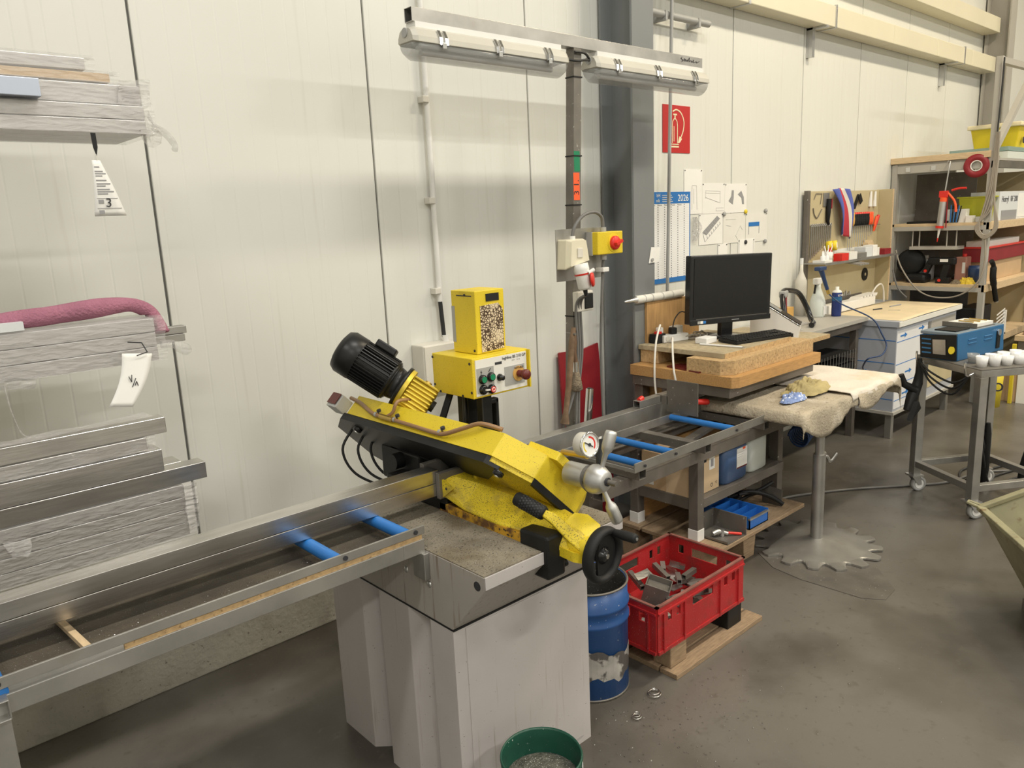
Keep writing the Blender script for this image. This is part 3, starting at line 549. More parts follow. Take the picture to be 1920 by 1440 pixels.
MB().prism([(1.475, -1.64, .865), (1.475, -1.70, .862), (1.505, -1.715, .85), (1.515, -1.66, .85)], (0, 0, .03)).build('clamp_foot', 'yellow_paint', vs, .004)
g0 = Vector((1.44, -1.50, 1.022)); g1 = Vector((1.487, -1.66, .962))
gr = MB().lathe(g0, g1-g0, [(0, 0), (.018, 0), (.022, .006), (.022, .10), (.019, .106), (0, .106)], 20).build('clamp_grip', 'black_rubber', saw)
b = MB(); ax = (g1-g0).normalized(); pa = ax.orthogonal().normalized(); pb = ax.cross(pa)
for i in range(9):
    for k in range(14):
        th = 2*PI*(k+.5*(i % 2))/14; c0 = g0+ax*(.026+.0085*i)+(pa*math.cos(th)+pb*math.sin(th))*.0216; n = (c0-(g0+ax*(.026+.0085*i))).normalized(); b.cyl(c0, c0+n*.0012, .0029, seg=6)
o = b.build('grip_dimples', 'ink', gr); o['kind'] = 'stuff'
MB().loft([[p+a_*w_*i+b_*w_*j for i, j in ((-1, -1), (1, -1), (1, 1), (-1, 1))] for a_, b_ in ((pa, pb),) for p, w_ in ((g0+ax*.100, .011), (g0+ax*.135+Vector((.004, 0, -.004)), .016), (Vector((1.508, -1.672, .918)), .019), (Vector((1.52, -1.70, .898)), .022))]).build('grip_arm', 'yellow_grime_shade', saw, .005)
hw = Vector((1.531, -1.765, .886)); wx = Vector((.10, -1, -.02)).normalized()
w = MB().torus(hw, wx, .073, .0125, 40, 12, 1.5).build('hand_wheel', 'black_rubber', saw)
hu = Vector((0, 0, 1)); hr = wx.cross(hu).normalized(); hu = hr.cross(wx).normalized(); b = MB()
web = [hw+(hr*x+hu*z)-wx*.006 for x, z in [(.070*math.cos(t), .070*math.sin(t)) for t in [math.radians(a) for a in range(100, 281, 15)]]+[(-.0+.026, -.055), (.028, -.02), (.026, .01), (.018, .045)]]
b.prism(web, wx*.008); b.build('wheel_web', 'black_rubber', w)
MB().lathe(hw-wx*.03, wx, [(.026, 0), (.026, .036), (.018, .04), (.018, .044), (0, .044)], 24).build('wheel_hub', 'black_gloss', w); MB().cyl(hw+wx*.012, hw+wx*.018, .008, seg=6).build('hub_bolt', 'chrome', w)
hk = hw+hr*.035+hu*.062
if hr.x < 0: hk = hw-hr*.035+hu*.062
MB().lathe(hk, wx, [(.0, -.005), (.010, -.005), (.011, .02), (.0145, .05), (.0145, .085), (.011, .092), (0, .092)], 18).build('crank_handle', 'black_rubber', w); MB().cyl(hk+wx*.0915, hk+wx*.094, .005, seg=8).build('handle_screw', 'zinc', w)

# the bow: B(u, v, w) runs along the bow, across its cover plane, through its thickness
A46 = math.radians(46); VV = Vector((math.cos(A46), 0, -math.sin(A46))); WW = Vector((math.sin(A46), 0, math.cos(A46))); UU = Vector((0, -1, 0)); O3 = Vector((1.42, 0, 1.145))
def B3(u, v, w): return O3+UU*u+VV*v+WW*w
out = [(.57, 0), (1.42, 0), (1.545, .085), (1.565, .30), (1.50, .385), (1.26, .385), (1.17, .15), (.74, .12), (.62, .31), (.52, .42), (.40, .32), (.40, .12)]
bow = MB().prism([B3(u, v, 0) for u, v in out], WW*.082).build('bow', 'yellow_paint', saw, .004)
cr = [(.545, .003), (1.40, .003), (1.45, .03), (1.30, .15), (1.17, .165), (.74, .135), (.63, .31), (.52, .43), (.38, .33), (.385, .11)]
MB().prism([B3(u, v, -.028) for u, v in cr], WW*.028).build('rear_cover', 'black_paint', bow, .004)
fc = [(1.30, .02), (1.42, .01), (1.54, .09), (1.562, .30), (1.50, .385), (1.25, .385), (1.18, .17)]
MB().prism([B3(u, v, -.016) for u, v in fc], WW*.016).build('front_cover', 'yellow_grime_shade', bow, .003)  # darker yellow here paints in the shade on the bow's underside
MB().prism([B3(u, v, -.021) for u, v in [(1.545, .085), (1.572, .305), (1.55, .33), (1.53, .10)]], WW*.022).build('nose_band', 'black_rubber', bow, .002)
MB().prism([B3(u, v, -.03) for u, v in [(1.30, .30), (1.55, .30), (1.50, .395), (1.25, .395)]], WW*.03).build('guard_strip', 'black_rubber', bow, .002)
MB().prism([B3(u, v, -.03) for u, v in [(.78, .14), (1.15, .16), (1.12, .40), (.60, .42)]], WW*.012).build('blade_guard', 'black_paint', bow, .002)
for u, v in ((.62, .05), (1.44, .045)):
    MB().lathe(B3(u, v, -.028), -WW, [(.018, 0), (.018, .012), (.012, .016), (0, .016)], 16).build('cover_knob', 'black_gloss', bow); MB().cyl(B3(u, v, -.044), B3(u, v, -.046), .008, seg=12).build('knob_bolt', 'zinc', bow)
# blade running between the two wheels
MB().bar(B3(.62, .375, .02), B3(1.40, .375, .02), .0012, .027, VV).build('saw_blade', 'steel', bow); MB().box(1.60, -1.36, .93, 1.66, -1.27, 1.06).build('blade_guide', 'steel_dark', bow, .004)
# limit switch on the rear end
q = MB(); q.M = Matrix.Translation(B3(.50, .005, .03)) @ Matrix((UU, VV, WW)).transposed().to_4x4()
q.box(-.06, -.03, -.03, .01, .028, .03); q.build('rear_switch', 'ink_light', bow, .003)
q = MB(); q.M = Matrix.Translation(B3(.50, -.03, .03)) @ Matrix((UU, VV, WW)).transposed().to_4x4(); q.box(-.055, -.002, -.02, .005, .0, .028); q.build('switch_label', 'maroon', bow)
# coolant hose along the top edge
def T3(u, w, lift=.012): return B3(u, -lift, w)
h = MB().tube(spline([T3(.55, .06), T3(.63, .05), T3(.75, .022), T3(.86, .020), T3(1.0, .018), T3(1.14, .016), T3(1.19, .022, .016), T3(1.26, .055, .02), T3(1.32, .085, .018), B3(1.38, .02, .10)], 6), .0075, 10).build('coolant_hose', 'hose_brown', bow)
MB().tube(spline([T3(.83, .022), T3(.86, .045, .018), T3(.865, .085, .03), B3(.83, .03, .13)], 6), .0065, 10).build('branch_hose', 'hose_brown', bow)
for u in (.77, .89, 1.155): MB().lathe(T3(u, .022), UU, [(.0095, -.007), (.0105, 0), (.0095, .007)], 12).build('hose_clip', 'aluminium', bow); MB().cyl(T3(u+.004, .036), T3(u+.004, .040, .02), .008, seg=10).build('clip_screw', 'ink', bow)
MB().cyl(T3(.80, .02), T3(.88, .02), .0105, seg=12).build('hose_tee', 'brass', bow)
# tension knob on the nose with its three handles, gauge
kc = Vector((1.60, -1.648, 1.079)); kd = (UU*1.0+VV*.0+Vector((.06, 0, 0))).normalized()
MB().prism([B3(1.46, .07, .08), B3(1.575, .10, .08), B3(1.585, .26, .08), B3(1.46, .30, .08)], WW*.028).build('tension_block', 'yellow_paint', bow, .006)
MB().cyl(kc-kd*.07, kc, .036, seg=28).build('thrust_collar', 'aluminium', bow, .003); MB().cyl(kc, kc+kd*.014, .027, seg=24).build('collar_gap', 'steel_dark', bow)
kb = kc+kd*.014; MB().lathe(kb, kd, [(.0, 0), (.036, 0), (.043, .006), (.045, .016), (.043, .034), (.031, .056), (.027, .060), (0, .060)], 32).build('tension_knob', 'aluminium', bow)
MB().cyl(kb+kd*.062, kb+kd*.066, .013, seg=16).build('knob_bore', 'ink', bow); MB().cyl(kb+kd*.055, kb+kd*.095, .009, seg=6).build('tension_spindle', 'steel_dark', bow)
def handle(d, m1, m2, L=.125):
    d = Vector(d).normalized(); o_ = kb+kd*.030+d*.034
    MB().lathe(o_, d, [(.0065, 0), (.0085, .045), (.0165, .058), (.0185, .07), (.0185, .108), (.016, .116), (0, .118)] if m1 == 'aluminium' else [(.008, 0), (.012, .02), (.018, .06), (.018, .115)], 18).build('lever_handle', m1, bow)
    if m2: MB().cyl(o_+d*.112, o_+d*.122, .0185, seg=18).build('lever_cap', m2, bow)
handle((.30, -.10, .95), 'aluminium', None); handle((.34, -.22, -1), 'aluminium', None); handle((.80, .55, .62), 'black_rubber', 'chrome')
gc = Vector((1.52, -1.73, 1.214)); gd = Vector((-.05, -1, .12)).normalized()
gx = Vector((1, -.05, 0)).normalized(); gz = gd.cross(gx).normalized(); gz = gz if gz.z > 0 else -gz
ga = MB().lathe(gc, -gd, [(.034, -.004), (.034, .03), (.028, .034), (0, .034)], 28).build('pressure_gauge', 'offwhite', bow)
MB().torus(gc+gd*.004, gd, .034, .0035, 36, 8).build('gauge_bezel', 'chrome', ga); MB().cyl(gc, gc+gd*.0035, .032, seg=32).build('gauge_dial', 'paper', ga)
def dial(r, a0, a1, wd): 
    return MB().prism([gc+gd*.0036+(gx*math.cos(math.radians(t))+gz*math.sin(math.radians(t)))*r for t in range(a0, a1+1, 10)]+[gc+gd*.0036+(gx*math.cos(math.radians(t))+gz*math.sin(math.radians(t)))*(r-wd) for t in range(a1, a0-1, -10)], gd*.0004)
dial(.024, -40, 90, .005).build('red_arc', 'red_bright', ga); dial(.024, 150, 230, .004).build('yellow_arc', 'yellow_tape', ga)
MB().bar(gc+gd*.005-gx*.018+gz*.010, gc+gd*.005+gx*.012-gz*.008, .003, .001, gd).build('needle', 'ink', ga); MB().cyl(gc+gd*.004, gc+gd*.006, .005, seg=12).build('needle_hub', 'ink', ga)
MB().cyl(gc-gd*.01-gz*.034, B3(1.56, .12, .12), .009, seg=10).build('gauge_pipe', 'brass', ga)
# motor and worm gearbox
F = B3(.755, .028, .17); dm = (-UU*.61-VV*.79).normalized(); sd = dm.cross(WW).normalized()
mo = MB().cyl(F+dm*.045, F+dm*.205, .071, seg=40).build('motor', 'motor_black', saw)
MB().lathe(F, dm, [(.0, .0), (.083, .0), (.083, .013), (.060, .015), (.066, .045), (.078, .05), (.080, .062), (.0, .062)], 36).build('motor_flange', 'motor_black', mo)
MB().lathe(F, dm, [(.082, .195), (.085, .20), (.085, .255), (.074, .275), (.05, .283), (0, .285)], 40).build('fan_cover', 'motor_black', mo)
for k in range(40):
    th = 2*PI*k/40; n = sd*math.cos(th)+WW*math.sin(th)
    MB().bar(F+dm*.058+n*.076, F+dm*.198+n*.076, .0035, .014, n).build('fin', 'motor_black', mo)
n1 = (-UU*.35+WW*.35-VV*.6); n1 = (n1-dm*n1.dot(dm)).normalized(); 
q = MB(); q.M = Matrix.Translation(F+dm*.13+n1*.09) @ Matrix((dm, n1.cross(dm), n1)).transposed().to_4x4(); q.box(-.04, -.032, -.01, .045, .032, .018); q.build('terminal_box', 'motor_black', mo, .005)
n2 = (UU*.75+WW*.45); n2 = (n2-dm*n2.dot(dm)).normalized(); q = MB(); q.M = Matrix.Translation(F+dm*.125+n2*.078) @ Matrix((dm, n2.cross(dm), n2)).transposed().to_4x4(); q.box(-.07, -.009, -.004, .07, .009, .008); q.build('motor_rail', 'motor_black', mo, .003)
gb = MB().cyl(F-dm*.016, F, .080, seg=36).build('gearbox', 'gear_metal', saw)
q = MB(); q.M = Matrix.Translation(F-dm*.07) @ Matrix((dm, sd, WW)).transposed().to_4x4(); q.box(-.05, -.055, -.075, .055, .055, .055); q.build('gear_housing', 'gear_metal', gb, .008)
for k in range(8):
    q = MB(); q.M = Matrix.Translation(F-dm*.07) @ Matrix((dm, sd, WW)).transposed().to_4x4(); y = -.068+.0155*k; q.box(-.054, -.072, y, .05, -.054, y+.0055); q.box(-.054, -.072, y, .05 if k > 6 else -.05, .05, y+.0055); q.build('cooling_rib', 'gear_metal', gb, .001)
for s_ in (.047,):
    q = MB(); q.M = Matrix.Translation(F-dm*.07) @ Matrix((dm, sd, WW)).transposed().to_4x4(); q.box(-.05, s_, -.075, .06, s_+.008, .064); q.build('housing_edge', 'gear_metal', gb, .002)
MB().cyl(F-dm*.07, F-dm*.07+WW*.072, .014, seg=16).build('oil_plug', 'brass', gb); MB().cyl(F-dm*.115, F-dm*.138, .022, seg=14).build('end_cap', 'black_rubber', gb)
# hinge block and cables under the rear housing
MB().box(1.50, -.92, .8885, 1.72, -.66, 1.02).build('hinge_block', 'black_paint', saw, .01); MB().cyl((1.46, -.80, .985), (1.76, -.80, .985), .03, seg=18).build('hinge_pin', 'black_paint', saw)
MB().cyl((1.64, -.60, .92), (1.56, -.80, 1.05), .02, seg=14).build('lift_cylinder', 'black_paint', saw)
for k, (x, y) in enumerate(((1.36, -.50), (1.40, -.55), (1.44, -.58))):
    MB().tube(spline([(x+.12, y, 1.06), (x+.07, y+.01, .98), (x+.10, y-.02, .88), (x+.2, y-.10, .80), (1.62, -.735, .72)], 6), .0055, 8).build('cable', 'cable_black', saw)
# control post, control box, display box
MB().box(1.80, -.84, .60, 1.855, -.775, 1.19).build('control_post', 'black_paint', saw, .004); MB().tube([(1.80, -.93, .8), (1.80, -.93, 1.185)], .004, 6).build('post_cable', 'cable_black', saw)
MB().box(1.795, -.93, .70, 1.85, -.90, 1.19).build('control_post', 'black_paint', saw, .004); q = MB(); q.box(1.87, -.93, .95, 1.885, -.90, 1.17); q.box(1.845, -.93, 1.15, 1.885, -.90, 1.17); q.build('post_handle', 'black_paint', saw, .004)
MB().bar((1.80, -.74, 1.19), (1.70, -.76, 1.02), .03, .008).build('post_strut', 'black_paint', saw); MB().tube(spline([(1.80, -.82, 1.19), (1.79, -.83, 1.08), (1.80, -.80, 1.0), (1.84, -.78, .9)], 5), .008, 8).build('cable', 'cable_black', saw)
MB().box(1.76, -.80, .60, 1.87, -.742, .66).build('post_foot', 'black_paint', saw, .004)
cx = MB().box(1.745, -.95, 1.19, 2.03, -.70, 1.345).build('control_box', 'yellow_paint', saw, .003)
MB().box(1.757, -.954, 1.198, 2.018, -.950, 1.337).build('front_plate', 'white_plastic', cx); MB().box(2.024, -.965, 1.192, 2.03, -.95, 1.343).build('side_lip', 'yellow_paint', cx)
MB().box(1.760, -.9555, 1.21, 1.845, -.9535, 1.305).build('button_field', 'grey_plastic', cx); MB().box(1.90, -.9555, 1.215, 2.005, -.9535, 1.29).build('button_field', 'grey_plastic', cx)
def button(x, z, r, m, m2='black_gloss', d=.014): 
    o_ = MB().lathe((x, -.955, z), (0, -1, 0), [(r+.003, 0), (r+.003, d*.6), (r, d*.8), (r, d), (0, d)], 20).build('push_button', m2, cx); MB().cyl((x, -.955-d, z), (x, -.957-d, z), r*.78, seg=20).build('button_face', m, o_); return o_
button(1.785, 1.262, .015, 'green_button'); button(1.827, 1.265, .015, 'green_button'); o_ = button(1.827, 1.218, .015, 'red_bright'); o_ = button(1.787, 1.222, .016, 'black_gloss', d=.012)
MB().bar((1.787, -.972, 1.222), (1.808, -.972, 1.220), .005, .006, (0, 1, 0)).build('selector_bar', 'white_plastic', o_); MB().torus((1.827, -.9715, 1.218), (0, 1, 0), .007, .0015, 16, 6).build('stop_ring', 'paper', cx)
MB().lathe((1.873, -.954, 1.255), (0, -1, 0), [(.014, 0), (.014, .006), (.010, .010), (.010, .022), (0, .022)], 18).build('speed_knob', 'black_gloss', cx)
MB().cyl((1.972, -.955, 1.255), (1.972, -.958, 1.255), .030, seg=32).build('emergency_ring', 'amber', cx)
MB().lathe((1.972, -.956, 1.255), (0, -1, 0), [(.014, 0), (.014, .028), (.011, .030), (.020, .034), (.021, .045), (.018, .052), (0, .054)], 22).build('emergency_stop', 'maroon', cx)
text('NOT-AUS', cx, 'ink', .011, (1.972, -.959, 1.279), (1, 0, 0), (0, 0, 1)); text('highline BS 210 GP', cx, 'ink', .016, (1.952, -.9548, 1.325), (1, 0, 0), (0, 0, 1)); text('400 V   50 Hz', cx, 'ink_light', .008, (1.962, -.9548, 1.312), (1, 0, 0), (0, 0, 1))
MB().box(1.853, -.9548, 1.306, 1.888, -.954, 1.316).build('name_plate', 'ink', cx)
q = MB(); q.bar((1.783, -.9562, 1.296), (1.779, -.9562, 1.288), .002, .0006, (0, 1, 0)); q.bar((1.779, -.9562, 1.290), (1.785, -.9562, 1.290), .002, .0006, (0, 1, 0)); q.bar((1.785, -.9562, 1.290), (1.780, -.9562, 1.280), .002, .0006, (0, 1, 0)); q.bar((1.818, -.9562, 1.285), (1.829, -.9562, 1.299), .003, .0006, (0, 1, 0)); q.build('pictogram', 'ink', cx)
for y, z in ((-.705, 1.33), (-.71, 1.22), (-.935, 1.325), (-.94, 1.215), (-.745, 1.196), (-.885, 1.196)): MB().cyl((1.745, y, z), (1.7425, y, z), .005, seg=10).build('screw', 'ink', cx)
db = MB().box(1.815, -.90, 1.346, 1.962, -.755, 1.588).build('display_box', 'yellow_paint', saw, .003)
MB().box(1.869, -.9022, 1.545, 1.935, -.9, 1.574).build('display_window', 'black_gloss', db)
MB().prism([(1.838, -.9018, 1.352), (1.952, -.9018, 1.356), (1.952, -.9018, 1.51), (1.930, -.9018, 1.535), (1.838, -.9018, 1.53)], (0, .0016, 0)).build('burnt_label', 'burnt_label', db)
MB().box(1.8142, -.775, 1.385, 1.8148, -.755, 1.527).build('side_slot', 'grey_plastic', db); MB().box(1.814, -.88, 1.567, 1.815, -.79, 1.571).build('lid_seam', 'ink', db)
for y, z in ((-.84, 1.572), (-.885, 1.36)): MB().cyl((1.815, y, z), (1.8125, y, z), .005, seg=10).build('screw', 'ink', db)

# ------------------------------------------------------------------ containers around the saw
dr = thing('steel_drum', 'open blue steel drum with peeled label beside the saw cabinet', 'drum', (2.045, -1.235, 0)); dc = (2.045, -1.235, 0); ra = .150
MB().lathe(dc, (0, 0, 1), [(ra-.01, .0), (ra, .004), (ra, .30), (ra+.006, .306), (ra+.006, .316), (ra, .322), (ra, .36), (ra+.006, .366), (ra+.006, .376), (ra, .382), (ra, .452), (ra-.005, .452), (ra-.005, .02), (0, .02)], 40).build('shell', 'blue_drum', dr)
MB().torus((dc[0], dc[1], .452), (0, 0, 1), ra, .0045, 40, 8).build('rim', 'steel_dark', dr); MB().torus((dc[0], dc[1], .005), (0, 0, 1), ra, .0045, 40, 8).build('base_rim', 'steel_dark', dr)
MB().lathe(dc, (0, 0, 1), [(ra-.0058, .448), (ra-.0058, .05)], 40).build('inner_lining', 'drum_inside', dr); MB().lathe(dc, (0, 0, 1), [(ra-.006, .20), (.10, .23), (.05, .25), (0, .255)], 24).build('swarf', 'swarf', dr)
b = MB()
for i in range(24):
    a0 = -PI*.95+PI*1.15*i/24; a1 = -PI*.95+PI*1.15*(i+1)/24; f = lambda a: (.085+.012*math.sin(5*a)+.01*math.sin(13*a), .205+.022*math.sin(2*a+1)+.008*math.sin(11*a)); R_ = ra+.0012
    P0 = [(dc[0]+R_*math.cos(a), dc[1]+R_*math.sin(a)) for a in (a0, a1)]
    b.add([(*P0[0], f(a0)[0]), (*P0[1], f(a1)[0]), (*P0[1], f(a1)[1]), (*P0[0], f(a0)[1])], [(0, 1, 2, 3)], True)
b.build('peeled_label', 'drum_bare', dr)
bk = thing('plastic_bucket', 'dark green bucket of metal chips in front of the saw cabinet', 'bucket', (1.325, -1.69, 0)); bc = (1.325, -1.69, 0)
MB().lathe(bc, (0, 0, 1), [(0, .0), (.095, .0), (.098, .006), (.114, .27), (.120, .27), (.121, .285), (.123, .30), (.119, .308), (.116, .30), (.113, .27), (.096, .02), (0, .018)], 40).build('shell', 'green_bucket', bk)
MB().lathe(bc, (0, 0, 1), [(.110, .225), (.08, .245), (.03, .25), (0, .255)], 28).build('chips', 'swarf', bk)
MB().tube([(bc[0]+.121*math.cos(a)*(1.06), bc[1]+.121*math.sin(a)*1.06-.02*math.sin((a+.2)*1), .285-.09*math.sin(max(0, min(1, (a+PI+.1)/3.0))*PI)) for a in [(-PI*.98+.1)+(PI*.93)*i/16 for i in range(17)]], .0022, 6).build('wire_handle', 'zinc', bk)
# red crate with offcuts on a low board
pb = thing('low_pallet', 'broken low wooden board with dark blocks under the red crate', 'pallet', (2.55, -1.25, 0))
MB().box(2.28, -1.485, .0, 2.935, -1.40, .022).build('plank', 'wood_pallet', pb, .002); MB().box(2.28, -1.39, .0, 2.935, -1.22, .022).build('plank', 'wood_pallet', pb, .002); MB().box(2.28, -1.20, .0, 2.935, -1.03, .022).build('plank', 'wood_pallet', pb, .002)
for x in (2.30, 2.72):
    for y in (-1.44, -1.12): MB().box(x, y, .0225, x+.11, y+.09, .118).build('block', 'wood_pallet' if x < 2.5 and y < -1.3 else 'black_paint', pb, .004)
rc = thing('plastic_crate', 'dusty red plastic crate full of metal offcuts beside the blue drum', 'crate', (2.53, -1.23, .119))
X0, X1, Y0c, Y1c, Z0, Z1 = 2.218, 2.842, -1.433, -1.035, .119, .322
def wallx(y, s):
    """long wall with hand hole and vents, y plane, s = outward"""
    b = MB(); T = .006
    hz0, hz1 = Z1-.078, Z1-.035; cols = [X0, X0+.065, X0+.09, X0+.125, X0+.15, X0+.235, X0+.385, X0+.47, X0+.495, X0+.53, X0+.555, X1]
    for i in range(len(cols)-1):
        a, c = cols[i], cols[i+1]
        if i in (1, 3, 5, 7, 9): b.box(a, y, Z0, c, y+s*T, hz0); b.box(a, y, hz1, c, y+s*T, Z1)
        else: b.box(a, y, Z0, c, y+s*T, Z1)
    for x in (X0+.03, X0+.17, X0+.43, X1-.05): b.box(x, y+s*T, Z0, x+.008, y+s*(T+.008), Z1-.03)
    b.box(X0, y+s*T, Z1-.03, X1, y+s*(T+.007), Z1-.022); b.box(X0, y+s*T, Z0, X1, y+s*(T+.006), Z0+.014); return b
def wally(x, s):
    b = MB(); T = .006; hz0, hz1 = Z1-.078, Z1-.035; W = Y1c-Y0c; cols = [Y0c, Y0c+.055, Y0c+.085, Y0c+.13, Y0c+.27, Y0c+.315, Y0c+.345, Y1c]
    for i in range(len(cols)-1):
        a, c = cols[i], cols[i+1]
        if i in (1, 3, 5): b.box(x, a, Z0, x+s*T, c, hz0); b.box(x, a, hz1, x+s*T, c, Z1)
        else: b.box(x, a, Z0, x+s*T, c, Z1)
    for y in (Y0c+.03, Y1c-.04): b.box(x+s*T, y, Z0, x+s*(T+.008), y+.008, Z1-.03)
    b.box(x+s*T, Y0c, Z1-.03, x+s*(T+.007), Y1c, Z1-.022); b.box(x+s*T, Y0c, Z0, x+s*(T+.006), Y1c, Z0+.014); return b
for o_ in (wallx(Y0c, -1), wallx(Y1c, 1), wally(X0, -1), wally(X1, 1)): o_.build('side_wall', 'red_plastic', rc)
MB().box(X0, Y0c, Z0, X1, Y1c, Z0+.008).build('bottom', 'red_plastic', rc)
b = MB()
for a in ((X0-.008, Y0c-.008, X1+.008, Y0c+.006), (X0-.008, Y1c-.006, X1+.008, Y1c+.008), (X0-.008, Y0c-.008, X0+.006, Y1c+.008), (X1-.006, Y0c-.008, X1+.008, Y1c+.008)): b.box(a[0], a[1], Z1, a[2], a[3], Z1+.006)
b.build('rim', 'red_rim', rc)
t = thing('offcut_block', 'dark cut off square tube piece standing in the red crate', 'steel offcut', (2.50, -1.22, .16)); q = MB(); q.M = Matrix.Translation((2.50, -1.215, .20)) @ Matrix.Rotation(.5, 4, 'Z') @ Matrix.Rotation(.25, 4, 'X'); q.htube((0, 0, -.055), (0, 0, .06), .11, .11, .005, (0, 1, 0)); q.box(-.05, -.05, .03, .05, .05, .035); q.build('tube', 'steel_dark', t, .002)
one('offcut_sheet', scrap([(2.45, -1.13, .285), (2.56, -1.12, .27), (2.545, -1.16, .262), (2.44, -1.165, .27)], .003, 3, 2, 2), 'steel_matt', 'bent bright sheet offcut on top of the dark block', 'steel offcut', solid=.002)
for i in range(48):
    x = rnd.uniform(X0+.07, X1-.08); y = rnd.uniform(Y0c+.05, Y1c-.05)
    if abs(x-2.5) < .09 and abs(y+1.215) < .09: continue
    q = MB(); L_ = rnd.uniform(.05, .13); q.M = Matrix.Translation((x, y, .135+.024*(i % 4)+rnd.random()*.012)) @ Matrix.Rotation(rnd.uniform(0, PI), 4, 'Z') @ Matrix.Rotation(rnd.uniform(-.25, .25), 4, 'Y')
    if i % 2: q.htube((-L_/2, 0, .012), (L_/2, 0, .012), .022, .022, .0025)
    else: q.box(-L_/2, -.018, .0, L_/2, .018, .005)
    one('metal_offcut', q, ('steel_matt', 'steel_dark', 'steel')[i % 3], ('short square tube offcut among the scrap in the red crate' if i % 2 else 'flat bar offcut among the scrap in the red crate'), 'steel offcut', 'tube offcuts in the red crate' if i % 2 else 'flat offcuts in the red crate')
for (x, y, s_, lab_) in ((1.98, -1.52, .02, 'curl of metal swarf on the floor by the drum'), (2.14, -1.48, .03, 'crumpled film scrap on the floor under the red crate corner')):
    one('floor_scrap', MB().tube([(x+s_*math.cos(k)*(1-k/30), y+s_*math.sin(k)*(1-k/30), .004+.0012*k) for k in [i*.6 for i in range(24)]], .002, 5), 'steel', lab_, 'scrap')

# ------------------------------------------------------------------ lamp post with two batten lamps, sockets and brush
lp = thing('lamp_post', 'steel post carrying a cross bar for two strip lamps behind the saw', 'lamp post', (2.72, -.5, 0))
MB().htube((2.715, -.5, .02), (2.832, -.5, 2.62), .052, .052, .003, (0, 1, 0)).build('post', 'steel_dark', lp, .002); MB().box(2.62, -.58, 0, 2.80, -.42, .02).build('foot_plate', 'steel_dark', lp, .002)
MB().htube((1.885, -.5, 2.648), (3.85, -.5, 2.648), .05, .054, .003).build('cross_bar', 'steel_matt', lp, .002)
def scribble(o_, parent, m, pts, w=.003):
    MB().tube([(Vector(o_)+Vector((x, 0, z))) for x, z in pts], w/2, 5).build('handwriting', m, parent)
scribble((3.66, -.5265, 2.652), lp, 'ink', [(0, .012), (-.01, .004), (.006, -.004), (-.004, -.012), (.012, -.006), (.022, .006), (.024, -.008), (.034, .004), (.036, -.008), (.048, .002), (.05, -.008), (.066, .014), (.064, -.008), (.08, .002), (.092, -.008), (.104, .006), (.106, -.008), (.13, .0), (.136, -.006), (.16, .004)])
MB().box(2.832, -.5275, 1.93, 2.866-.015, -.5262, 2.055).build('red_sticker', 'orange_red', lp) if False else None
st = MB(); st.M = Matrix.Translation((2.797, -.5268, 1.99)); st.box(-.020, -.0006, -.064, .022, .0004, .064); st.build('red_sticker', 'orange_red', lp)
text('3 1.', lp, 'ink', .05, (2.798, -.5278, 1.985), (0, 0, 1), (-1, 0, 0)); s2 = MB(); s2.M = Matrix.Translation((2.803, -.5265, 2.105)); s2.box(-.018, -.0004, -.045, .022, .0004, .05); s2.build('green_tape', 'green_button', lp)
for z in (2.49, 2.13, 1.90, 1.36): x = 2.715+.117*z/2.6; MB().htube((x, -.5, z), (x, -.5, z+.006), .058, .058, .003, (0, 1, 0)).build('cable_tie', 'black_rubber', lp)
def lamp(x0, x1, label):
    t = thing('strip_lamp', label, 'lamp', ((x0+x1)/2, -.5, 2.5), 'strip lamps under the cross bar')
    MB().box(x0+.03, -.53, 2.598, x1-.03, -.47, 2.622).build('mounting_rail', 'white_plastic', t)
    def sec_(x, k): return [(x, -.5+y*k, 2.565+(z-2.565)*k) for y, z in ((-.062, 2.540), (-.060, 2.562), (-.045, 2.590), (-.030, 2.600), (.030, 2.600), (.045, 2.590), (.060, 2.562), (.062, 2.540))]
    MB().loft([sec_(x0, .80), sec_(x0+.02, 1), sec_(x1-.02, 1), sec_(x1, .80)]).build('housing', 'lamp_cream', t, .002)
    def sl(x, k): return [(x, -.5+.058*k*math.cos(a), 2.540-.060*k*math.sin(a)) for a in [PI*i/10 for i in range(11)]]
    MB().loft([sl(x0+.002, .72), sl(x0+.03, 1), sl(x1-.03, 1), sl(x1-.002, .72)], True).build('lens', 'lamp_lens', t)
    MB().box(x0+.06, -.52, 2.528, x1-.06, -.48, 2.539).build('reflector', 'white_gloss', t); MB().cyl((x0+.07, -.5, 2.515), (x1-.07, -.5, 2.515), .012, seg=12).build('lamp_tube', 'white_gloss', t)
    L_ = x1-x0
    for k in (.16, .5, .84):
        for dx in (-.014, .014): 
            q = MB(); q.loft([[(x0+L_*k+dx-.007, y, z), (x0+L_*k+dx+.007, y, z), (x0+L_*k+dx+.007, y-.003*(1 if y < -.5 else -1), z+.002), (x0+L_*k+dx-.007, y-.003*(1 if y < -.5 else -1), z+.002)] for y, z in ((-.565, 2.535), (-.563, 2.562), (-.547, 2.592))]); q.build('clamp_band', 'chrome', t)
        MB().box(x0+L_*k-.010, -.572, 2.522, x0+L_*k+.010, -.563, 2.545).build('clamp_latch', 'chrome', t, .002)
    MB().cyl((x0-.004, -.5, 2.58), (x0+.02, -.5, 2.58), .018, seg=16).build('cable_gland', 'grey_plastic', t); return t
lamp(1.865, 2.745, 'long strip lamp under the longer arm of the lamp post bar'); lamp(2.935, 3.885, 'strip lamp on the lamp post arm reaching past the dark column')
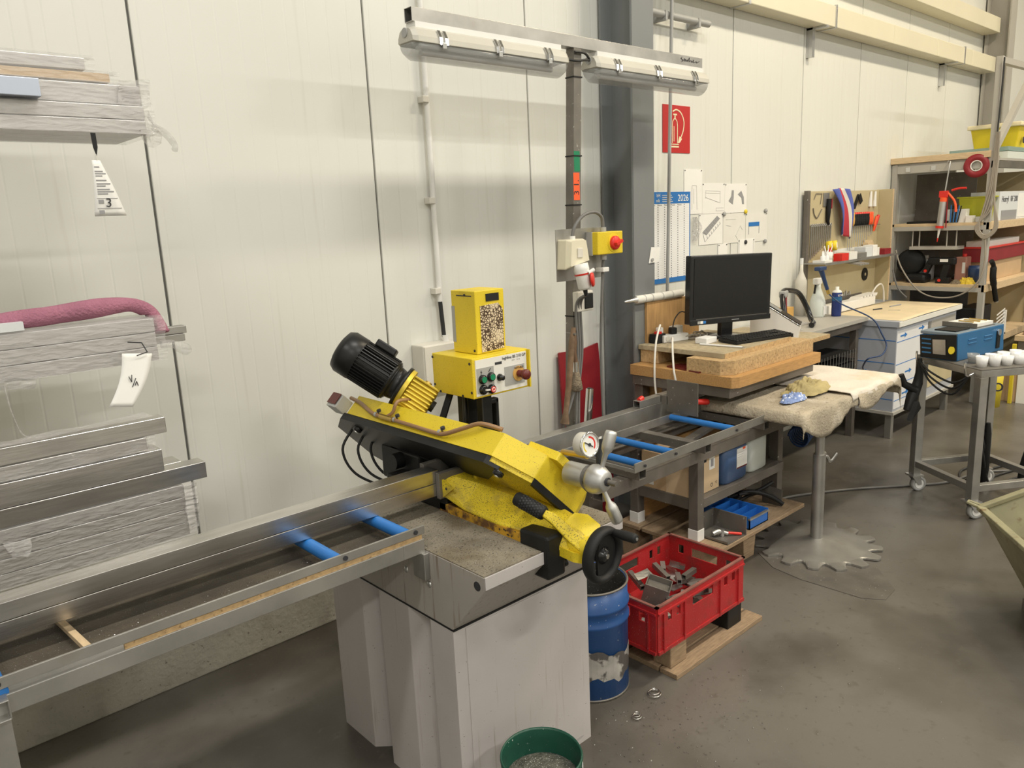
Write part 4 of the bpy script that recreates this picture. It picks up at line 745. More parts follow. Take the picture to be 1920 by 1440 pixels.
ca = thing('lamp_cable', 'short black cable joining the two strip lamps at the post', 'cable', (2.84, -.53, 2.55)); MB().tube(spline([(2.745, -.505, 2.57), (2.80, -.54, 2.56), (2.87, -.535, 2.57), (2.935, -.505, 2.58)], 5), .006, 8).build('cable', 'cable_black', ca); MB().tube(spline([(2.80, -.535, 2.60), (2.87, -.535, 2.60), (2.935, -.505, 2.585)], 5), .006, 8).build('cable', 'cable_black', ca)
pl = thing('socket_board', 'steel plate on the lamp post with cream socket and yellow switch', 'socket board', (2.8, -.53, 1.54))
MB().box(2.637, -.5315, 1.542, 2.98, -.5285, 1.79).build('plate', 'steel_matt', pl)
yb = MB().box(2.855, -.605, 1.658, 3.045, -.532, 1.768).build('main_switch', 'yellow_paint', pl, .004)
yb.scale = (1, 1, 1); MB().box(2.850, -.57, 1.655, 2.858, -.532, 1.77).build('switch_base', 'grey_plastic', yb)
MB().cyl((2.975, -.605, 1.712), (2.975, -.608, 1.712), .045, seg=32).build('switch_disc', 'yellow_tape', yb); MB().lathe((2.975, -.608, 1.712), (0, -1, 0), [(.034, 0), (.034, .012), (.028, .018), (0, .018)], 28).build('switch_rotor', 'red_bright', yb)
MB().bar((2.955, -.634, 1.705), (3.0, -.634, 1.722), .014, .022, (0, 1, 0)).build('switch_grip', 'red_bright', yb)
MB().cyl((2.935, -.57, 1.768), (2.935, -.57, 1.79), .016, seg=14).build('cable_gland', 'grey_plastic', yb); MB().cyl((2.935, -.57, 1.658), (2.935, -.57, 1.63), .016, seg=14).build('cable_gland', 'grey_plastic', yb); MB().box(2.915, -.585, 1.57, 2.96, -.532, 1.592).build('cable_clip', 'white_plastic', yb, .003)
sk = MB().loft([[(2.640, y, 1.60), (2.800, y, 1.628), (2.775, y, 1.742), (2.652, y, 1.742)] for y in (-.532, -.585)]+[[(2.655, -.61, 1.615), (2.785, -.61, 1.638), (2.765, -.61, 1.735), (2.665, -.61, 1.735)]]).build('wall_socket', 'duct_cream', pl, .006)
MB().cyl((2.712, -.57, 1.742), (2.712, -.57, 1.757), .014).build('cable_gland', 'white_plastic', sk); MB().box(2.70, -.616, 1.655, 2.735, -.61, 1.70).build('lid_latch', 'offwhite', sk, .002)
p0 = Vector((2.715, -.615, 1.625)); pd = Vector((.10, -.12, -1)).normalized()
pg = MB().lathe(p0, pd, [(.0, 0), (.036, 0), (.038, .03), (.034, .055), (.032, .115), (.022, .125), (0, .125)], 24).build('round_plug', 'white_plastic', pl)
MB().lathe(p0, pd, [(.0382, .046), (.0362, .054)], 24).build('plug_ring', 'red_bright', pg); e0 = p0+pd*.075+Vector((.022, -.032, 0)); ed = Vector((.55, -.8, .1)).normalized()
MB().lathe(e0, ed, [(0, 0), (.036, 0), (.037, .008), (.030, .013), (0, .013)], 28).build('plug_lid', 'red_bright', pg); MB().cyl(e0+Vector((-.02, .0, .03)), e0+Vector((.01, -.01, .045)), .01).build('lid_hinge', 'white_plastic', pg)
MB().cyl(p0+pd*.125, p0+pd*.155, .012, .008).build('strain_relief', 'black_rubber', pg)
lsw = thing('light_switch', 'grey surface light switch with black rocker below the red plug', 'switch', (2.80, -.55, 1.38)); MB().box(2.745, -.562, 1.385, 2.862, -.527, 1.485).build('body', 'offwhite', lsw, .006); MB().box(2.795, -.568, 1.397, 2.855, -.56, 1.473).build('rocker', 'black_rubber', lsw, .004)
cc = thing('post_cables', 'grey cables hanging down the lamp post from plug and switches', 'cables', (2.8, -.55, .5))
MB().tube(spline([(2.712, -.57, 1.755), (2.725, -.575, 1.80), (2.78, -.58, 1.85), (2.86, -.58, 1.865), (2.92, -.575, 1.84), (2.935, -.57, 1.79)], 6), .0085, 8).build('cable', 'cable_grey', cc)
MB().tube(spline([(2.935, -.57, 1.63), (2.938, -.56, 1.57), (2.925, -.55, 1.2), (2.93, -.55, .9), (2.945, -.55, .5)], 6), .0075, 8).build('cable', 'cable_grey', cc)
for dx, xe in ((0, 2.60), (.018, 2.72), (.034, 2.74)): MB().tube(spline([p0+pd*.15+Vector((dx*.2, 0, 0)), (2.735+dx, -.56, 1.42), (2.745+dx, -.555, 1.2), (2.72+dx, -.55, 1.0), (xe, -.55, .75), (xe-.02, -.55, .55)], 6), .0062, 8).build('cable', 'cable_grey', cc)
br = thing('hand_brush', 'old brush with wooden handle hanging on the lamp post', 'brush', (2.70, -.55, .95)); MB().tube([(2.735, -.545, 1.30), (2.728, -.55, 1.24), (2.722, -.552, 1.19), (2.728, -.552, 1.14)], [.008, .012, .011, .014], 10).build('handle', 'handle_wood', br)
MB().cyl((2.729, -.552, 1.14), (2.730, -.552, 1.09), .016).build('ferrule', 'chrome', br); MB().lathe((2.730, -.552, 1.09), (0, 0, -1), [(.016, 0), (.026, .04), (.034, .09), (.02, .1), (0, .1)], 14).build('bristles', 'bristle', br)
ir = thing('iron_bar', 'rusty flat iron bar hanging on a nail of the lamp post', 'iron bar', (2.68, -.55, .85)); MB().tube([(2.712, -.562, 1.315), (2.695, -.563, 1.24), (2.66, -.565, 1.02), (2.635, -.565, .90), (2.625, -.565, .845)], [.012, .016, .015, .013, .024], 8).build('bar', 'rust_steel', ir); MB().cyl((2.705, -.52, 1.285), (2.70, -.585, 1.285), .006).build('nail', 'steel_dark', ir)
ct = thing('chrome_pin', 'upright chrome tube on a small steel block behind the fence', 'steel pin', (2.92, -.47, .60)); MB().cyl((2.905, -.46, .74), (2.932, -.46, .955), .021, seg=20).build('tube', 'chrome', ct); MB().cyl((2.932, -.46, .955), (2.9325, -.46, .958), .014, seg=16).build('bore', 'ink', ct); MB().box(2.86, -.50, .0, 2.97, -.42, .745).build('block', 'steel_bench', ct, .003)

# ------------------------------------------------------------------ outfeed roller table on its bench
wp = thing('wooden_pallet', 'worn wooden pallet under the bench of the outfeed rollers', 'pallet', (3.5, -.85, 0))
for y in (-1.17, -1.01, -.85, -.69): MB().box(3.045, y, .178, 3.93, y+.145, .2).build('plank', 'wood_pallet', wp, .003)
for y in (-1.09, -.87, -.66):
    for x in ((3.06, 3.43) if y < -1 else (3.06, 3.43, 3.80)): MB().prism([(x, y, .0), (x+.10, y, .0), (x+.125, y, .178), (x-.01, y, .178)], (0, .095, 0)).build('block', 'wood_pallet', wp, .004)
be = thing('outfeed_bench', 'dark steel bench with shelf and paint splashes beside the red crate', 'bench', (3.5, -.86, .2))
for x, y in ((3.08, -1.035), (3.08, -.655), (3.93, -1.0), (3.93, -.655)): MB().box(x, y, .2, x+.055, y+.055, .625).build('leg', 'steel_bench', be, .003)
for x, y in ((3.08, -1.035), (3.08, -.655)): MB().box(x-.002, y-.002, .2, x+.057, y+.057, .262).build('leg_paint', 'white_plastic', be, .002)
MB().htube((2.36, -1.008, .657), (3.985, -1.008, .657), .06, .064, .004).build('front_beam', 'steel_bench', be, .003); MB().htube((2.36, -.63, .657), (3.985, -.63, .657), .06, .064, .004).build('rear_beam', 'steel_bench', be, .003)
for x in (3.107, 3.955): MB().box(x-.02, -.98, .36, x+.02, -.655, .42).build('side_rail', 'steel_bench', be, .002)
MB().box(3.135, -1.035, .37, 3.93, -1.0, .42).build('front_rail', 'steel_bench', be, .002); MB().box(3.09, -.998, .40, 3.97, -.61, .419).build('shelf_board', 'steel_bench', be, .002); MB().box(3.10, -.62, .2, 3.97, -.605, .60).build('back_panel', 'wood', be)
ot = thing('outfeed_roller_table', 'low roller table with three blue rollers and a steel fence', 'roller table', (3.1, -.85, .69))
MB().box(2.50, -1.105, .735, 3.78, -1.099, .778).build('front_rail', 'steel_matt', ot, .001); MB().box(2.42, -.712, .735, 3.78, -.706, .778).build('rear_rail', 'steel_matt', ot, .001); MB().box(2.50, -1.099, .735, 2.506, -.712, .752).build('end_strip', 'steel_matt', ot, .001)
for x in (2.56, 3.07, 3.62): MB().htube((x, -1.10, .7125), (x, -.55, .7125), .05, .043, .003).build('cross_tube', 'steel_dark', ot, .002)
for x in (2.555, 2.785, 3.30): MB().cyl((x, -1.10, .762), (x, -.71, .762), .0165, seg=20).build('roller', 'roller_blue', ot); MB().cyl((x+.012, -1.107, .755), (x+.012, -1.112, .755), .007, seg=8).build('bolt', 'ink', ot)
MB().box(2.60, -.712, .690, 3.78, -.60, .694).build('drip_sheet', 'steel_dark', ot); MB().box(2.72, -1.09, .700, 3.0, -.72, .735).build('inner_plate', 'steel_dark', ot) if False else None
MB().htube((1.98, -.60, .785), (4.35, -.60, .785), .06, .085, .003).build('fence', 'steel_matt', ot, .002); MB().box(1.98, -.64, .735, 4.35, -.56, .742).build('fence_foot', 'steel_dark', ot)
MB().bar((3.0, -.90, .66), (3.7, -.75, .66), .05, .02).build('inner_brace', 'steel_dark', be)
sp_ = thing('stop_plate', 'square steel stop plate standing across the outfeed rollers', 'stop plate', (3.33, -.77, .78)); MB().box(3.325, -.865, .781, 3.331, -.665, .962).build('plate', 'steel_dark', sp_, .001); MB().htube((3.14, -.605, .848), (3.32, -.605, .848), .045, .038, .003).build('slide', 'steel_matt', sp_, .001); MB().htube((3.34, -.605, .848), (3.50, -.605, .848), .045, .038, .003).build('slide', 'steel_matt', sp_, .001); MB().box(3.325, -.67, .82, 3.331, -.58, .867).build('web', 'steel_dark', sp_)
MB().cyl((3.16, -.605, .866), (3.19, -.605, .875), .014).build('red_cap', 'red_bright', sp_)
tc_ = thing('toggle_clamp', 'toggle clamp with red handle behind the stop plate', 'clamp', (3.56, -.72, .78)); MB().tube(spline([(3.40, -.70, .80), (3.45, -.71, .825), (3.50, -.72, .81)], 4), .010, 8).build('linkage', 'steel_dark', tc_); MB().box(3.38, -.75, .775, 3.50, -.68, .79).build('base', 'steel_dark', tc_); MB().lathe((3.49, -.73, .812), (.9, -.55, -.08), [(.008, 0), (.016, .015), (.018, .07), (.015, .085), (0, .087)], 14).build('handle', 'red_bright', tc_)
one('bolt_pile', MB().lathe((3.56, -.66, .80), (1, .2, .3), [(0, 0), (.02, 0), (.02, .02), (.01, .02), (.01, .06), (0, .06)], 6), 'zinc', 'loose bolt lying by the toggle clamp', 'bolt')
# things stored in the bench
cbx = thing('cardboard_box', 'shipping carton with black handling symbols on the bench shelf', 'cardboard box', (3.16, -.87, .42), local=True); cbx.location = (3.17, -.85, .4195); cbx.rotation_euler = (0, 0, .0)
MB().box(-.075, -.14, 0, .165, .18, .20).build('carton', 'cardboard', cbx, .002); MB().box(-.0755, -.1405, .001, .1655, .02, .1995).build('carton_front', 'cardboard_light', cbx)
MB().box(-.0765, .10, .02, -.075, .175, .075).build('barcode_field', 'paper_old', cbx); q = MB()
for k in range(9): q.box(-.0772, .105+.007*k, .04, -.0764, .108+.007*k+.002*(k % 2), .07)
q.build('barcode', 'ink', cbx)
for x in (-.055, -.015):
    q = MB(); a = .018
    for (x0, z0, x1, z1) in ((x, .02, x+2*a-.004, .0215), (x, .06, x+2*a-.004, .0615), (x, .02, x+.0015, .0615), (x+2*a-.0055, .02, x+2*a-.004, .0615)): q.box(x0, -.1415, z0, x1, -.1404, z1)
    if x < -.03: q.box(x+.009, -.1415, .028, x+.013, -.1404, .052); q.box(x+.019, -.1415, .028, x+.023, -.1404, .052); q.box(x+.006, -.1415, .026, x+.026, -.1404, .028)
    else: q.box(x+.010, -.1415, .040, x+.024, -.1404, .055); q.box(x+.0155, -.1415, .028, x+.0175, -.1404, .04); q.box(x+.011, -.1415, .026, x+.022, -.1404, .028)
    q.build('handling_symbol', 'ink', cbx)
MB().box(.015, -.1415, .165, .05, -.1404, .19).build('black_mark', 'ink', cbx); MB().box(.075, -.142, .115, .125, -.1404, .19).build('address_label', 'paper', cbx); q = MB(); q.box(.088, -.1428, .13, .112, -.142, .17); q.build('label_code', 'ink_grey', cbx)
MB().torus((.10, -.1412, .03), (0, 1, 0), .009, .0015, 12, 5, .3).build('recycling_mark', 'ink', cbx); MB().torus((.14, -.1412, .035), (0, 1, 0), .009, .0015, 3, 5, .3).build('recycling_mark', 'ink', cbx)
def can(name, label, x0, x1, y0, y1, h, m, capm):
    t = thing(name, label, 'canister', ((x0+x1)/2, (y0+y1)/2, .4195)); z = .4195; c_ = .03
    def rr(k, zz): 
        xa, xb, ya, yb_ = x0+k, x1-k, y0+k, y1-k; return [(xa+c_, ya, zz), (xb-c_, ya, zz), (xb-c_*.3, ya+c_*.3, zz), (xb, ya+c_, zz), (xb, yb_-c_, zz), (xb-c_*.3, yb_-c_*.3, zz), (xb-c_, yb_, zz), (xa+c_, yb_, zz), (xa+c_*.3, yb_-c_*.3, zz), (xa, yb_-c_, zz), (xa, ya+c_, zz), (xa+c_*.3, ya+c_*.3, zz)]
    MB().loft([rr(.012, z), rr(0, z+.015), rr(0, z+h-.05), rr(.02, z+h-.015), rr(.04, z+h)], True).build('body', m, t)
    MB().cyl((x0+.05, (y0+y1)/2, z+h), (x0+.05, (y0+y1)/2, z+h+.018), .022).build('cap', capm, t); MB().tube(arc((x0+.09, (y0+y1)/2, z+h-.002), (x1-.04, (y0+y1)/2, z+h-.002), .018, 8, (0, 0, 1)), .009, 8).build('handle', m, t); return t
jc = can('blue_canister', 'dark blue liquid canister with white label on the bench shelf', 3.355, 3.585, -1.015, -.85, .235, 'jerry_blue', 'red_bright')
MB().box(3.465, -1.0185, .49, 3.565, -1.0155, .60).build('label', 'paper', jc); MB().box(3.465, -1.0192, .49, 3.565, -1.0184, .497).build('label_stripe', 'maroon', jc); MB().box(3.52, -1.0192, .588, 3.545, -1.0184, .60).build('label_logo', 'orange_red', jc)
for k in range(3): MB().box(3.475, -1.0192, .575-.012*k, 3.535-.02*(k == 2), -1.0184, .578-.012*k).build('label_text', 'ink_light', jc)
can('white_canister', 'milky white canister beside the dark blue one on the shelf', 3.62, 3.80, -1.01, -.83, .235, 'jerry_white', 'red_bright')
sb = thing('steel_box', 'open grey steel box standing on the pallet', 'steel box', (3.2, -1.06, .2)); x0, x1, y0, y1 = 3.10, 3.33, -1.16, -1.05
for a in ((3.32, -1.165, .2, 3.326, -.965, .30), (3.155, -.971, .2, 3.32, -.965, .30), (3.15, -1.165, .2, 3.32, -.965, .2035), (3.15, -1.165, .2, 3.156, -.965, .215)): MB().box(*a).build('side', 'steel_dark', sb)
MB().box(3.365, -1.10, .27, 3.371, -.975, .31).build('loose_strip', 'steel_matt', sb) if False else None
wr = thing('red_pliers', 'steel locking pliers with a red handle in the steel box', 'pliers', (3.2, -1.10, .204)); MB().tube(spline([(3.175, -1.06, .225), (3.21, -1.075, .232), (3.245, -1.105, .218)], 4), [.014]*5+[.010]*4, 8).build('jaw', 'zinc', wr); MB().cyl((3.24, -1.10, .222), (3.30, -1.15, .211), .007).build('handle', 'red_bright', wr); MB().cyl((3.225, -1.085, .205), (3.225, -1.085, .24), .012).build('pivot', 'zinc', wr)
bb = thing('blue_parts_bin', 'blue plastic bin with dividers on the pallet', 'storage bin', (3.5, -1.05, .2)); 
for a in ((3.39, -1.145, .2, 3.575, -1.139, .255), (3.39, -.86, .2, 3.575, -.854, .275), (3.39, -1.145, .2, 3.396, -.854, .27), (3.569, -1.145, .2, 3.575, -.854, .27), (3.39, -1.145, .2, 3.575, -.854, .206)): MB().box(*a).build('side', 'blue_plastic', bb)
for k in range(4): MB().box(3.400+.0, -1.08+.055*k, .206, 3.570, -1.077+.055*k, .258).build('divider', 'blue_plastic', bb)
MB().box(3.385, -1.150, .253, 3.58, -1.136, .262).build('grip_rim', 'steel_matt', bb)
tn = thing('welding_tongs', 'black tongs and cables lying on the pallet beside the blue bin', 'tongs', (3.75, -1.0, .2)); MB().tube(spline([(3.58, -.90, .27), (3.66, -.98, .30), (3.74, -1.06, .27), (3.78, -1.12, .225)], 5), .012, 8).build('arm', 'black_rubber', tn); MB().tube(spline([(3.60, -.95, .29), (3.72, -1.0, .295), (3.84, -1.02, .315)], 5), .010, 8).build('arm', 'black_rubber', tn); MB().tube(spline([(3.62, -.93, .24), (3.75, -.98, .265), (3.80, -1.09, .225)], 5), .010, 8).build('arm', 'black_rubber', tn)
MB().tube(spline([(3.40, -.80, .25), (3.5, -.83, .32), (3.6, -.86, .33), (3.68, -.90, .28), (3.60, -.93, .24)], 5), .022, 8).build('cable', 'black_rubber', tn); MB().box(3.80, -1.10, .2, 3.806, -.98, .30).build('stop_plate', 'steel_dark', tn)

# ------------------------------------------------------------------ cloth covered support stand
sd_ = thing('support_stand', 'round pole stand on a toothed saw blade foot', 'stand', (3.863, -1.279, 0)); px, py = 3.863, -1.279
pts = []; n_ = 15
for k in range(n_):
    a = 2*PI*k/n_
    for da, r in ((-.13, .335), (-.10, .31), (-.06, .285), (0, .272), (.06, .285), (.10, .31), (.13, .335)): pts.append((a+da*1.0, r))
    pts.append((a+PI/n_, .340))
b = MB(); m = len(pts); b.add([(px, py, .055)]+[(px+.262*math.cos(a), py+.262*math.sin(a), .018) for a, r in pts]+[(px+r*math.cos(a), py+r*math.sin(a), .014) for a, r in pts]+[(px+r*math.cos(a), py+r*math.sin(a), .004) for a, r in pts],
    [(0, 1+i, 1+(i+1) % m) for i in range(m)]+[(1+i, 1+m+i, 1+m+(i+1) % m, 1+(i+1) % m) for i in range(m)]+[(1+m+i, 1+2*m+i, 1+2*m+(i+1) % m, 1+m+(i+1) % m) for i in range(m)])
b.build('toothed_foot', 'rust_floor' if 'rust_floor' in MATS else 'steel_matt', sd_); MB().cyl((px, py, .05), (px, py, .53), .033, seg=20).build('outer_pole', 'steel_matt', sd_); MB().cyl((px, py, .53), (px, py, .752), .024, seg=18).build('inner_pole', 'steel_matt', sd_)
MB().tube(spline([(px+.03, py, .51), (px+.07, py-.01, .50), (px+.085, py-.02, .47), (px+.12, py-.04, .515)], 4), .009, 8).build('clamp_lever', 'steel_matt', sd_); MB().cyl((px+.02, py, .52), (px+.055, py, .52), .014).build('clamp_bolt', 'steel_dark', sd_)
one('floor_plate', MB().prism([(3.45, -1.25, .0), (3.56, -1.10, .0), (3.92, -1.30, .0), (3.80, -1.64, .0), (3.62, -1.80, .0), (3.49, -1.81, .0), (3.43, -1.72, 0), (3.42, -1.42, .0)], (0, 0, .003)), 'steel_dark', 'thin dark sheet lying under the toothed stand foot', 'sheet')
bd = MB(); bd.box(3.62, -1.30, .7785, 4.72, -.72, .80); one('support_board', bd, 'wood_light', 'board carried by the pole stand under the dirty cloths', 'board')
def drape(x0, x1, y0, y1, z, front, side, seed, amp=.008, nu=46, nv=40, hx=0, fnf=None):
    """cloth lying on a board with hems hanging over its edges"""
    def fn(u, v):
        W = x1-x0; D = y1-y0; su = -side+u*(W+side+hx); sv = -front+v*(D+front)
        x = x0+max(0, min(W, su)); y = y0+max(0, min(D, sv)); zz = z; nz = mnoise.noise(Vector((su*6+seed, sv*6, seed)))
        if sv < 0: f = front if not fnf else fnf(su/W); k = sv/front; zz += f*k; y += -.012*math.sin(-k*PI*.7)-.012*mnoise.noise(Vector((su*14, seed, k)))
        if su < 0: zz += su; x -= .018*math.sin(-su/side*PI*.6)+.012*nz
        if su > W: zz -= (su-W); x += .016+.012*nz
        return (x, y, zz+amp*nz+(amp*.5*abs(mnoise.noise(Vector((su*17, sv*17, seed+4))))))
    return MB().grid(fn, nu, nv)
one('dirty_cloth', drape(3.60, 4.20, -1.315, -.68, .806, .13, .06, 3, .008, fnf=lambda s: .07+.09*max(0, math.sin((s+.05)*3.6))), 'cloth_dirty', 'grubby brown cloth draped over the left half of the stand board', 'cloth', solid=.004)
one('pale_cloth_underlay', drape(4.19, 4.76, -1.325, -.70, .806, .12, .0, 8, .006, hx=.10, fnf=lambda s: .07+.04*math.sin(6*s)), 'cloth_dirty', 'grey brown cloth with hanging corner under the whitish towel', 'cloth', solid=.004)
one('white_towel', drape(4.13, 4.77, -1.315, -.66, .822, .05, .0, 13, .010, hx=.06), 'cloth_white', 'whitish stained towel spread over the stand board end', 'towel', solid=.004)
def heap(cx_, cy_, rx, ry, z, h, seed):
    def fn(u, v):
        a = 2*PI*u; r = v; n = mnoise.noise(Vector((math.cos(a)*1.4*r+seed, math.sin(a)*1.4*r, seed)))*.6+abs(mnoise.noise(Vector((math.cos(a)*3.4*r+seed, math.sin(a)*3.4*r, seed))))*.9-.2+abs(mnoise.noise(Vector((math.cos(a)*7*r+seed, math.sin(a)*9*r, seed))))*.35
        return (cx_+rx*r*math.cos(a)*(1+.35*n), cy_+ry*r*math.sin(a)*(1+.35*n), z+max(.001, h*(1-r**2.5)*(.75+.6*n)))
    return MB().grid(fn, 72, 26)
one('olive_rag', heap(4.05, -1.10, .21, .085, .824, .08, 5), 'cloth_olive', 'crumpled olive rag lying on the cloths', 'rag'); one('blue_rag', heap(3.84, -1.13, .11, .05, .815, .05, 11), 'cloth_blue', 'small blue and white rag beside the crumpled olive one', 'rag')
one('coiled_hose', MB().tube([(4.30+.045*math.cos(t*1.0)+.004*t, -.80+.0*t, .50+.045*math.sin(t)) if False else (4.20+.0022*t*1.2, -.98+.062*math.cos(t), .49+.062*math.sin(t)+.0012*t) for t in [i*.35 for i in range(170)]], .006, 6), 'hose_blue', 'dark coiled air hose hanging under the draped stand board', 'hose')
fc_ = one('floor_cable', MB().tube(spline([(3.9, -.70, .008), (4.2, -.76, .008), (4.47, -.83, .008), (4.83, -1.05, .008), (5.1, -1.27, .008), (5.35, -1.45, .008), (5.7, -1.55, .008), (5.9, -1.8, .008), (5.6, -2.0, .008)], 8), .008, 8), 'cable_grey', 'dark cable lying on the floor towards the welding cart', 'cable')

# ------------------------------------------------------------------ computer desk
dk = thing('computer_desk', 'high wooden computer desk built of chipboard slabs against the column', 'desk', (3.95, -.6, 0))
MB().box(3.59, -.855, 1.052, 4.31, -.262, 1.08).build('top_board', 'chip_top', dk, .002); MB().box(3.59, -.857, 1.0525, 4.31, -.855, 1.0795).build('board_edge', 'chipboard', dk)
MB().prism([(3.515, -.875, .975), (3.515, -.845, .975), (3.515, -.66, .975), (4.45, -.66, .975), (4.45, -.93, .975), (3.575, -.93, .975)], (0, 0, .077)).build('front_slab', 'chipboard', dk, .003)
MB().box(3.60, -.40, .975, 4.31, -.27, 1.052).build('rear_slab', 'chipboard', dk, .003); MB().prism([(3.50, -.955, .915), (3.50, -.27, .915), (4.45, -.27, .915), (4.45, -.98, .915), (3.54, -.98, .915)], (0, 0, .059)).build('lower_slab', 'wood', dk, .003)
MB().box(3.51, -.94, .855, 4.44, -.28, .914).build('frame', 'steel_bench', dk, .003)
for x, y in ((3.53, -.54), (3.53, -.34), (4.37, -.54), (4.37, -.34)): MB().box(x, y, 0, x+.06, y+.06, .856).build('leg', 'steel_bench', dk, .003)
MB().box(3.60, -.33, .0, 3.616, -.29, .85).build('side_panel', 'wood', dk) if False else None
MB().box(3.60, -.53, .15, 3.615, -.30, .845).build('side_panel', 'wood_panel', dk); MB().box(3.616, -.53, .15, 4.37, -.515, .845).build('front_panel', 'black_paint', dk)  # black front sheet stands in for the shade under the desk
one('red_folder', MB().prism([(3.50, -.75, .9745), (3.62, -.79, .9745), (3.66, -.52, .9745), (3.55, -.50, .9745)], (0, 0, .008)), 'maroon', 'flat dark red folder in the gap under the desk top', 'folder')
one('back_board', MB().box(3.66, -.275, 1.0805, 4.20, -.258, 1.325), 'wood_panel', 'oak veneered board standing behind the monitor on the desk', 'board')
rl = thing('paper_roll', 'taped paper roll with a metal tip lying on the oak board', 'paper roll', (3.75, -.27, 1.325)); MB().cyl((3.555, -.272, 1.352), (4.02, -.268, 1.349), .0235, seg=18).build('roll', 'paper_old', rl); MB().lathe((3.555, -.272, 1.352), (-1, 0, -.02), [(.0235, 0), (.012, .02), (.009, .09), (0, .10)], 12).build('tip', 'zinc', rl)
for x in (3.63, 3.70, 3.80, 3.90): MB().lathe((x, -.272, 1.3515), (1, 0, .05), [(.024, 0), (.0243, .003)], 18).build('tape_line', 'ink_grey', rl)
# monitor
mt = thing('computer_monitor', 'black widescreen monitor switched off on the desk', 'monitor', (4.10, -.555, 1.08), local=True); mt.rotation_euler = (0, math.radians(1.5), math.radians(-14.5))
MB().box(-.325, -.02, .10, .325, .03, .505).build('casing', 'black_gloss', mt, .006); MB().box(-.300, -.0225, .145, .300, -.0195, .487).build('screen', 'screen', mt); MB().box(-.325, -.026, .095, .325, -.018, .128).build('lower_bezel', 'black_gloss', mt, .003); MB().box(-.28, -.0268, .129, .29, -.0225, .1315).build('bezel_line', 'steel_dark', mt)
MB().box(-.27, -.0275, .103, -.25, -.026, .119).build('sticker', 'grey_plastic', mt); MB().box(-.248, -.0275, .103, -.228, -.026, .119).build('sticker', 'paper', mt); MB().box(-.226, -.0275, .103, -.206, -.026, .119).build('sticker', 'ink_blue', mt); MB().box(.0, -.0268, .109, .06, -.026, .114).build('maker_mark', 'ink_grey', mt)
MB().box(-.045, .01, .015, .045, .05, .15).build('stand_neck', 'black_gloss', mt, .004); MB().lathe((0, .03, 0), (0, 0, 1), [(0, 0), (.12, 0), (.12, .008), (.05, .018), (0, .018)], 28).build('stand_foot', 'black_gloss', mt)
# keyboard
kb_ = thing('keyboard', 'full size black keyboard on the desk in front of the monitor', 'keyboard', (4.12, -.735, 1.081), local=True); kb_.rotation_euler = (math.radians(4), 0, math.radians(-13))
MB().box(-.235, -.075, .004, .235, .075, .022).build('body', 'black_rubber', kb_, .004); MB().box(-.235, -.075, 0, -.2, .075, .006).build('foot', 'black_rubber', kb_); MB().box(.2, -.075, 0, .235, .075, .006).build('foot', 'black_rubber', kb_)
km = None
for r in range(6):
    for c in range(21):
        if r == 0 and 4 <= c <= 9: continue
        if c in (15, 16, 17) and r == 2: continue
        x = -.224+c*.0215; y = -.066+r*.0225
        if km is None: km = MB().box(-.0085, -.0088, 0, .0085, .0088, .007).build('key', 'case_black', kb_, .0015); k_ = km
        else: k_ = km.copy(); COL.objects.link(k_); k_.parent = kb_
        k_.location = (x, y, .022)
MB().box(-.14, -.0745, .022, -.02, -.0575, .029).build('space_bar', 'case_black', kb_, .0015)
# small things on the desk
ps = thing('power_strip', 'white power strip with plugs at the back corner of the desk', 'power strip', (3.80, -.36, 1.08), local=True); ps.rotation_euler = (0, 0, -.25); MB().box(-.09, -.03, .0005, .10, .03, .045).build('body', 'white_plastic', ps, .005); MB().cyl((-.06, -.03, .025), (-.06, -.033, .025), .017, seg=18).build('socket', 'offwhite', ps); MB().box(-.02, -.02, .045, .02, .02, .085).build('plug', 'black_rubber', ps, .006); MB().tube(spline([(0, 0, .085), (.02, .0, .14), (.10, .03, .17), (.2, .05, .12)], 5), .004, 6).build('cable', 'cable_black', ps)
b_ = thing('adapter_box', 'black power adapter with lit red switch at the desk edge', 'adapter', (3.70, -.315, 1.08)); MB().box(3.665, -.35, 1.0805, 3.745, -.285, 1.135).build('body', 'black_rubber', b_, .004); MB().box(3.68, -.345, 1.135, 3.715, -.31, 1.15).build('switch', 'red_bright', b_, .003); MB().box(3.71, -.335, 1.135, 3.742, -.30, 1.17).build('white_plug', 'white_plastic', b_, .004)
MB().tube(spline([(3.70, -.34, 1.17), (3.62, -.40, 1.20), (3.53, -.44, 1.12), (3.475, -.47, .98), (3.47, -.48, .85), (3.46, -.52, .70), (3.45, -.54, .55)], 6), .006, 8).build('white_cable', 'cable_white', b_); MB().tube(spline([(3.75, -.39, 1.10), (3.66, -.46, 1.125), (3.55, -.54, 1.09), (3.48, -.60, .98), (3.475, -.62, .90), (3.47, -.61, .845)], 6), .006, 8).build('white_cable', 'cable_white', b_)
one('small_white_box', MB().box(3.80, -.60, 1.0805, 3.91, -.52, 1.115), 'white_gloss', 'small white device box beside the keyboard', 'box', bevel=.004)
pn = thing('stylus_pen', 'thin white pen lying at the front of the desk', 'pen', (3.80, -.70, 1.08)); MB().cyl((3.765, -.58, 1.086), (3.80, -.835, 1.086), .0055).build('barrel', 'white_gloss', pn); MB().cyl((3.80, -.835, 1.086), (3.803, -.852, 1.086), .004, .001).build('tip', 'zinc', pn)
one('cable_tangle', MB().tube(spline([(3.90+.10*math.sin(i*1.7)+.012*i, -.42+.05*math.cos(i*2.3), 1.087+.012*(i % 3)) for i in range(14)], 5), .004, 6), 'cable_brown', 'tangle of thin cables behind the small white device box', 'cables')
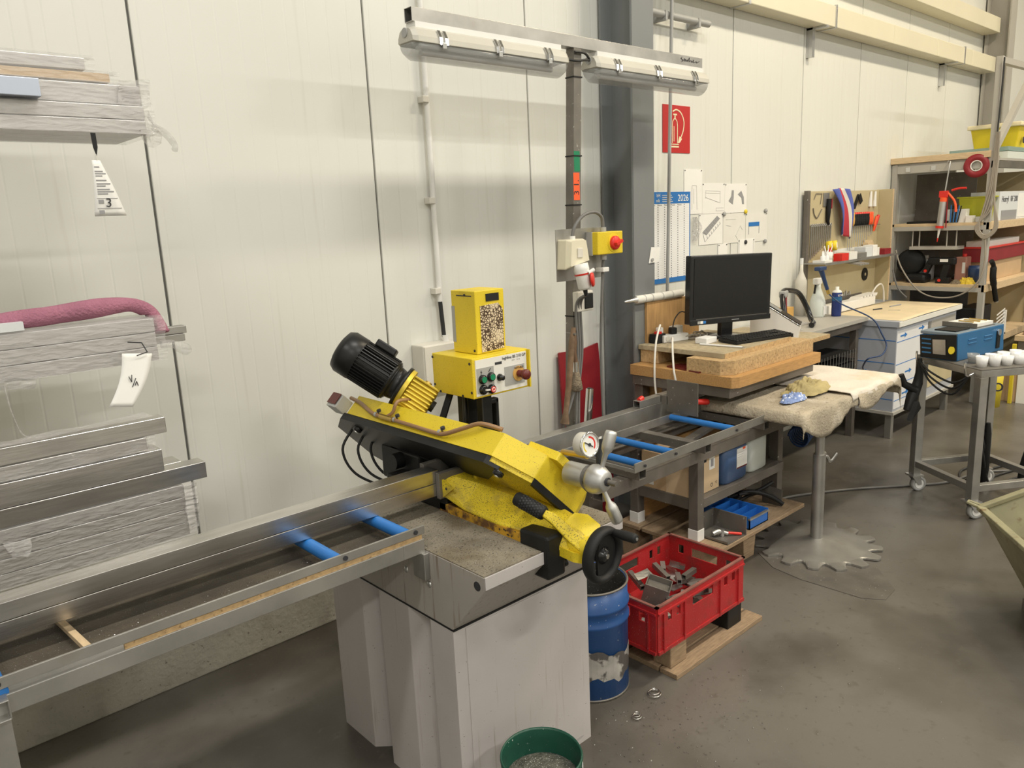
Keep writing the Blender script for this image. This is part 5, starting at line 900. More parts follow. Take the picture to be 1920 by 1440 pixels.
one('white_adapter', MB().box(3.86, -.33, 1.0805, 3.95, -.285, 1.16), 'offwhite', 'off white plug adapter leaning behind the power strip', 'adapter', bevel=.005)
# side table, label printer, visor
sdt = thing('side_table', 'grey topped side table linking desk and white cabinet', 'table', (5.2, -.4, 0)); MB().box(4.46, -.70, .945, 5.15, -.02, .975).build('top_board', 'chip_top', sdt, .002); MB().box(5.153, -.56, .945, 6.10, -.02, .975).build('grey_board', 'column_light', sdt, .002); MB().box(4.46, -.702, .946, 5.15, -.70, .974).build('board_edge', 'chipboard', sdt)
MB().box(4.48, -.52, .885, 6.08, -.06, .944).build('frame', 'steel_bench', sdt)
for x, y in ((4.48, -.64), (6.02, -.50), (4.48, -.08), (6.02, -.08)): MB().box(x, y, 0, x+.05, y+.05, .944 if y < -.55 else .886).build('leg', 'steel_bench', sdt)
MB().box(4.53, -.60, .53, 6.02, -.06, .555).build('shelf_board', 'chipboard', sdt); MB().box(4.5, -.07, .1, 6.05, -.055, .9).build('back_panel', 'black_paint', sdt)
wb = thing('wire_basket', 'dark wire basket of small parts on the shelf under the side table', 'basket', (5.5, -.5, .56))
for z in (.56, .62, .68, .74): MB().htube((5.25, -.46, z), (5.85, -.46, z), .24, .004, .002).build('wire_ring', 'case_black', wb)
for k in range(14): MB().cyl((5.25+.046*k, -.58, .56), (5.25+.046*k, -.58, .76), .002, seg=5).build('wire', 'zinc', wb)
MB().box(5.255, -.575, .558, 5.845, -.345, .66).build('contents', 'case_black', wb)
pr = thing('label_printer', 'white and black wedge shaped desk terminal right of the monitor', 'printer', (4.72, -.52, .975), local=True); pr.rotation_euler = (0, 0, math.radians(-66))
MB().prism([(-.15, -.075, 0), (.15, -.075, 0), (.165, -.075, .10), (-.10, -.075, .27), (-.15, -.075, .26)], (0, .15, 0)).build('body', 'white_plastic', pr, .01)
MB().prism([(-.105, -.07, .274), (.165, -.07, .104), (.170, -.07, .115), (-.10, -.07, .286)], (0, .14, 0)).build('black_top', 'black_gloss', pr, .004); MB().prism([(.07, -.05, .172), (.15, -.05, .121), (.152, -.05, .126), (.072, -.05, .177)], (0, .1, 0)).build('paper_slot', 'screen', pr); MB().prism([(-.06, -.05, .255), (.04, -.05, .192), (.042, -.05, .197), (-.058, -.05, .26)], (0, .1, 0)).build('display', 'visor_grey', pr)
MB().tube([(-.105, -.074, .279), (.168, -.074, .107)], .003, 6).build('chrome_edge', 'chrome', pr)
vi = thing('face_shield', 'black framed face shield lying on the grey side table', 'face shield', (5.45, -.30, .975), local=True); vi.rotation_euler = (0, 0, .3)
MB().tube(spline([(-.42, -.02, .02), (-.40, .02, .16), (-.30, .05, .27), (-.12, .04, .27), (.04, 0, .23), (.10, -.05, .12), (.07, -.09, .03), (-.02, -.12, .02), (-.15, -.13, .02)], 6), .020, 8).build('head_band', 'black_gloss', vi); MB().box(-.34, .02, .235, -.24, .07, .285).build('hinge', 'grey_plastic', vi, .01)
MB().grid(lambda u, v: (-.30+.36*u, -.10+.10*v+.05*math.sin(PI*u), .006+.05*math.sin(PI*u)*math.sin(PI*v)), 14, 6).build('clear_visor', 'clear_film', vi, solid=.002); MB().bar((-.30, .03, .25), (-.33, .02, .08), .02, .006).build('strap', 'red_paint', vi)
one('wooden_cube', MB().box(5.62, -.12, .9755, 5.74, -.04, 1.07), 'amber', 'small brown wooden block behind the face shield', 'block', bevel=.002)
sb_ = thing('spray_bottle', 'white spray bottle with black trigger beside the blue spray can', 'spray bottle', (5.93, -.22, .975)); so = (5.93, -.22, .9755)
MB().lathe(so, (0, 0, 1), [(0, 0), (.055, 0), (.06, .01), (.06, .12), (.045, .17), (.022, .23), (.018, .27), (0, .27)], 24).build('bottle', 'jerry_white', sb_); MB().box(so[0]-.055, so[1]-.02, so[2]+.26, so[0]+.03, so[1]+.02, so[2]+.31).build('spray_head', 'white_plastic', sb_, .006); MB().bar((so[0]-.04, so[1], so[2]+.27), (so[0]-.06, so[1], so[2]+.19), .014, .008).build('trigger', 'black_rubber', sb_); MB().box(so[0]-.02, so[1]-.062, so[2]+.02, so[0]+.03, so[1]-.0605, so[2]+.09).build('label', 'paper', sb_)
s2_ = thing('cleaner_bottle', 'slim pale bottle standing behind the spray bottle', 'bottle', (5.94, -.07, .975)); MB().lathe((5.94, -.07, .9755), (0, 0, 1), [(0, 0), (.045, 0), (.045, .28), (.02, .34), (.014, .36), (.012, .42), (0, .42)], 20).build('bottle', 'offwhite', s2_); MB().cyl((5.94, -.07, 1.39), (5.94, -.07, 1.44), .013).build('cap', 'white_gloss', s2_)
s3 = thing('spray_can', 'dark blue aerosol can with pale cap on the side table', 'spray can', (6.03, -.33, .975)); MB().lathe((6.03, -.33, .9755), (0, 0, 1), [(0, 0), (.037, 0), (.038, .006), (.038, .185), (.036, .19)], 24).build('can', 'tin_blue', s3); MB().lathe((6.03, -.33, .9755), (0, 0, 1), [(.037, .19), (.030, .205), (.014, .212), (.014, .235), (0, .235)], 24).build('cap', 'tin_white', s3); MB().lathe((6.03, -.33, .9755), (0, 0, 1), [(.0383, .125), (.0383, .155)], 24).build('teal_band', 'welder_blue', s3); text('TECTANE', s3, 'tin_white', .022, (6.005, -.3712, 1.145), (1, 0, 0), (0, 0, 1))
bg_ = thing('blow_gun', 'blue air blow gun hanging on its hose from the tool board ledge', 'air gun', (5.55, -.5, 1.0)); MB().tube([(5.80, -.30, 1.365), (5.855, -.30, 1.29), (5.90, -.31, 1.20)], [.022, .016, .014], 10).build('grip', 'hose_blue', bg_); MB().box(5.74, -.325, 1.355, 5.85, -.275, 1.385).build('valve', 'hose_blue', bg_, .006); MB().cyl((5.90, -.31, 1.20), (5.915, -.315, 1.165), .014).build('fitting', 'brass', bg_)
MB().tube(spline([(5.915, -.315, 1.165), (5.97, -.40, 1.08), (6.06, -.60, .97), (6.07, -.68, .85), (6.07, -.72, .76), (5.98, -.72, .70), (5.85, -.68, .69), (5.90, -.62, .62), (5.95, -.60, .58)], 6), .006, 8).build('hose', 'hose_blue', bg_)

# ------------------------------------------------------------------ white cabinet wrapped in protective film, worktop
wc = thing('white_cabinet', 'white steel cabinet still wearing protective film with blue arrows', 'cabinet', (6.76, -.42, 0))
MB().box(6.125, -.77, .225, 7.40, -.03, .90).build('body', 'cabinet_film', wc, .002)
for x, y in ((6.14, -.76), (7.33, -.76), (6.14, -.10), (7.33, -.10)): MB().box(x, y, 0, x+.05, y+.05, .226).build('leg', 'steel_matt', wc, .002)
MB().box(6.11, -.785, .20, 7.42, -.02, .2255).build('base_frame', 'column_light', wc, .002)
fr = MB().box(6.13, -.774, .245, 6.74, -.77, .87).build('door', 'cabinet_white', wc, .001); MB().box(6.76, -.774, .245, 6.80, -.77, .87).build('mullion', 'steel_matt', wc)
MB().box(6.82, -.774, .30, 7.38, -.77, .56).build('drawer', 'pegboard', wc, .001); MB().box(6.82, -.774, .58, 7.38, -.77, .87).build('drawer', 'column_light', wc, .001)
for z in (.79, .61, .45, .32): MB().box(6.1235, -.765, z, 6.125, -.06, z+.006).build('film_line', 'ink_blue', wc); MB().box(6.131, -.7755, z-.01, 6.739, -.774, z-.005).build('film_line', 'ink_blue', wc)
def arrow(o_, dx, L_=.13, n=(0, -1, 0)):
    o_ = Vector(o_); d = Vector(dx); u = Vector((0, 0, 1)); p = [o_-u*.006, o_+d*(L_-.05)-u*.006, o_+d*(L_-.05)-u*.02, o_+d*L_, o_+d*(L_-.05)+u*.02, o_+d*(L_-.05)+u*.006, o_+u*.006]
    MB().prism(p, Vector(n)*.0012).build('film_arrow', 'ink_blue', wc)
arrow((6.1235, -.09, .85), (0, -1, 0), .10, (-1, 0, 0)); arrow((6.1235, -.43, .53), (0, -1, 0), .16, (-1, 0, 0)); arrow((6.1235, -.55, .40), (0, -1, 0), .16, (-1, 0, 0))
arrow((6.19, -.7745, .825), (1, 0, 0)); arrow((6.55, -.7745, .84), (1, 0, 0), .12); arrow((6.32, -.7745, .52), (1, 0, 0)); arrow((6.28, -.7745, .35), (1, 0, 0))
wt = thing('worktop', 'beige worktop with taped edge on the white cabinet', 'worktop', (6.8, -.4, .9)); MB().box(6.11, -.79, .9005, 7.45, -.02, .947).build('slab', 'cabinet_film', wt, .002); MB().box(6.105, -.798, .905, 7.455, -.79, .944).build('front_edge', 'paper_old', wt, .001)
MB().grid(lambda u, v: (6.17+1.285*u, -.795+.62*v, .9485+.010*max(0, math.sin(PI*(1-u)*1.1))*(1-u)*(1-v)), 30, 10).build('mat', 'mat_beige', wt, solid=.002)
sr = thing('white_socket_rail', 'white plastic socket rail at the back of the worktop', 'socket rail', (6.7, -.18, .95)); MB().box(6.20, -.19, .9525, 7.10, -.10, 1.03).build('rail', 'white_plastic', sr, .006); MB().prism([(6.75, -.19, 1.03), (7.12, -.19, 1.03), (7.14, -.19, 1.055), (6.80, -.19, 1.045)], (0, .09, 0)).build('strip', 'white_plastic', sr, .004)
for k in range(4): MB().cyl((6.85+.06*k, -.191, 1.042), (6.85+.06*k, -.1925, 1.042), .008, seg=10).build('socket', 'grey_plastic', sr)
MB().tube(spline([(7.12, -.14, 1.03), (7.17, -.16, 1.10), (7.25, -.17, 1.12), (7.31, -.17, 1.06), (7.33, -.17, .955)], 6), .008, 8).build('cable', 'cable_white', sr)
for lab_, p0_, p1_, m_ in (('pencil lying on the beige worktop', (6.95, -.38, .955), (7.13, -.40, .955), 'ink_grey'), ('short dark pen lying on the beige worktop', (6.68, -.35, .955), (6.78, -.38, .955), 'ink')):
    one('pencil', MB().cyl(p0_, p1_, .007, seg=6), m_, lab_, 'pencil')
ky = thing('small_key', 'small metal key lying on the beige worktop', 'key', (6.7, -.5, .95)); MB().bar((6.72, -.46, .9515), (6.75, -.52, .9515), .012, .004).build('blade', 'zinc', ky); MB().cyl((6.755, -.53, .9495), (6.755, -.53, .9535), .014).build('bow', 'zinc', ky)

# ------------------------------------------------------------------ tool board above the worktop
tb = thing('tool_board', 'beige tool board with side wing and steel ledge above the worktop', 'tool board', (6.7, -.04, .98))
MB().box(6.08, -.05, .98, 7.395, -.022, 1.965).build('panel', 'pegboard', tb, .002); MB().box(7.397, -.17, .96, 7.415, -.022, 1.97).build('side_wing', 'pegboard', tb, .002); MB().box(7.397, -.176, .96, 7.416, -.170, 1.97).build('wing_edge', 'wood_light', tb)
MB().box(6.035, -.055, .98, 6.079, -.022, 1.97).build('left_post', 'steel_bench', tb); MB().box(6.0, -.24, 1.385, 7.395, -.051, 1.392).build('ledge', 'steel_matt', tb); MB().box(6.0, -.244, 1.375, 7.395, -.24, 1.395).build('ledge_lip', 'steel_matt', tb)
MB().box(6.70, -.09, 1.655, 7.36, -.051, 1.661).build('tool_rail', 'steel_dark', tb); MB().box(6.28, -.064, 1.02, 7.10, -.051, 1.055).build('drill_rail', 'steel_dark', tb); MB().box(6.45, -.06, 1.425, 7.20, -.0515, 1.475).build('white_strip', 'white_plastic', tb)
G1 = 'combination wrenches hanging on the tool board'
for k in range(11):
    x = 6.10+.034*k; L_ = .26-.0145*k; t = thing('wrench', 'combination wrench in the graded row of the tool board', 'wrench', (x, -.06, 1.69-L_), G1)
    MB().bar((x, -.06, 1.68), (x-.004, -.06, 1.69-L_), .015, .006, (0, 1, 0)).build('shank', 'steel_matt', t); MB().torus((x, -.06, 1.69), (0, 1, 0), .011, .0045, 14, 6).build('ring_end', 'steel_matt', t); MB().prism([(x-.018, -.062, 1.67-L_), (x-.012, -.062, 1.695-L_), (x+.004, -.062, 1.695-L_), (x+.010, -.062, 1.67-L_), (x+.002, -.062, 1.683-L_), (x-.010, -.062, 1.683-L_)], (0, .005, 0)).build('open_end', 'zinc', t)
G2 = 'screwdrivers standing in the tool rail'
for k in range(12):
    x = 6.745+.042*k; wood_ = k < 3; L_ = (.20, .24, .19, .17, .14, .20, .185, .17, .15, .13, .10, .09)[k]; lab_ = 'screwdriver with wooden handle in the tool rail' if wood_ else 'screwdriver with black and red handle in the tool rail' if k < 10 else 'orange handled screwdriver in the tool rail'
    t = thing('screwdriver', lab_, 'screwdriver', (x, -.072, 1.66-L_), G2+(' wooden' if wood_ else ' black' if k < 10 else ' orange'))
    MB().cyl((x, -.072, 1.6615), (x, -.072, 1.66-L_), .004, seg=8).build('shaft', 'zinc', t); MB().lathe((x, -.072, 1.6615), (0, 0, 1), [(.008, 0), (.016, .02), (.0175, .06), (.014, .085), (.0165, .10), (.012, .112), (0, .114)], 12).build('handle', 'amber' if wood_ else 'black_rubber' if k < 10 else 'orange_red', t)
    if 2 < k < 10: MB().lathe((x, -.072, 1.6615), (0, 0, 1), [(.0168, .10), (.0135, .1135), (0, .1155)], 12).build('end_cap', 'red_bright', t)
t = thing('red_pliers', 'red handled pliers leaning in the end of the tool rail', 'pliers', (7.28, -.08, 1.6)); MB().tube([(7.25, -.08, 1.60), (7.27, -.085, 1.66), (7.31, -.09, 1.74)], [.006, .013, .015], 8).build('handle', 'red_bright', t); MB().tube([(7.24, -.08, 1.60), (7.245, -.085, 1.66), (7.27, -.09, 1.73)], [.006, .012, .013], 8).build('handle', 'orange_red', t)
t = thing('cutter_knife', 'white handled knife pair hanging at the top of the tool board', 'knife', (7.23, -.06, 1.82))
for x in (7.20, 7.29): MB().tube([(x, -.06, 1.955), (x-.005, -.06, 1.90), (x-.012, -.06, 1.82)], [.010, .014, .020], 8).build('handle', 'white_plastic', t)
t = thing('folding_ruler', 'black angle gauge hanging on the tool board', 'gauge', (6.92, -.06, 1.82)); MB().bar((6.87, -.06, 1.815), (6.945, -.06, 1.925), .03, .012, (0, 1, 0)).build('leg', 'case_black', t); MB().bar((6.945, -.068, 1.925), (6.99, -.068, 1.86), .05, .008, (0, 1, 0)).build('leg', 'case_black', t)
t = thing('hand_saw', 'small saw with black and red grip hanging on the tool board', 'saw', (6.36, -.06, 1.66)); MB().tube([(6.37, -.07, 1.90), (6.365, -.07, 1.80), (6.36, -.07, 1.72), (6.38, -.07, 1.69)], [.020, .022, .016, .010], 8).build('grip', 'case_black', t); MB().bar((6.395, -.08, 1.90), (6.392, -.08, 1.82), .012, .016).build('grip_inlay', 'red_paint', t); MB().box(6.30, -.058, 1.84, 6.40, -.052, 1.95).build('blade', 'steel_matt', t)
t = thing('wire_hanger', 'bent wire hook shapes hanging on the tool board', 'wire', (6.2, -.06, 1.75)); MB().tube(spline([(6.13, -.056, 1.83), (6.15, -.056, 1.78), (6.20, -.056, 1.75), (6.25, -.056, 1.79), (6.28, -.056, 1.82)], 5), .004, 6).build('wire', 'steel_dark', t); MB().tube([(6.14, -.056, 1.90), (6.17, -.056, 1.945), (6.27, -.056, 1.945), (6.25, -.056, 1.86)], .003, 6).build('wire', 'steel_dark', t)
# striped cloth, tapes and boxes on the ledge
t = thing('striped_towel', 'blue, white and red striped knit towel hanging on the tool board', 'towel', (6.58, -.09, 1.55)); 
MB().grid(lambda u, v: (6.395+.27*u*(1-.30*v)+.20*v+.02*math.sin(5*v), -.085-.022*math.sin(u*8+2*v)-.02*math.sin(PI*v), 1.975-(.37+.05*u)*v+.012*math.sin(PI*u)*(1-v)), 24, 24, True, True).build('towel', 'striped_cloth', t, solid=.006)
for x, lab_ in ((6.385, 'yellow tape roll hanging on the tool board beside the wrenches'), (6.475, 'yellow tape roll on a pin beside the striped towel')): 
    t = thing('tape_roll', lab_, 'tape roll', (x, -.08, 1.47)); MB().lathe((x, -.055, 1.51), (.35, -1, .05), [(.018, 0), (.042, 0), (.042, .045), (.018, .045)], 24, True).build('tape', 'yellow_tape', t); MB().lathe((x, -.055, 1.51), (.35, -1, .05), [(.012, .002), (.026, .002), (.026, .047), (.012, .047)], 20, True).build('core', 'paper', t)
def ledgebox(x0, x1, y0, y1, h, m, lab_, cat='box'): return one('ledge_box' if cat == 'box' else 'ledge_item', MB().box(x0, y0, 1.3925, x1, y1, 1.3925+h), m, lab_, cat, bevel=.002)
ledgebox(6.30, 6.42, -.235, -.16, .06, 'red_bright', 'red open box on the steel ledge of the tool board'); ledgebox(6.43, 6.58, -.235, -.12, .065, 'white_plastic', 'white carton next to the red box on the ledge'); ledgebox(6.60, 6.80, -.22, -.13, .045, 'steel_matt', 'low grey tray on the ledge of the tool board'); ledgebox(6.82, 6.96, -.20, -.10, .085, 'foam', 'grey white box on the ledge right of the low tray'); ledgebox(6.97, 7.06, -.20, -.11, .095, 'paper', 'white packet beside the grey white box on the ledge'); ledgebox(7.07, 7.13, -.19, -.12, .07, 'paper_old', 'small cream packet beside the amber block on the ledge'); ledgebox(7.20, 7.33, -.21, -.12, .05, 'red_paint', 'flat red and white packet at the end of the ledge')
t = thing('amber_block', 'light wooden pointed block on the ledge of the tool board', 'block', (7.10, -.09, 1.39)); MB().prism([(7.075, -.11, 1.3925), (7.195, -.11, 1.3925), (7.195, -.11, 1.49), (7.16, -.11, 1.525), (7.10, -.11, 1.525), (7.075, -.11, 1.50)], (0, .05, 0)).build('block', 'wood_light', t, .003)
t = thing('brush_cup', 'white cup with cotton swabs and red card on the ledge', 'cup', (6.20, -.16, 1.39)); MB().lathe((6.20, -.16, 1.3925), (0, 0, 1), [(0, 0), (.035, 0), (.04, .08), (.036, .08), (.032, .01), (0, .01)], 18).build('cup', 'white_plastic', t)
for k in range(7): MB().cyl((6.20, -.16, 1.41), (6.13+.024*k, -.16+.01*(k % 3), 1.53-.004*abs(k-3)), .0035, seg=6).build('swab', 'paper', t)
MB().prism([(6.235, -.15, 1.40), (6.31, -.15, 1.40), (6.30, -.15, 1.47), (6.27, -.15, 1.51), (6.245, -.15, 1.49)], (0, .004, 0)).build('card', 'red_bright', t)
t = thing('bottle_group_stand', 'white nozzle bottles in a tray at the ledge corner', 'bottles', (6.08, -.17, 1.39)); MB().box(6.02, -.225, 1.3925, 6.15, -.12, 1.415).build('tray', 'white_plastic', t, .003)
for x, y in ((6.045, -.19), (6.085, -.18), (6.125, -.19)): MB().lathe((x, y, 1.415), (0, 0, 1), [(.016, 0), (.016, .03), (.006, .04), (.003, .075), (0, .075)], 12).build('nozzle_bottle', 'white_gloss', t)
MB().box(6.03, -.232, 1.34, 6.075, -.2275 if False else -.2262, 1.39).build('front_label', 'red_paint', t) if False else None
t = thing('grinding_disc', 'dark grinding disc hanging below the ledge', 'disc', (7.16, -.06, 1.13)); MB().cyl((7.16, -.052, 1.215), (7.16, -.060, 1.215), .058, seg=32).build('disc', 'case_black', t); MB().cyl((7.16, -.060, 1.215), (7.16, -.062, 1.215), .014).build('bore', 'pegboard', t)
for k in range(5): one('drill_bit', MB().cyl((6.72+.035*k, -.058, 1.056), (6.722+.035*k, -.058, 1.075+.012*(k % 3)), .006, seg=8), 'zinc', 'drill bit standing in the rail under the grinding disc', 'drill bit', 'drill bits in the rail')
for k in range(4):
    one('aluminium_angle', MB().bar((6.50+.045*k, -.13, 1.375), (6.47+.045*k, -.32, 1.352), .024, .012), 'aluminium', 'short aluminium profile piece sticking out under the ledge', 'profile', 'profile pieces under the ledge')

# ------------------------------------------------------------------ shelf unit past the worktop (its front looks along the wall)
sf = thing('shelf_unit', 'tall steel shelf unit with wooden boards past the white worktop', 'shelf', (8.3, -.45, 0)); XS = 7.75; XE = 9.3
for x, y, h in ((XS, -.06, 2.19), (XS, -.87, 3.02), (XE-.05, -.06, 2.19), (XE-.05, -.87, 2.19)): MB().box(x, y, 0, x+.05, y+.05, h).build('upright', 'column_light', sf, .002)
for z, m in ((2.105, 'column_light'),): MB().box(XS-.004, -.82, z, XS+.03, -.06, z+.07).build('front_beam', m, sf, .002); MB().box(XS, -.875, z, XE, -.845, z+.06).build('side_beam', 'steel_bench', sf, .002); MB().box(XS+.01, -.845, z+.07, XE, -.03, z+.09).build('shelf_board', 'column_light', sf)
MB().box(XS-.02, -.84, 2.197, XS+.10, -.0, 2.252).build('top_plank', 'wood_light', sf, .003)
for z in (1.575, 1.02, .50):
    MB().box(XS-.004, -.82, z, XS+.03, -.06, z+.04).build('front_beam', 'column_light', sf, .002); MB().box(XS, -.845, z+.04, XE, -.03, z+.066).build('shelf_board', 'wood_light', sf, .002); MB().box(XS, -.875, z, XE, -.845, z+.066).build('side_beam', 'wood_light', sf, .002)
MB().box(XE-.02, -.84, .02, XE, -.05, 2.1).build('back_sheet', 'pegboard', sf)
for z0_, z1_ in ((.567, 1.019), (1.087, 1.574), (1.642, 2.104)): MB().box(XS+.55, -.575, z0_, XS+.56, -.035, z1_).build('divider_sheet', 'steel_bench', sf)
MB().bar((XS+.03, -.85, 2.25), (XS+.95, -.86, 3.0), .05, .05).build('diagonal_brace', 'column_light', sf); MB().bar((XS+.02, -.846, 2.99), (XS+1.0, -.86, 3.0), .05, .05).build('top_arm', 'column_light', sf)
for y in (-.18, -.40): MB().box(XS-.012, y, 2.12, XS-.004, y+.04, 2.16).build('latch', 'zinc', sf)
# hanging tray under the second board
t = thing('hanging_tray', 'narrow tray hanging under the upper board of the shelf unit', 'tray', (XS+.1, -.45, 1.40)); MB().box(XS+.02, -.62, 1.40, XS+.20, -.20, 1.43).build('tray', 'column_light', t, .002)
for y in (-.60, -.52, -.28, -.22): MB().cyl((XS+.04, y, 1.43), (XS+.04, y, 1.576), .006, seg=8).build('hanger', 'column_light', t)
# tape, caulking gun and cable on the front
t = thing('double_sided_tape', 'big red tape roll hanging on the shelf unit front', 'tape roll', (XS-.03, -.735, 2.03)); MB().lathe((XS-.006, -.735, 2.13), (-1, -.15, 0), [(.045, 0), (.10, 0), (.10, .022), (.045, .022)], 40, True).build('tape', 'red_paint', t); MB().lathe((XS-.006, -.735, 2.13), (-1, -.15, 0), [(.040, .001), (.047, .001), (.047, .024), (.040, .024)], 32, True).build('core', 'paper', t)
t = thing('caulking_gun', 'red caulking gun with silver cartridge hanging on the shelf front', 'caulking gun', (XS-.04, -.5, 1.48)); gx_ = XS-.045
MB().tube([(gx_+.03, -.505, 2.17), (gx_, -.515, 2.19), (gx_, -.535, 2.185), (gx_, -.525, 2.12), (gx_, -.50, 1.87)], .006, 8).build('push_rod', 'zinc', t); MB().cyl((gx_, -.497, 1.85), (gx_, -.482, 1.62), .030, seg=20).build('cartridge', 'aluminium', t); MB().cyl((gx_, -.4985, 1.872), (gx_, -.496, 1.835), .031, seg=20).build('cartridge_top', 'orange_red', t)
MB().cyl((gx_, -.4805, 1.62), (gx_, -.479, 1.60), .035, seg=20).build('front_ring', 'red_bright', t); MB().cyl((gx_, -.479, 1.60), (gx_, -.470, 1.51), .014, .005, seg=14).build('nozzle', 'white_plastic', t); MB().cyl((gx_, -.470, 1.51), (gx_, -.466, 1.475), .007, .003, seg=10).build('nozzle_tip', 'red_bright', t); MB().box(gx_-.006, -.535, 1.60, gx_+.006, -.528, 1.90).build('frame_rail', 'red_paint', t)
MB().box(gx_-.02, -.535, 1.87, gx_+.02, -.46, 1.93).build('frame_head', 'red_bright', t, .006); MB().tube(spline([(gx_, -.56, 1.93), (gx_, -.62, 1.945), (gx_, -.68, 1.945)], 5), .010, 8).build('grip', 'red_bright', t); MB().tube(spline([(gx_, -.53, 1.91), (gx_, -.58, 1.85), (gx_, -.60, 1.80), (gx_, -.605, 1.74)], 5), .010, 8).build('trigger', 'orange_red', t)
cb_ = thing('cable_loops', 'grey extension cable hung in loops on the tall shelf post', 'cable', (XS-.03, -.87, 1.5)); 
for k in range(4): MB().tube(spline([(XS-.02-.008*k, -.875-.01*k, 2.4), (XS-.025, -.865-.012*k, 2.0), (XS-.03, -.82-.02*k, 1.75), (XS-.035, -.80+.01*k, 1.60), (XS-.04, -.85, 1.53-.01*k), (XS-.035, -.92-.008*k, 1.60), (XS-.03, -.90, 1.85), (XS-.025, -.89-.006*k, 2.2)], 6), .007, 8).build('loop', 'cable_brown', cb_)
MB().tube(spline([(XS-.03, -.89, 3.0), (XS-.02, -.885, 2.7), (XS-.02, -.88, 2.4)], 4), .007, 8).build('lead', 'cable_black', cb_)
MB().tube(spline([(XS-.03, -.85, 1.54), (XS-.04, -.87, 1.30), (XS-.05, -.83, 1.12), (XS-.06, -.70, 1.0), (XS-.06, -.55, .965), (XS-.06, -.40, .99), (XS-.06, -.28, 1.08), (XS-.05, -.16, 1.25), (XS-.03, -.10, 1.40)], 6), .007, 8).build('slack_lead', 'cable_brown', cb_)
MB().tube(spline([(XS-.08, -.10, 1.22), (XS-.09, -.16, 1.05), (XS-.12, -.26, .96)], 5), .008, 8).build('slack_lead', 'cable_grey', cb_)
def sbox(name, x0, x1, y0, y1, z0, h, m, lab_, cat='box', bev=.003): return one(name, MB().box(x0, y0, z0, x1, y1, z0+h), m, lab_, cat, bevel=bev)
zA = 1.6415; zB = 1.0865
t = thing('lime_bin', 'lime green plastic bin on the upper board of the shelf unit', 'storage bin', (XS+.3, -.68, zA)); MB().loft([[(XS+.16, -.80, zA), (XS+.29, -.80, zA), (XS+.29, -.58, zA), (XS+.16, -.58, zA)], [(XS+.145, -.82, zA+.22), (XS+.31, -.82, zA+.22), (XS+.31, -.56, zA+.22), (XS+.145, -.56, zA+.22)]]).build('bin', 'bin_lime', t, .006); MB().box(XS+.14, -.836, zA+.212, XS+.32, -.544, zA+.226).build('rim', 'bin_lime', t, .003)
t = thing('pen_carton', 'white carton holding blue pens on the shelf unit', 'carton', (XS+.08, -.62, zA)); MB().box(XS+.05, -.66, zA, XS+.14, -.50, zA+.12).build('carton', 'white_plastic', t, .002); MB().box(XS+.03, -.72, zA, XS+.12, -.665, zA+.06).build('carton', 'white_plastic', t, .002)
for k in range(6): MB().cyl((XS+.035, -.60+.012*k, zA+.005), (XS+.03, -.625+.017*k, zA+.15+.004*(k % 3)), .005, seg=6).build('pen', 'ink_blue' if k % 2 else 'case_black', t)
sbox('notebook', XS+.03, XS+.25, -.52, -.16, zA, .02, 'case_black', 'flat black notebook computer lying on the upper shelf board', 'laptop'); sbox('small_case', XS+.03, XS+.12, -.80, -.745, zA, .05, 'zinc', 'small metal case next to the post on the upper shelf board', 'case')
t = thing('printed_carton', 'pale carton lettered Hotryl RF 200 on the side of the shelf', 'cardboard box', (8.6, -.72, zA)); MB().box(8.08, -.84, zA, 8.95, -.60, zA+.26).build('carton', 'foam', t, .003); text('Hotryl', t, 'ink', .075, (8.24, -.8415, zA+.19), (1, 0, 0), (0, 0, 1)); text('RF 200', t, 'ink', .075, (8.50, -.8415, zA+.19), (1, 0, 0), (0, 0, 1)); MB().box(8.62, -.842, zA+.02, 8.95, -.8405, zA+.24).build('label', 'paper', t); MB().box(8.15, -.842, zA+.0, 8.60, -.8405, zA+.09).build('lower_band', 'ink_grey', t)
# middle board
t = thing('cordless_gun', 'black cordless cartridge gun with red marks on the lower shelf board', 'power tool', (XS+.1, -.45, zB)); q = XS+.08
MB().box(q-.03, -.60, zB+.17, q+.03, -.36, zB+.24).build('barrel', 'case_black', t, .015); MB().bar((q, -.53, zB+.18), (q, -.50, zB+.05), .05, .055, (0, 1, 0)).build('grip', 'case_black', t); MB().box(q-.035, -.56, zB, q+.035, -.44, zB+.055).build('battery', 'case_black', t, .006); MB().bar((q, -.38, zB+.20), (q, -.34, zB+.10), .05, .05, (0, 1, 0)).build('carrier', 'case_black', t); MB().cyl((q-.036, -.475, zB+.03), (q-.039, -.475, zB+.03), .014).build('red_mark', 'red_bright', t); MB().cyl((q-.036, -.35, zB+.115), (q-.039, -.35, zB+.115), .014).build('red_mark', 'red_bright', t); MB().box(q-.032, -.54, zB+.20, q-.030, -.47, zB+.225).build('name_plate', 'paper', t)
sbox('tool_case', XS+.03, XS+.20, -.36, -.17, zB, .085, 'case_black', 'low black tool case beside the cordless gun', 'case', .03)
for y0_, y1_, lab_ in ((-.20, -.13, 'pale grey canister behind the low tool case'), (-.31, -.215, 'pale grey canister with white cap behind the cordless gun')):
    t = thing('grey_canister', lab_, 'canister', (XS+.3, (y0_+y1_)/2, zB)); MB().box(XS+.25, y0_, zB, XS+.40, y1_, zB+.22).build('body', 'foam', t, .015); MB().cyl((XS+.3, (y0_+y1_)/2, zB+.22), (XS+.3, (y0_+y1_)/2, zB+.245), .018).build('cap', 'white_gloss' if y0_ < -.25 else 'red_bright', t)
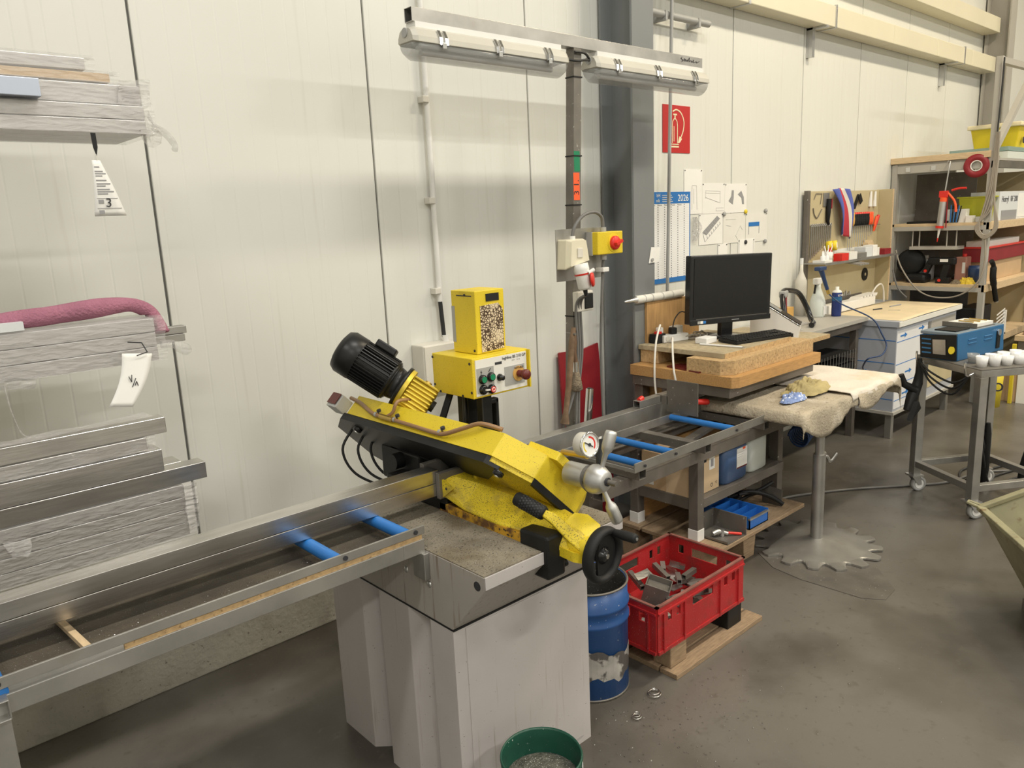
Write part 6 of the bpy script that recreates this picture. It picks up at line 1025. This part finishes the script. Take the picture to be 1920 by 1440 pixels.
t = thing('brown_canister', 'translucent brown canister with white label on the lower shelf board', 'canister', (XS+.2, -.62, zB)); MB().box(XS+.15, -.665, zB, XS+.28, -.565, zB+.24).build('body', 'jerry_brown', t, .012); MB().box(XS+.149, -.655, zB+.09, XS+.15, -.63, zB+.19).build('label', 'paper', t); MB().cyl((XS+.2, -.63, zB+.24), (XS+.2, -.63, zB+.265), .018).build('cap', 'red_bright', t)
one('dark_cup', MB().lathe((XS+.16, -.735, zB), (0, 0, 1), [(0, 0), (.05, 0), (.058, .13), (.05, .16), (.045, .13), (.04, .01), (0, .01)], 20), 'hose_blue', 'dark blue cup next to the brown canister', 'cup')
t = thing('work_gloves', 'pair of yellow and grey work gloves lying on the lower shelf board', 'gloves', (XS+.06, -.68, zB)); heap(XS+.08, -.70, .05, .07, zB, .07, 31).build('glove', 'glove_yellow', t); heap(XS+.06, -.62, .04, .05, zB, .045, 37).build('glove', 'bristle', t)
one('disc_fan', MB().lathe((XS+.12, -.19, 1.28), (-1, -.3, 0), [(0, .03), (.10, .03), (.125, .015), (.125, 0), (0, 0)], 32), 'case_black', 'dark round disc hanging inside the shelf unit beside the board wing', 'disc')
t = thing('red_crate', 'long red storage bin on the side of the lower shelf board', 'storage bin', (8.5, -.4, 1.25)); MB().box(8.02, -.80, 1.27, 9.2, -.585, 1.40).build('bin', 'red_paint', t, .004); MB().box(8.01, -.81, 1.395, 9.21, -.58, 1.41).build('rim', 'red_bright', t)
MB().box(8.06, -.78, 1.41, 9.0, -.60, 1.46).build('contents', 'paper_old', t); sbox('support_carton', 8.06, 9.15, -.78, -.585, zB, .183, 'cardboard', 'brown carton under the long red storage bin', 'cardboard box')
t = thing('bar_clamp', 'black bar clamp hanging beside the tall shelf post', 'clamp', (XS+.15, -.91, .95)); MB().tube(spline([(XS+.02, -.905, 1.30), (XS+.07, -.91, 1.25), (XS+.08, -.91, 1.15), (XS+.14, -.91, 1.05), (XS+.22, -.91, .93)], 5), [.02]*6+[.028]*8+[.022]*7, 8).build('arm', 'case_black', t); MB().cyl((XS+.22, -.91, .94), (XS+.235, -.91, .915), .016).build('pad', 'zinc', t)
# low shelf and beyond
sbox('blue_crate', XS+.03, XS+.45, -.62, -.10, .5665, .20, 'blue_plastic', 'blue plastic crate on the bottom shelf board', 'crate', .01); sbox('black_case', XS+.05, XS+.5, -.80, -.64, .5665, .30, 'case_black', 'black case next to the blue crate on the bottom shelf board', 'case', .01)
t = thing('louvre_filter', 'white slatted grille leaning at the side of the bottom shelf', 'grille', (8.4, -.92, .5)); MB().box(8.32, -.905, .57, 8.35, -.88, .80).build('frame', 'white_plastic', t); MB().box(8.12, -.905, .567, 8.35, -.88, .59).build('frame', 'white_plastic', t)
for k in range(6): MB().bar((8.10, -.892, .60+.035*k), (8.33, -.892, .64+.035*k), .004, .012).build('slat', 'white_plastic', t)
GL = 'green glass panes stored behind the shelf unit'
for k, (x, y, z0_, h_, rot) in enumerate(((9.42, -.60, .0, 2.0, .05), (9.50, -.80, .0, 2.0, .05), (9.58, -1.05, .0, 1.95, .05), (9.66, -1.3, .0, 2.1, .05))):
    q = MB(); q.M = Matrix.Translation((x, y, z0_)) @ Matrix.Rotation(rot, 4, 'Y'); q.box(-.005, -.35, .0, .005, .35, h_); one('glass_sheet', q, 'glass_green', 'pale green glass pane stored upright behind the shelf unit', 'glass pane', GL)
t = thing('glass_table', 'stack of pale glass sheets on top of the shelf unit', 'glass sheets', (8.7, -.5, 2.2)); MB().box(8.2, -.84, 2.262, 9.28, -.35, 2.30).build('sheet', 'glass_green', t); MB().box(8.2, -.84, 2.197, 9.28, -.35, 2.258).build('sheet', 'jerry_white', t)
t = thing('yellow_tub', 'bright yellow tub on top of the glass sheets', 'tub', (8.9, -.6, 2.3)); MB().loft([[(8.55, -.80, 2.3005), (9.2, -.80, 2.3005), (9.2, -.45, 2.3005), (8.55, -.45, 2.3005)], [(8.50, -.84, 2.50), (9.25, -.84, 2.50), (9.25, -.42, 2.50), (8.50, -.42, 2.50)]]).build('tub', 'yellow_tape', t, .01); MB().box(8.47, -.86, 2.49, 9.27, -.40, 2.53).build('rim', 'cream_print', t, .01); MB().cyl((8.66, -.838, 2.37), (8.66, -.832, 2.37), .03).build('hole', 'ink', t)
t = thing('yellow_bucket', 'yellow bucket lettered sto on the floor beside the white cabinet', 'bucket', (7.72, -.93, 0)); MB().lathe((7.72, -.98, 0), (0, 0, 1), [(0, 0), (.10, 0), (.115, .36), (.11, .36), (.095, .02), (0, .02)], 28).build('bucket', 'bucket_yellow', t); MB().torus((7.72, -.98, .355), (0, 0, 1), .116, .006, 28, 6).build('rim', 'bucket_yellow', t)
dv = Vector((-.93, -.36, 0)).normalized(); text('sto', t, 'ink', .17, Vector((7.72, -.98, .21))+dv*.112, Vector((.36, -.93, 0)), (0, 0, 1))
sbox('floor_carton', 7.98, 8.6, -1.30, -1.0, 0, .30, 'cardboard', 'brown carton on the floor beyond the welding cart', 'cardboard box'); sbox('yellow_post', 7.90, 7.93, -1.12, -1.09, 0, .55, 'bucket_yellow', 'slim yellow post beside the yellow bucket', 'post'); one('carton_sheet', MB().box(7.962, -1.26, .0, 7.975, -1.14, .32), 'paper', 'white printed sheet leaning against the floor carton', 'paper')
t = thing('low_shelf', 'low wooden shelf with planks beyond the welding machine', 'shelf', (8.6, -1.5, 0)); MB().box(8.1, -1.45, .55, 9.4, -1.05, .60).build('plank', 'wood_light', t, .003); MB().box(8.15, -1.44, .60, 9.2, -1.1, .63).build('plank', 'wood_pallet', t, .003)
for x in (8.12, 9.3): MB().box(x, -1.44, 0, x+.05, -1.08, .55).build('leg', 'steel_bench', t)
for x, m_ in ((8.75, 'red_bright'), (8.95, 'red_bright')):
    t = thing('red_handle_tool', 'long tool with red handle standing behind the low shelf', 'hand tool', (x, -1.0, .63), 'red handled tools behind the low shelf'); MB().cyl((x, -1.02, .0), (x, -1.0, 1.0), .014).build('shaft', 'zinc', t); MB().cyl((x, -1.008, .70), (x, -1.003, .92), .028).build('handle', m_, t)

# ------------------------------------------------------------------ welding cart
CX = Vector((5.067+.02, -1.339, 0)); e1 = Vector((-.545, -.838, 0)); e2 = Vector((.838, -.545, 0)); yaw = math.atan2(e2.y, e2.x)
ctt = thing('welding_cart', 'steel frame cart on castors carrying a blue welding machine', 'cart', (5.07, -1.34, 0), local=True); ctt.rotation_euler = (0, 0, yaw)
# local x runs along the back, local -y towards the front
W_, D_ = .50, .50
for x, y in ((0, 0), (W_, 0), (0, -D_), (W_, -D_)):
    MB().box(x-.025, y-.025, .115, x+.025, y+.025, .855).build('leg', 'steel_matt', ctt, .002)
    c_ = MB().box(x-.04, y-.04, .105, x+.04, y+.04, .115).build('castor', 'zinc', ctt); MB().prism([(x-.03, y-.024, .105), (x+.03, y-.024, .105), (x+.04, y-.024, .045), (x+.015, y-.024, .045)], (0, .004, 0)).build('fork', 'zinc', c_); MB().prism([(x-.03, y+.020, .105), (x+.03, y+.020, .105), (x+.04, y+.020, .045), (x+.015, y+.020, .045)], (0, .004, 0)).build('fork', 'zinc', c_)
    MB().lathe((x+.028, y-.016, .048), (0, 1, 0), [(.03, 0), (.048, .0), (.048, .032), (.03, .032)], 24, True).build('tyre', 'grey_plastic', c_); MB().cyl((x+.028, y-.018, .048), (x+.028, y+.018, .048), .030, seg=18).build('hub', 'white_plastic', c_)
for a in ((-.02, -.02, W_+.02, .02), (-.02, -D_-.02, W_+.02, -D_+.02), (-.02, -D_, .02, 0), (W_-.02, -D_, W_+.02, 0)): MB().box(a[0], a[1], .17, a[2], a[3], .21).build('lower_rail', 'steel_matt', ctt, .002)
for a in ((-.025, -.025, W_+.025, .025), (-.025, -D_-.025, W_+.025, -D_+.025), (-.025, -D_+.025, .025, -.025), (W_-.025, -D_+.025, W_+.025, -.025)): MB().box(a[0], a[1], .855, a[2], a[3], .895).build('top_rail', 'steel_matt', ctt, .002)
MB().box(-.025, -D_-.025, .895, W_+.025, .025, .901).build('top_plate', 'steel_dark', ctt)
for y in (-.06, -D_+.03): MB().tube(spline([(-.03, y, .87), (-.07, y, .86), (-.085, y, .90), (-.085, y, .94)], 4), .006, 8).build('hook', 'chrome', ctt)
wm = thing('welding_machine', 'blue stud welding machine with louvres on the cart', 'welding machine', (5.07, -1.34, .901), local=True); wm.rotation_euler = (0, 0, math.radians(-9)); wm.location = (4.965, -1.47, .9015); wm.scale = (1.06, .80, 1.12)
MB().prism([(0, -.14, 0), (0, .14, 0), (-.02, .14, .13), (-.02, -.14, .15)], (.52, 0, 0)).build('housing', 'welder_blue', wm, .006); MB().box(-.021, -.138, .135, .50, .138, .153).build('lid', 'welder_top', wm, .004); MB().prism([(-.003, -.135, .004), (-.003, .135, .004), (-.022, .135, .128), (-.022, -.135, .145)], (-.006, 0, 0)).build('front_panel', 'case_black', wm, .002)
MB().prism([(-.014, -.06, .03), (-.014, .035, .03), (-.0285, .035, .11), (-.0285, -.06, .115)], (-.002, 0, 0)).build('rating_plate', 'steel_matt', wm); MB().cyl((-.016, -.105, .06), (-.024, -.105, .062), .022).build('yellow_connector', 'yellow_tape', wm)
for k in range(4): MB().box(-.026+.003*(3-k), .05, .03+.025*k, -.020+.003*(3-k), .12, .038+.025*k).build('louvre', 'welder_blue', wm)
for x in (.10, .28):
    for z in (.10, .08): MB().box(x, -.146, z, x+.09, -.138, z+.008).build('louvre', 'welder_blue', wm, .003)
MB().box(.42, -.15, .02, .46, -.14, .12).build('carry_handle', 'black_rubber', wm, .01); MB().cyl((.44, -.141, .11), (.44, -.156, .11), .018).build('handle_bolt', 'zinc', wm); MB().box(.02, -.10, .1535, .17, .06, .159).build('black_mat', 'case_black', wm)
t = thing('steel_ruler_tray', 'steel channel tray holding small nails on the welding machine', 'tray', (5.2, -1.4, 1.06), local=True); t.location = (4.965, -1.47, .9015+.172); t.rotation_euler = (0, 0, math.radians(-9)); t.scale = (1.06, .80, 1.0); MB().box(.20, -.12, 0, .43, .12, .004).build('base', 'steel_dark', t); MB().box(.20, -.13, 0, .206, .13, .03).build('side', 'steel_dark', t); MB().box(.215, -.11, .004, .42, .11, .026).build('tray', 'white_plastic', t, .002)
for k in range(9): MB().cyl((.23+.02*k, -.08+.01*(k % 4), .029), (.25+.02*k, .04+.012*(k % 3), .029), .003, seg=6).build('stud', 'brass' if k % 3 else 'zinc', t)
GC = 'white plastic cups on the cart'
for k in range(10):
    lx = (.08, .04, .12, .20, .28, .36, .16, .24, .32, .40)[k]; ly = -D_+(.17, .055, .05, .05, .05, .05, .125, .125, .125, .125)[k]; p = Vector((5.07, -1.34, 0))+Matrix.Rotation(yaw, 3, 'Z') @ Vector((lx, ly, 0))
    t = thing('stud_cup', 'clear cup of shiny studs on the cart corner' if k == 0 else 'white plastic cup standing on the welding cart', 'cup', (p.x, p.y, .9015), None if k == 0 else GC); c0 = (p.x, p.y, .9015); h_ = .055+.006*((k*7) % 3)
    MB().lathe(c0, (0, 0, 1), [(0, 0), (.026, 0), (.033, h_), (.031, h_), (.024, .006), (0, .006)], 20).build('cup', 'white_gloss' if k else 'lamp_lens', t); MB().lathe(c0, (0, 0, 1), [(.0285, h_*.7), (.015, h_*.78), (0, h_*.8)], 14).build('studs', 'zinc', t)
tg_ = thing('stud_gun', 'black welding gun with cable hanging on the cart hook', 'welding gun', (5.0, -1.33, .55)); gp = Vector((5.07, -1.34, 0))+Matrix.Rotation(yaw, 3, 'Z') @ Vector((-.085, -.09, 0))
MB().tube([gp+Vector((0, 0, .90)), gp+Vector((.01, 0, .82)), gp+Vector((.02, .01, .74)), gp+Vector((-.03, .02, .66)), gp+Vector((-.075, .03, .58))], [.012, .022, .030, .036, .022], 10).build('barrel', 'case_black', tg_); MB().tube([gp+Vector((-.02, .0, .70)), gp+Vector((-.06, .06, .74)), gp+Vector((-.075, .08, .80))], [.026, .022, .020], 10).build('grip', 'case_black', tg_); MB().prism([gp+Vector((-.06, .0, .64)), gp+Vector((-.10, .02, .52)), gp+Vector((-.02, .0, .59))], (.01, -.03, 0)).build('nose', 'case_black', tg_)
for k in range(3): MB().tube(spline([gp+Vector((0, 0, .88)), gp+e1*.12+Vector((-.03, 0, .84-.03*k)), gp+e1*.30+Vector((-.02, 0, .81-.035*k)), gp+e1*.40+Vector((.04, 0, .86))], 6), .006, 8).build('cable', 'case_black', tg_)
cbb = thing('ground_cables', 'bundle of dark cables hanging under the welding cart', 'cables', (5.5, -1.7, 0)); gq = Vector((5.07, -1.34, 0))+Matrix.Rotation(yaw, 3, 'Z') @ Vector((.36, -.12, 0))
for k in range(4): MB().tube(spline([gq+Vector((.02*k, 0, .85)), gq+Vector((.01*k-.02, .02, .55)), gq+Vector((.03*k, -.02, .25)), gq+Vector((.1, -.05+.05*k, .02)), gq+Vector((.35, -.1+.1*k, .01)), gq+Vector((.7, .1*k-.2, .01))], 6), .008, 8).build('cable', 'cable_black', cbb)
MB().tube([gq+Vector((.05, -.02, .45)), gq+Vector((.05, -.02, .38)), gq+Vector((.04, -.02, .15)), gq+Vector((.06, -.02, .06))], [.014, .024, .030, .018], 10).build('connector', 'black_rubber', cbb); MB().tube(spline([gq+Vector((.45, -.25, .55)), gq+Vector((.38, -.22, .40)), gq+Vector((.30, -.18, .18)), gq+Vector((.33, -.16, .03))], 5), .022, 10).build('thick_cable', 'black_rubber', cbb)

# ------------------------------------------------------------------ tipping skip at the frame edge
sk_ = thing('tipping_skip', 'olive sheet metal tipping skip with rusty rolled rim', 'skip', (4.3, -2.5, 0)); A = Vector((3.868, -2.066, .42)); Bq = Vector((3.236, -2.554, .42)); dn = Vector((.61, -.79, .45)); C2 = Bq+dn*.9; D2 = A+dn*.9
def low(p, k): c = (A+Bq+C2+D2)/4; q = c.lerp(p, k); return Vector((q.x, q.y, .06))
for p, q in ((A, Bq), (Bq, C2), (C2, D2), (D2, A)):
    MB().add([p, q, low(q, .62), low(p, .62)], [(0, 1, 2, 3)]).build('side', 'skip_olive', sk_, solid=.006); MB().bar(p, q, .035, .022).build('rim', 'skip_olive', sk_, .004)
MB().add([low(A, .62), low(Bq, .62), low(C2, .62), low(D2, .62)], [(0, 1, 2, 3)]).build('bottom', 'skip_olive', sk_, solid=.006); MB().tube([A+Vector((.0, .0, .0)), A+Vector((-.02, .05, .02)), A+Vector((.03, .06, .01)), A+Vector((.03, .0, 0))], .008, 8).build('lug', 'skip_olive', sk_)
for p in (A, Bq, C2, D2): l_ = low(p, .55); MB().box(l_.x-.05, l_.y-.05, 0, l_.x+.05, l_.y+.05, .06).build('foot', 'steel_bench', sk_)

# metal chips scattered on the floor round the saw
b = MB(); r2 = random.Random(3)
for i in range(420):
    if i % 3: x, y = r2.gauss(2.0, .28), r2.gauss(-1.62, .16)
    else: x, y = r2.gauss(2.4, .6), r2.gauss(-1.75, .25)
    if x < 1.8 and y > -1.48: continue
    if 2.2 < x < 2.95 and y > -1.5: continue
    s = r2.uniform(.0015, .0045); a = r2.uniform(0, PI); c_, s_ = math.cos(a)*s, math.sin(a)*s
    b.add([(x-c_, y-s_, .0012), (x+s_*.4, y-c_*.4, .0012), (x+c_, y+s_, .0012), (x-s_*.4, y+c_*.4, .004)], [(0, 1, 2), (0, 2, 3)])
o = b.build('metal_chips', 'zinc'); tag(o, 'fine bright metal chips scattered on the floor round the drum', 'metal chips'); o['kind'] = 'stuff'
b = MB()
for i in range(700):
    if i % 2: x, y, z = r2.uniform(1.21, 1.42), r2.uniform(-1.61, -1.0), .8892
    elif i % 4: x, y, z = r2.uniform(1.5, 1.77), r2.uniform(-1.61, -1.2), .8892
    else: continue
    s = r2.uniform(.0008, .0022); a = r2.uniform(0, PI); c_, s_ = math.cos(a)*s, math.sin(a)*s
    b.add([(x-c_, y-s_, z), (x+s_*.5, y-c_*.5, z), (x+c_, y+s_, z), (x-s_*.5, y+c_*.5, z+.0015)], [(0, 1, 2), (0, 2, 3)])
o = b.build('chips', 'zinc', saw); o['kind'] = 'stuff'
b = MB()
for i in range(220):
    x, y, z = r2.uniform(.35, 1.18), r2.uniform(-1.29, -1.16), .8935; s = r2.uniform(.0008, .0022); a = r2.uniform(0, PI); c_, s_ = math.cos(a)*s, math.sin(a)*s
    b.add([(x-c_, y-s_, z), (x+s_*.5, y-c_*.5, z), (x+c_, y+s_, z), (x-s_*.5, y+c_*.5, z+.0015)], [(0, 1, 2), (0, 2, 3)])
o = b.build('chips', 'zinc', rt); o['kind'] = 'stuff'
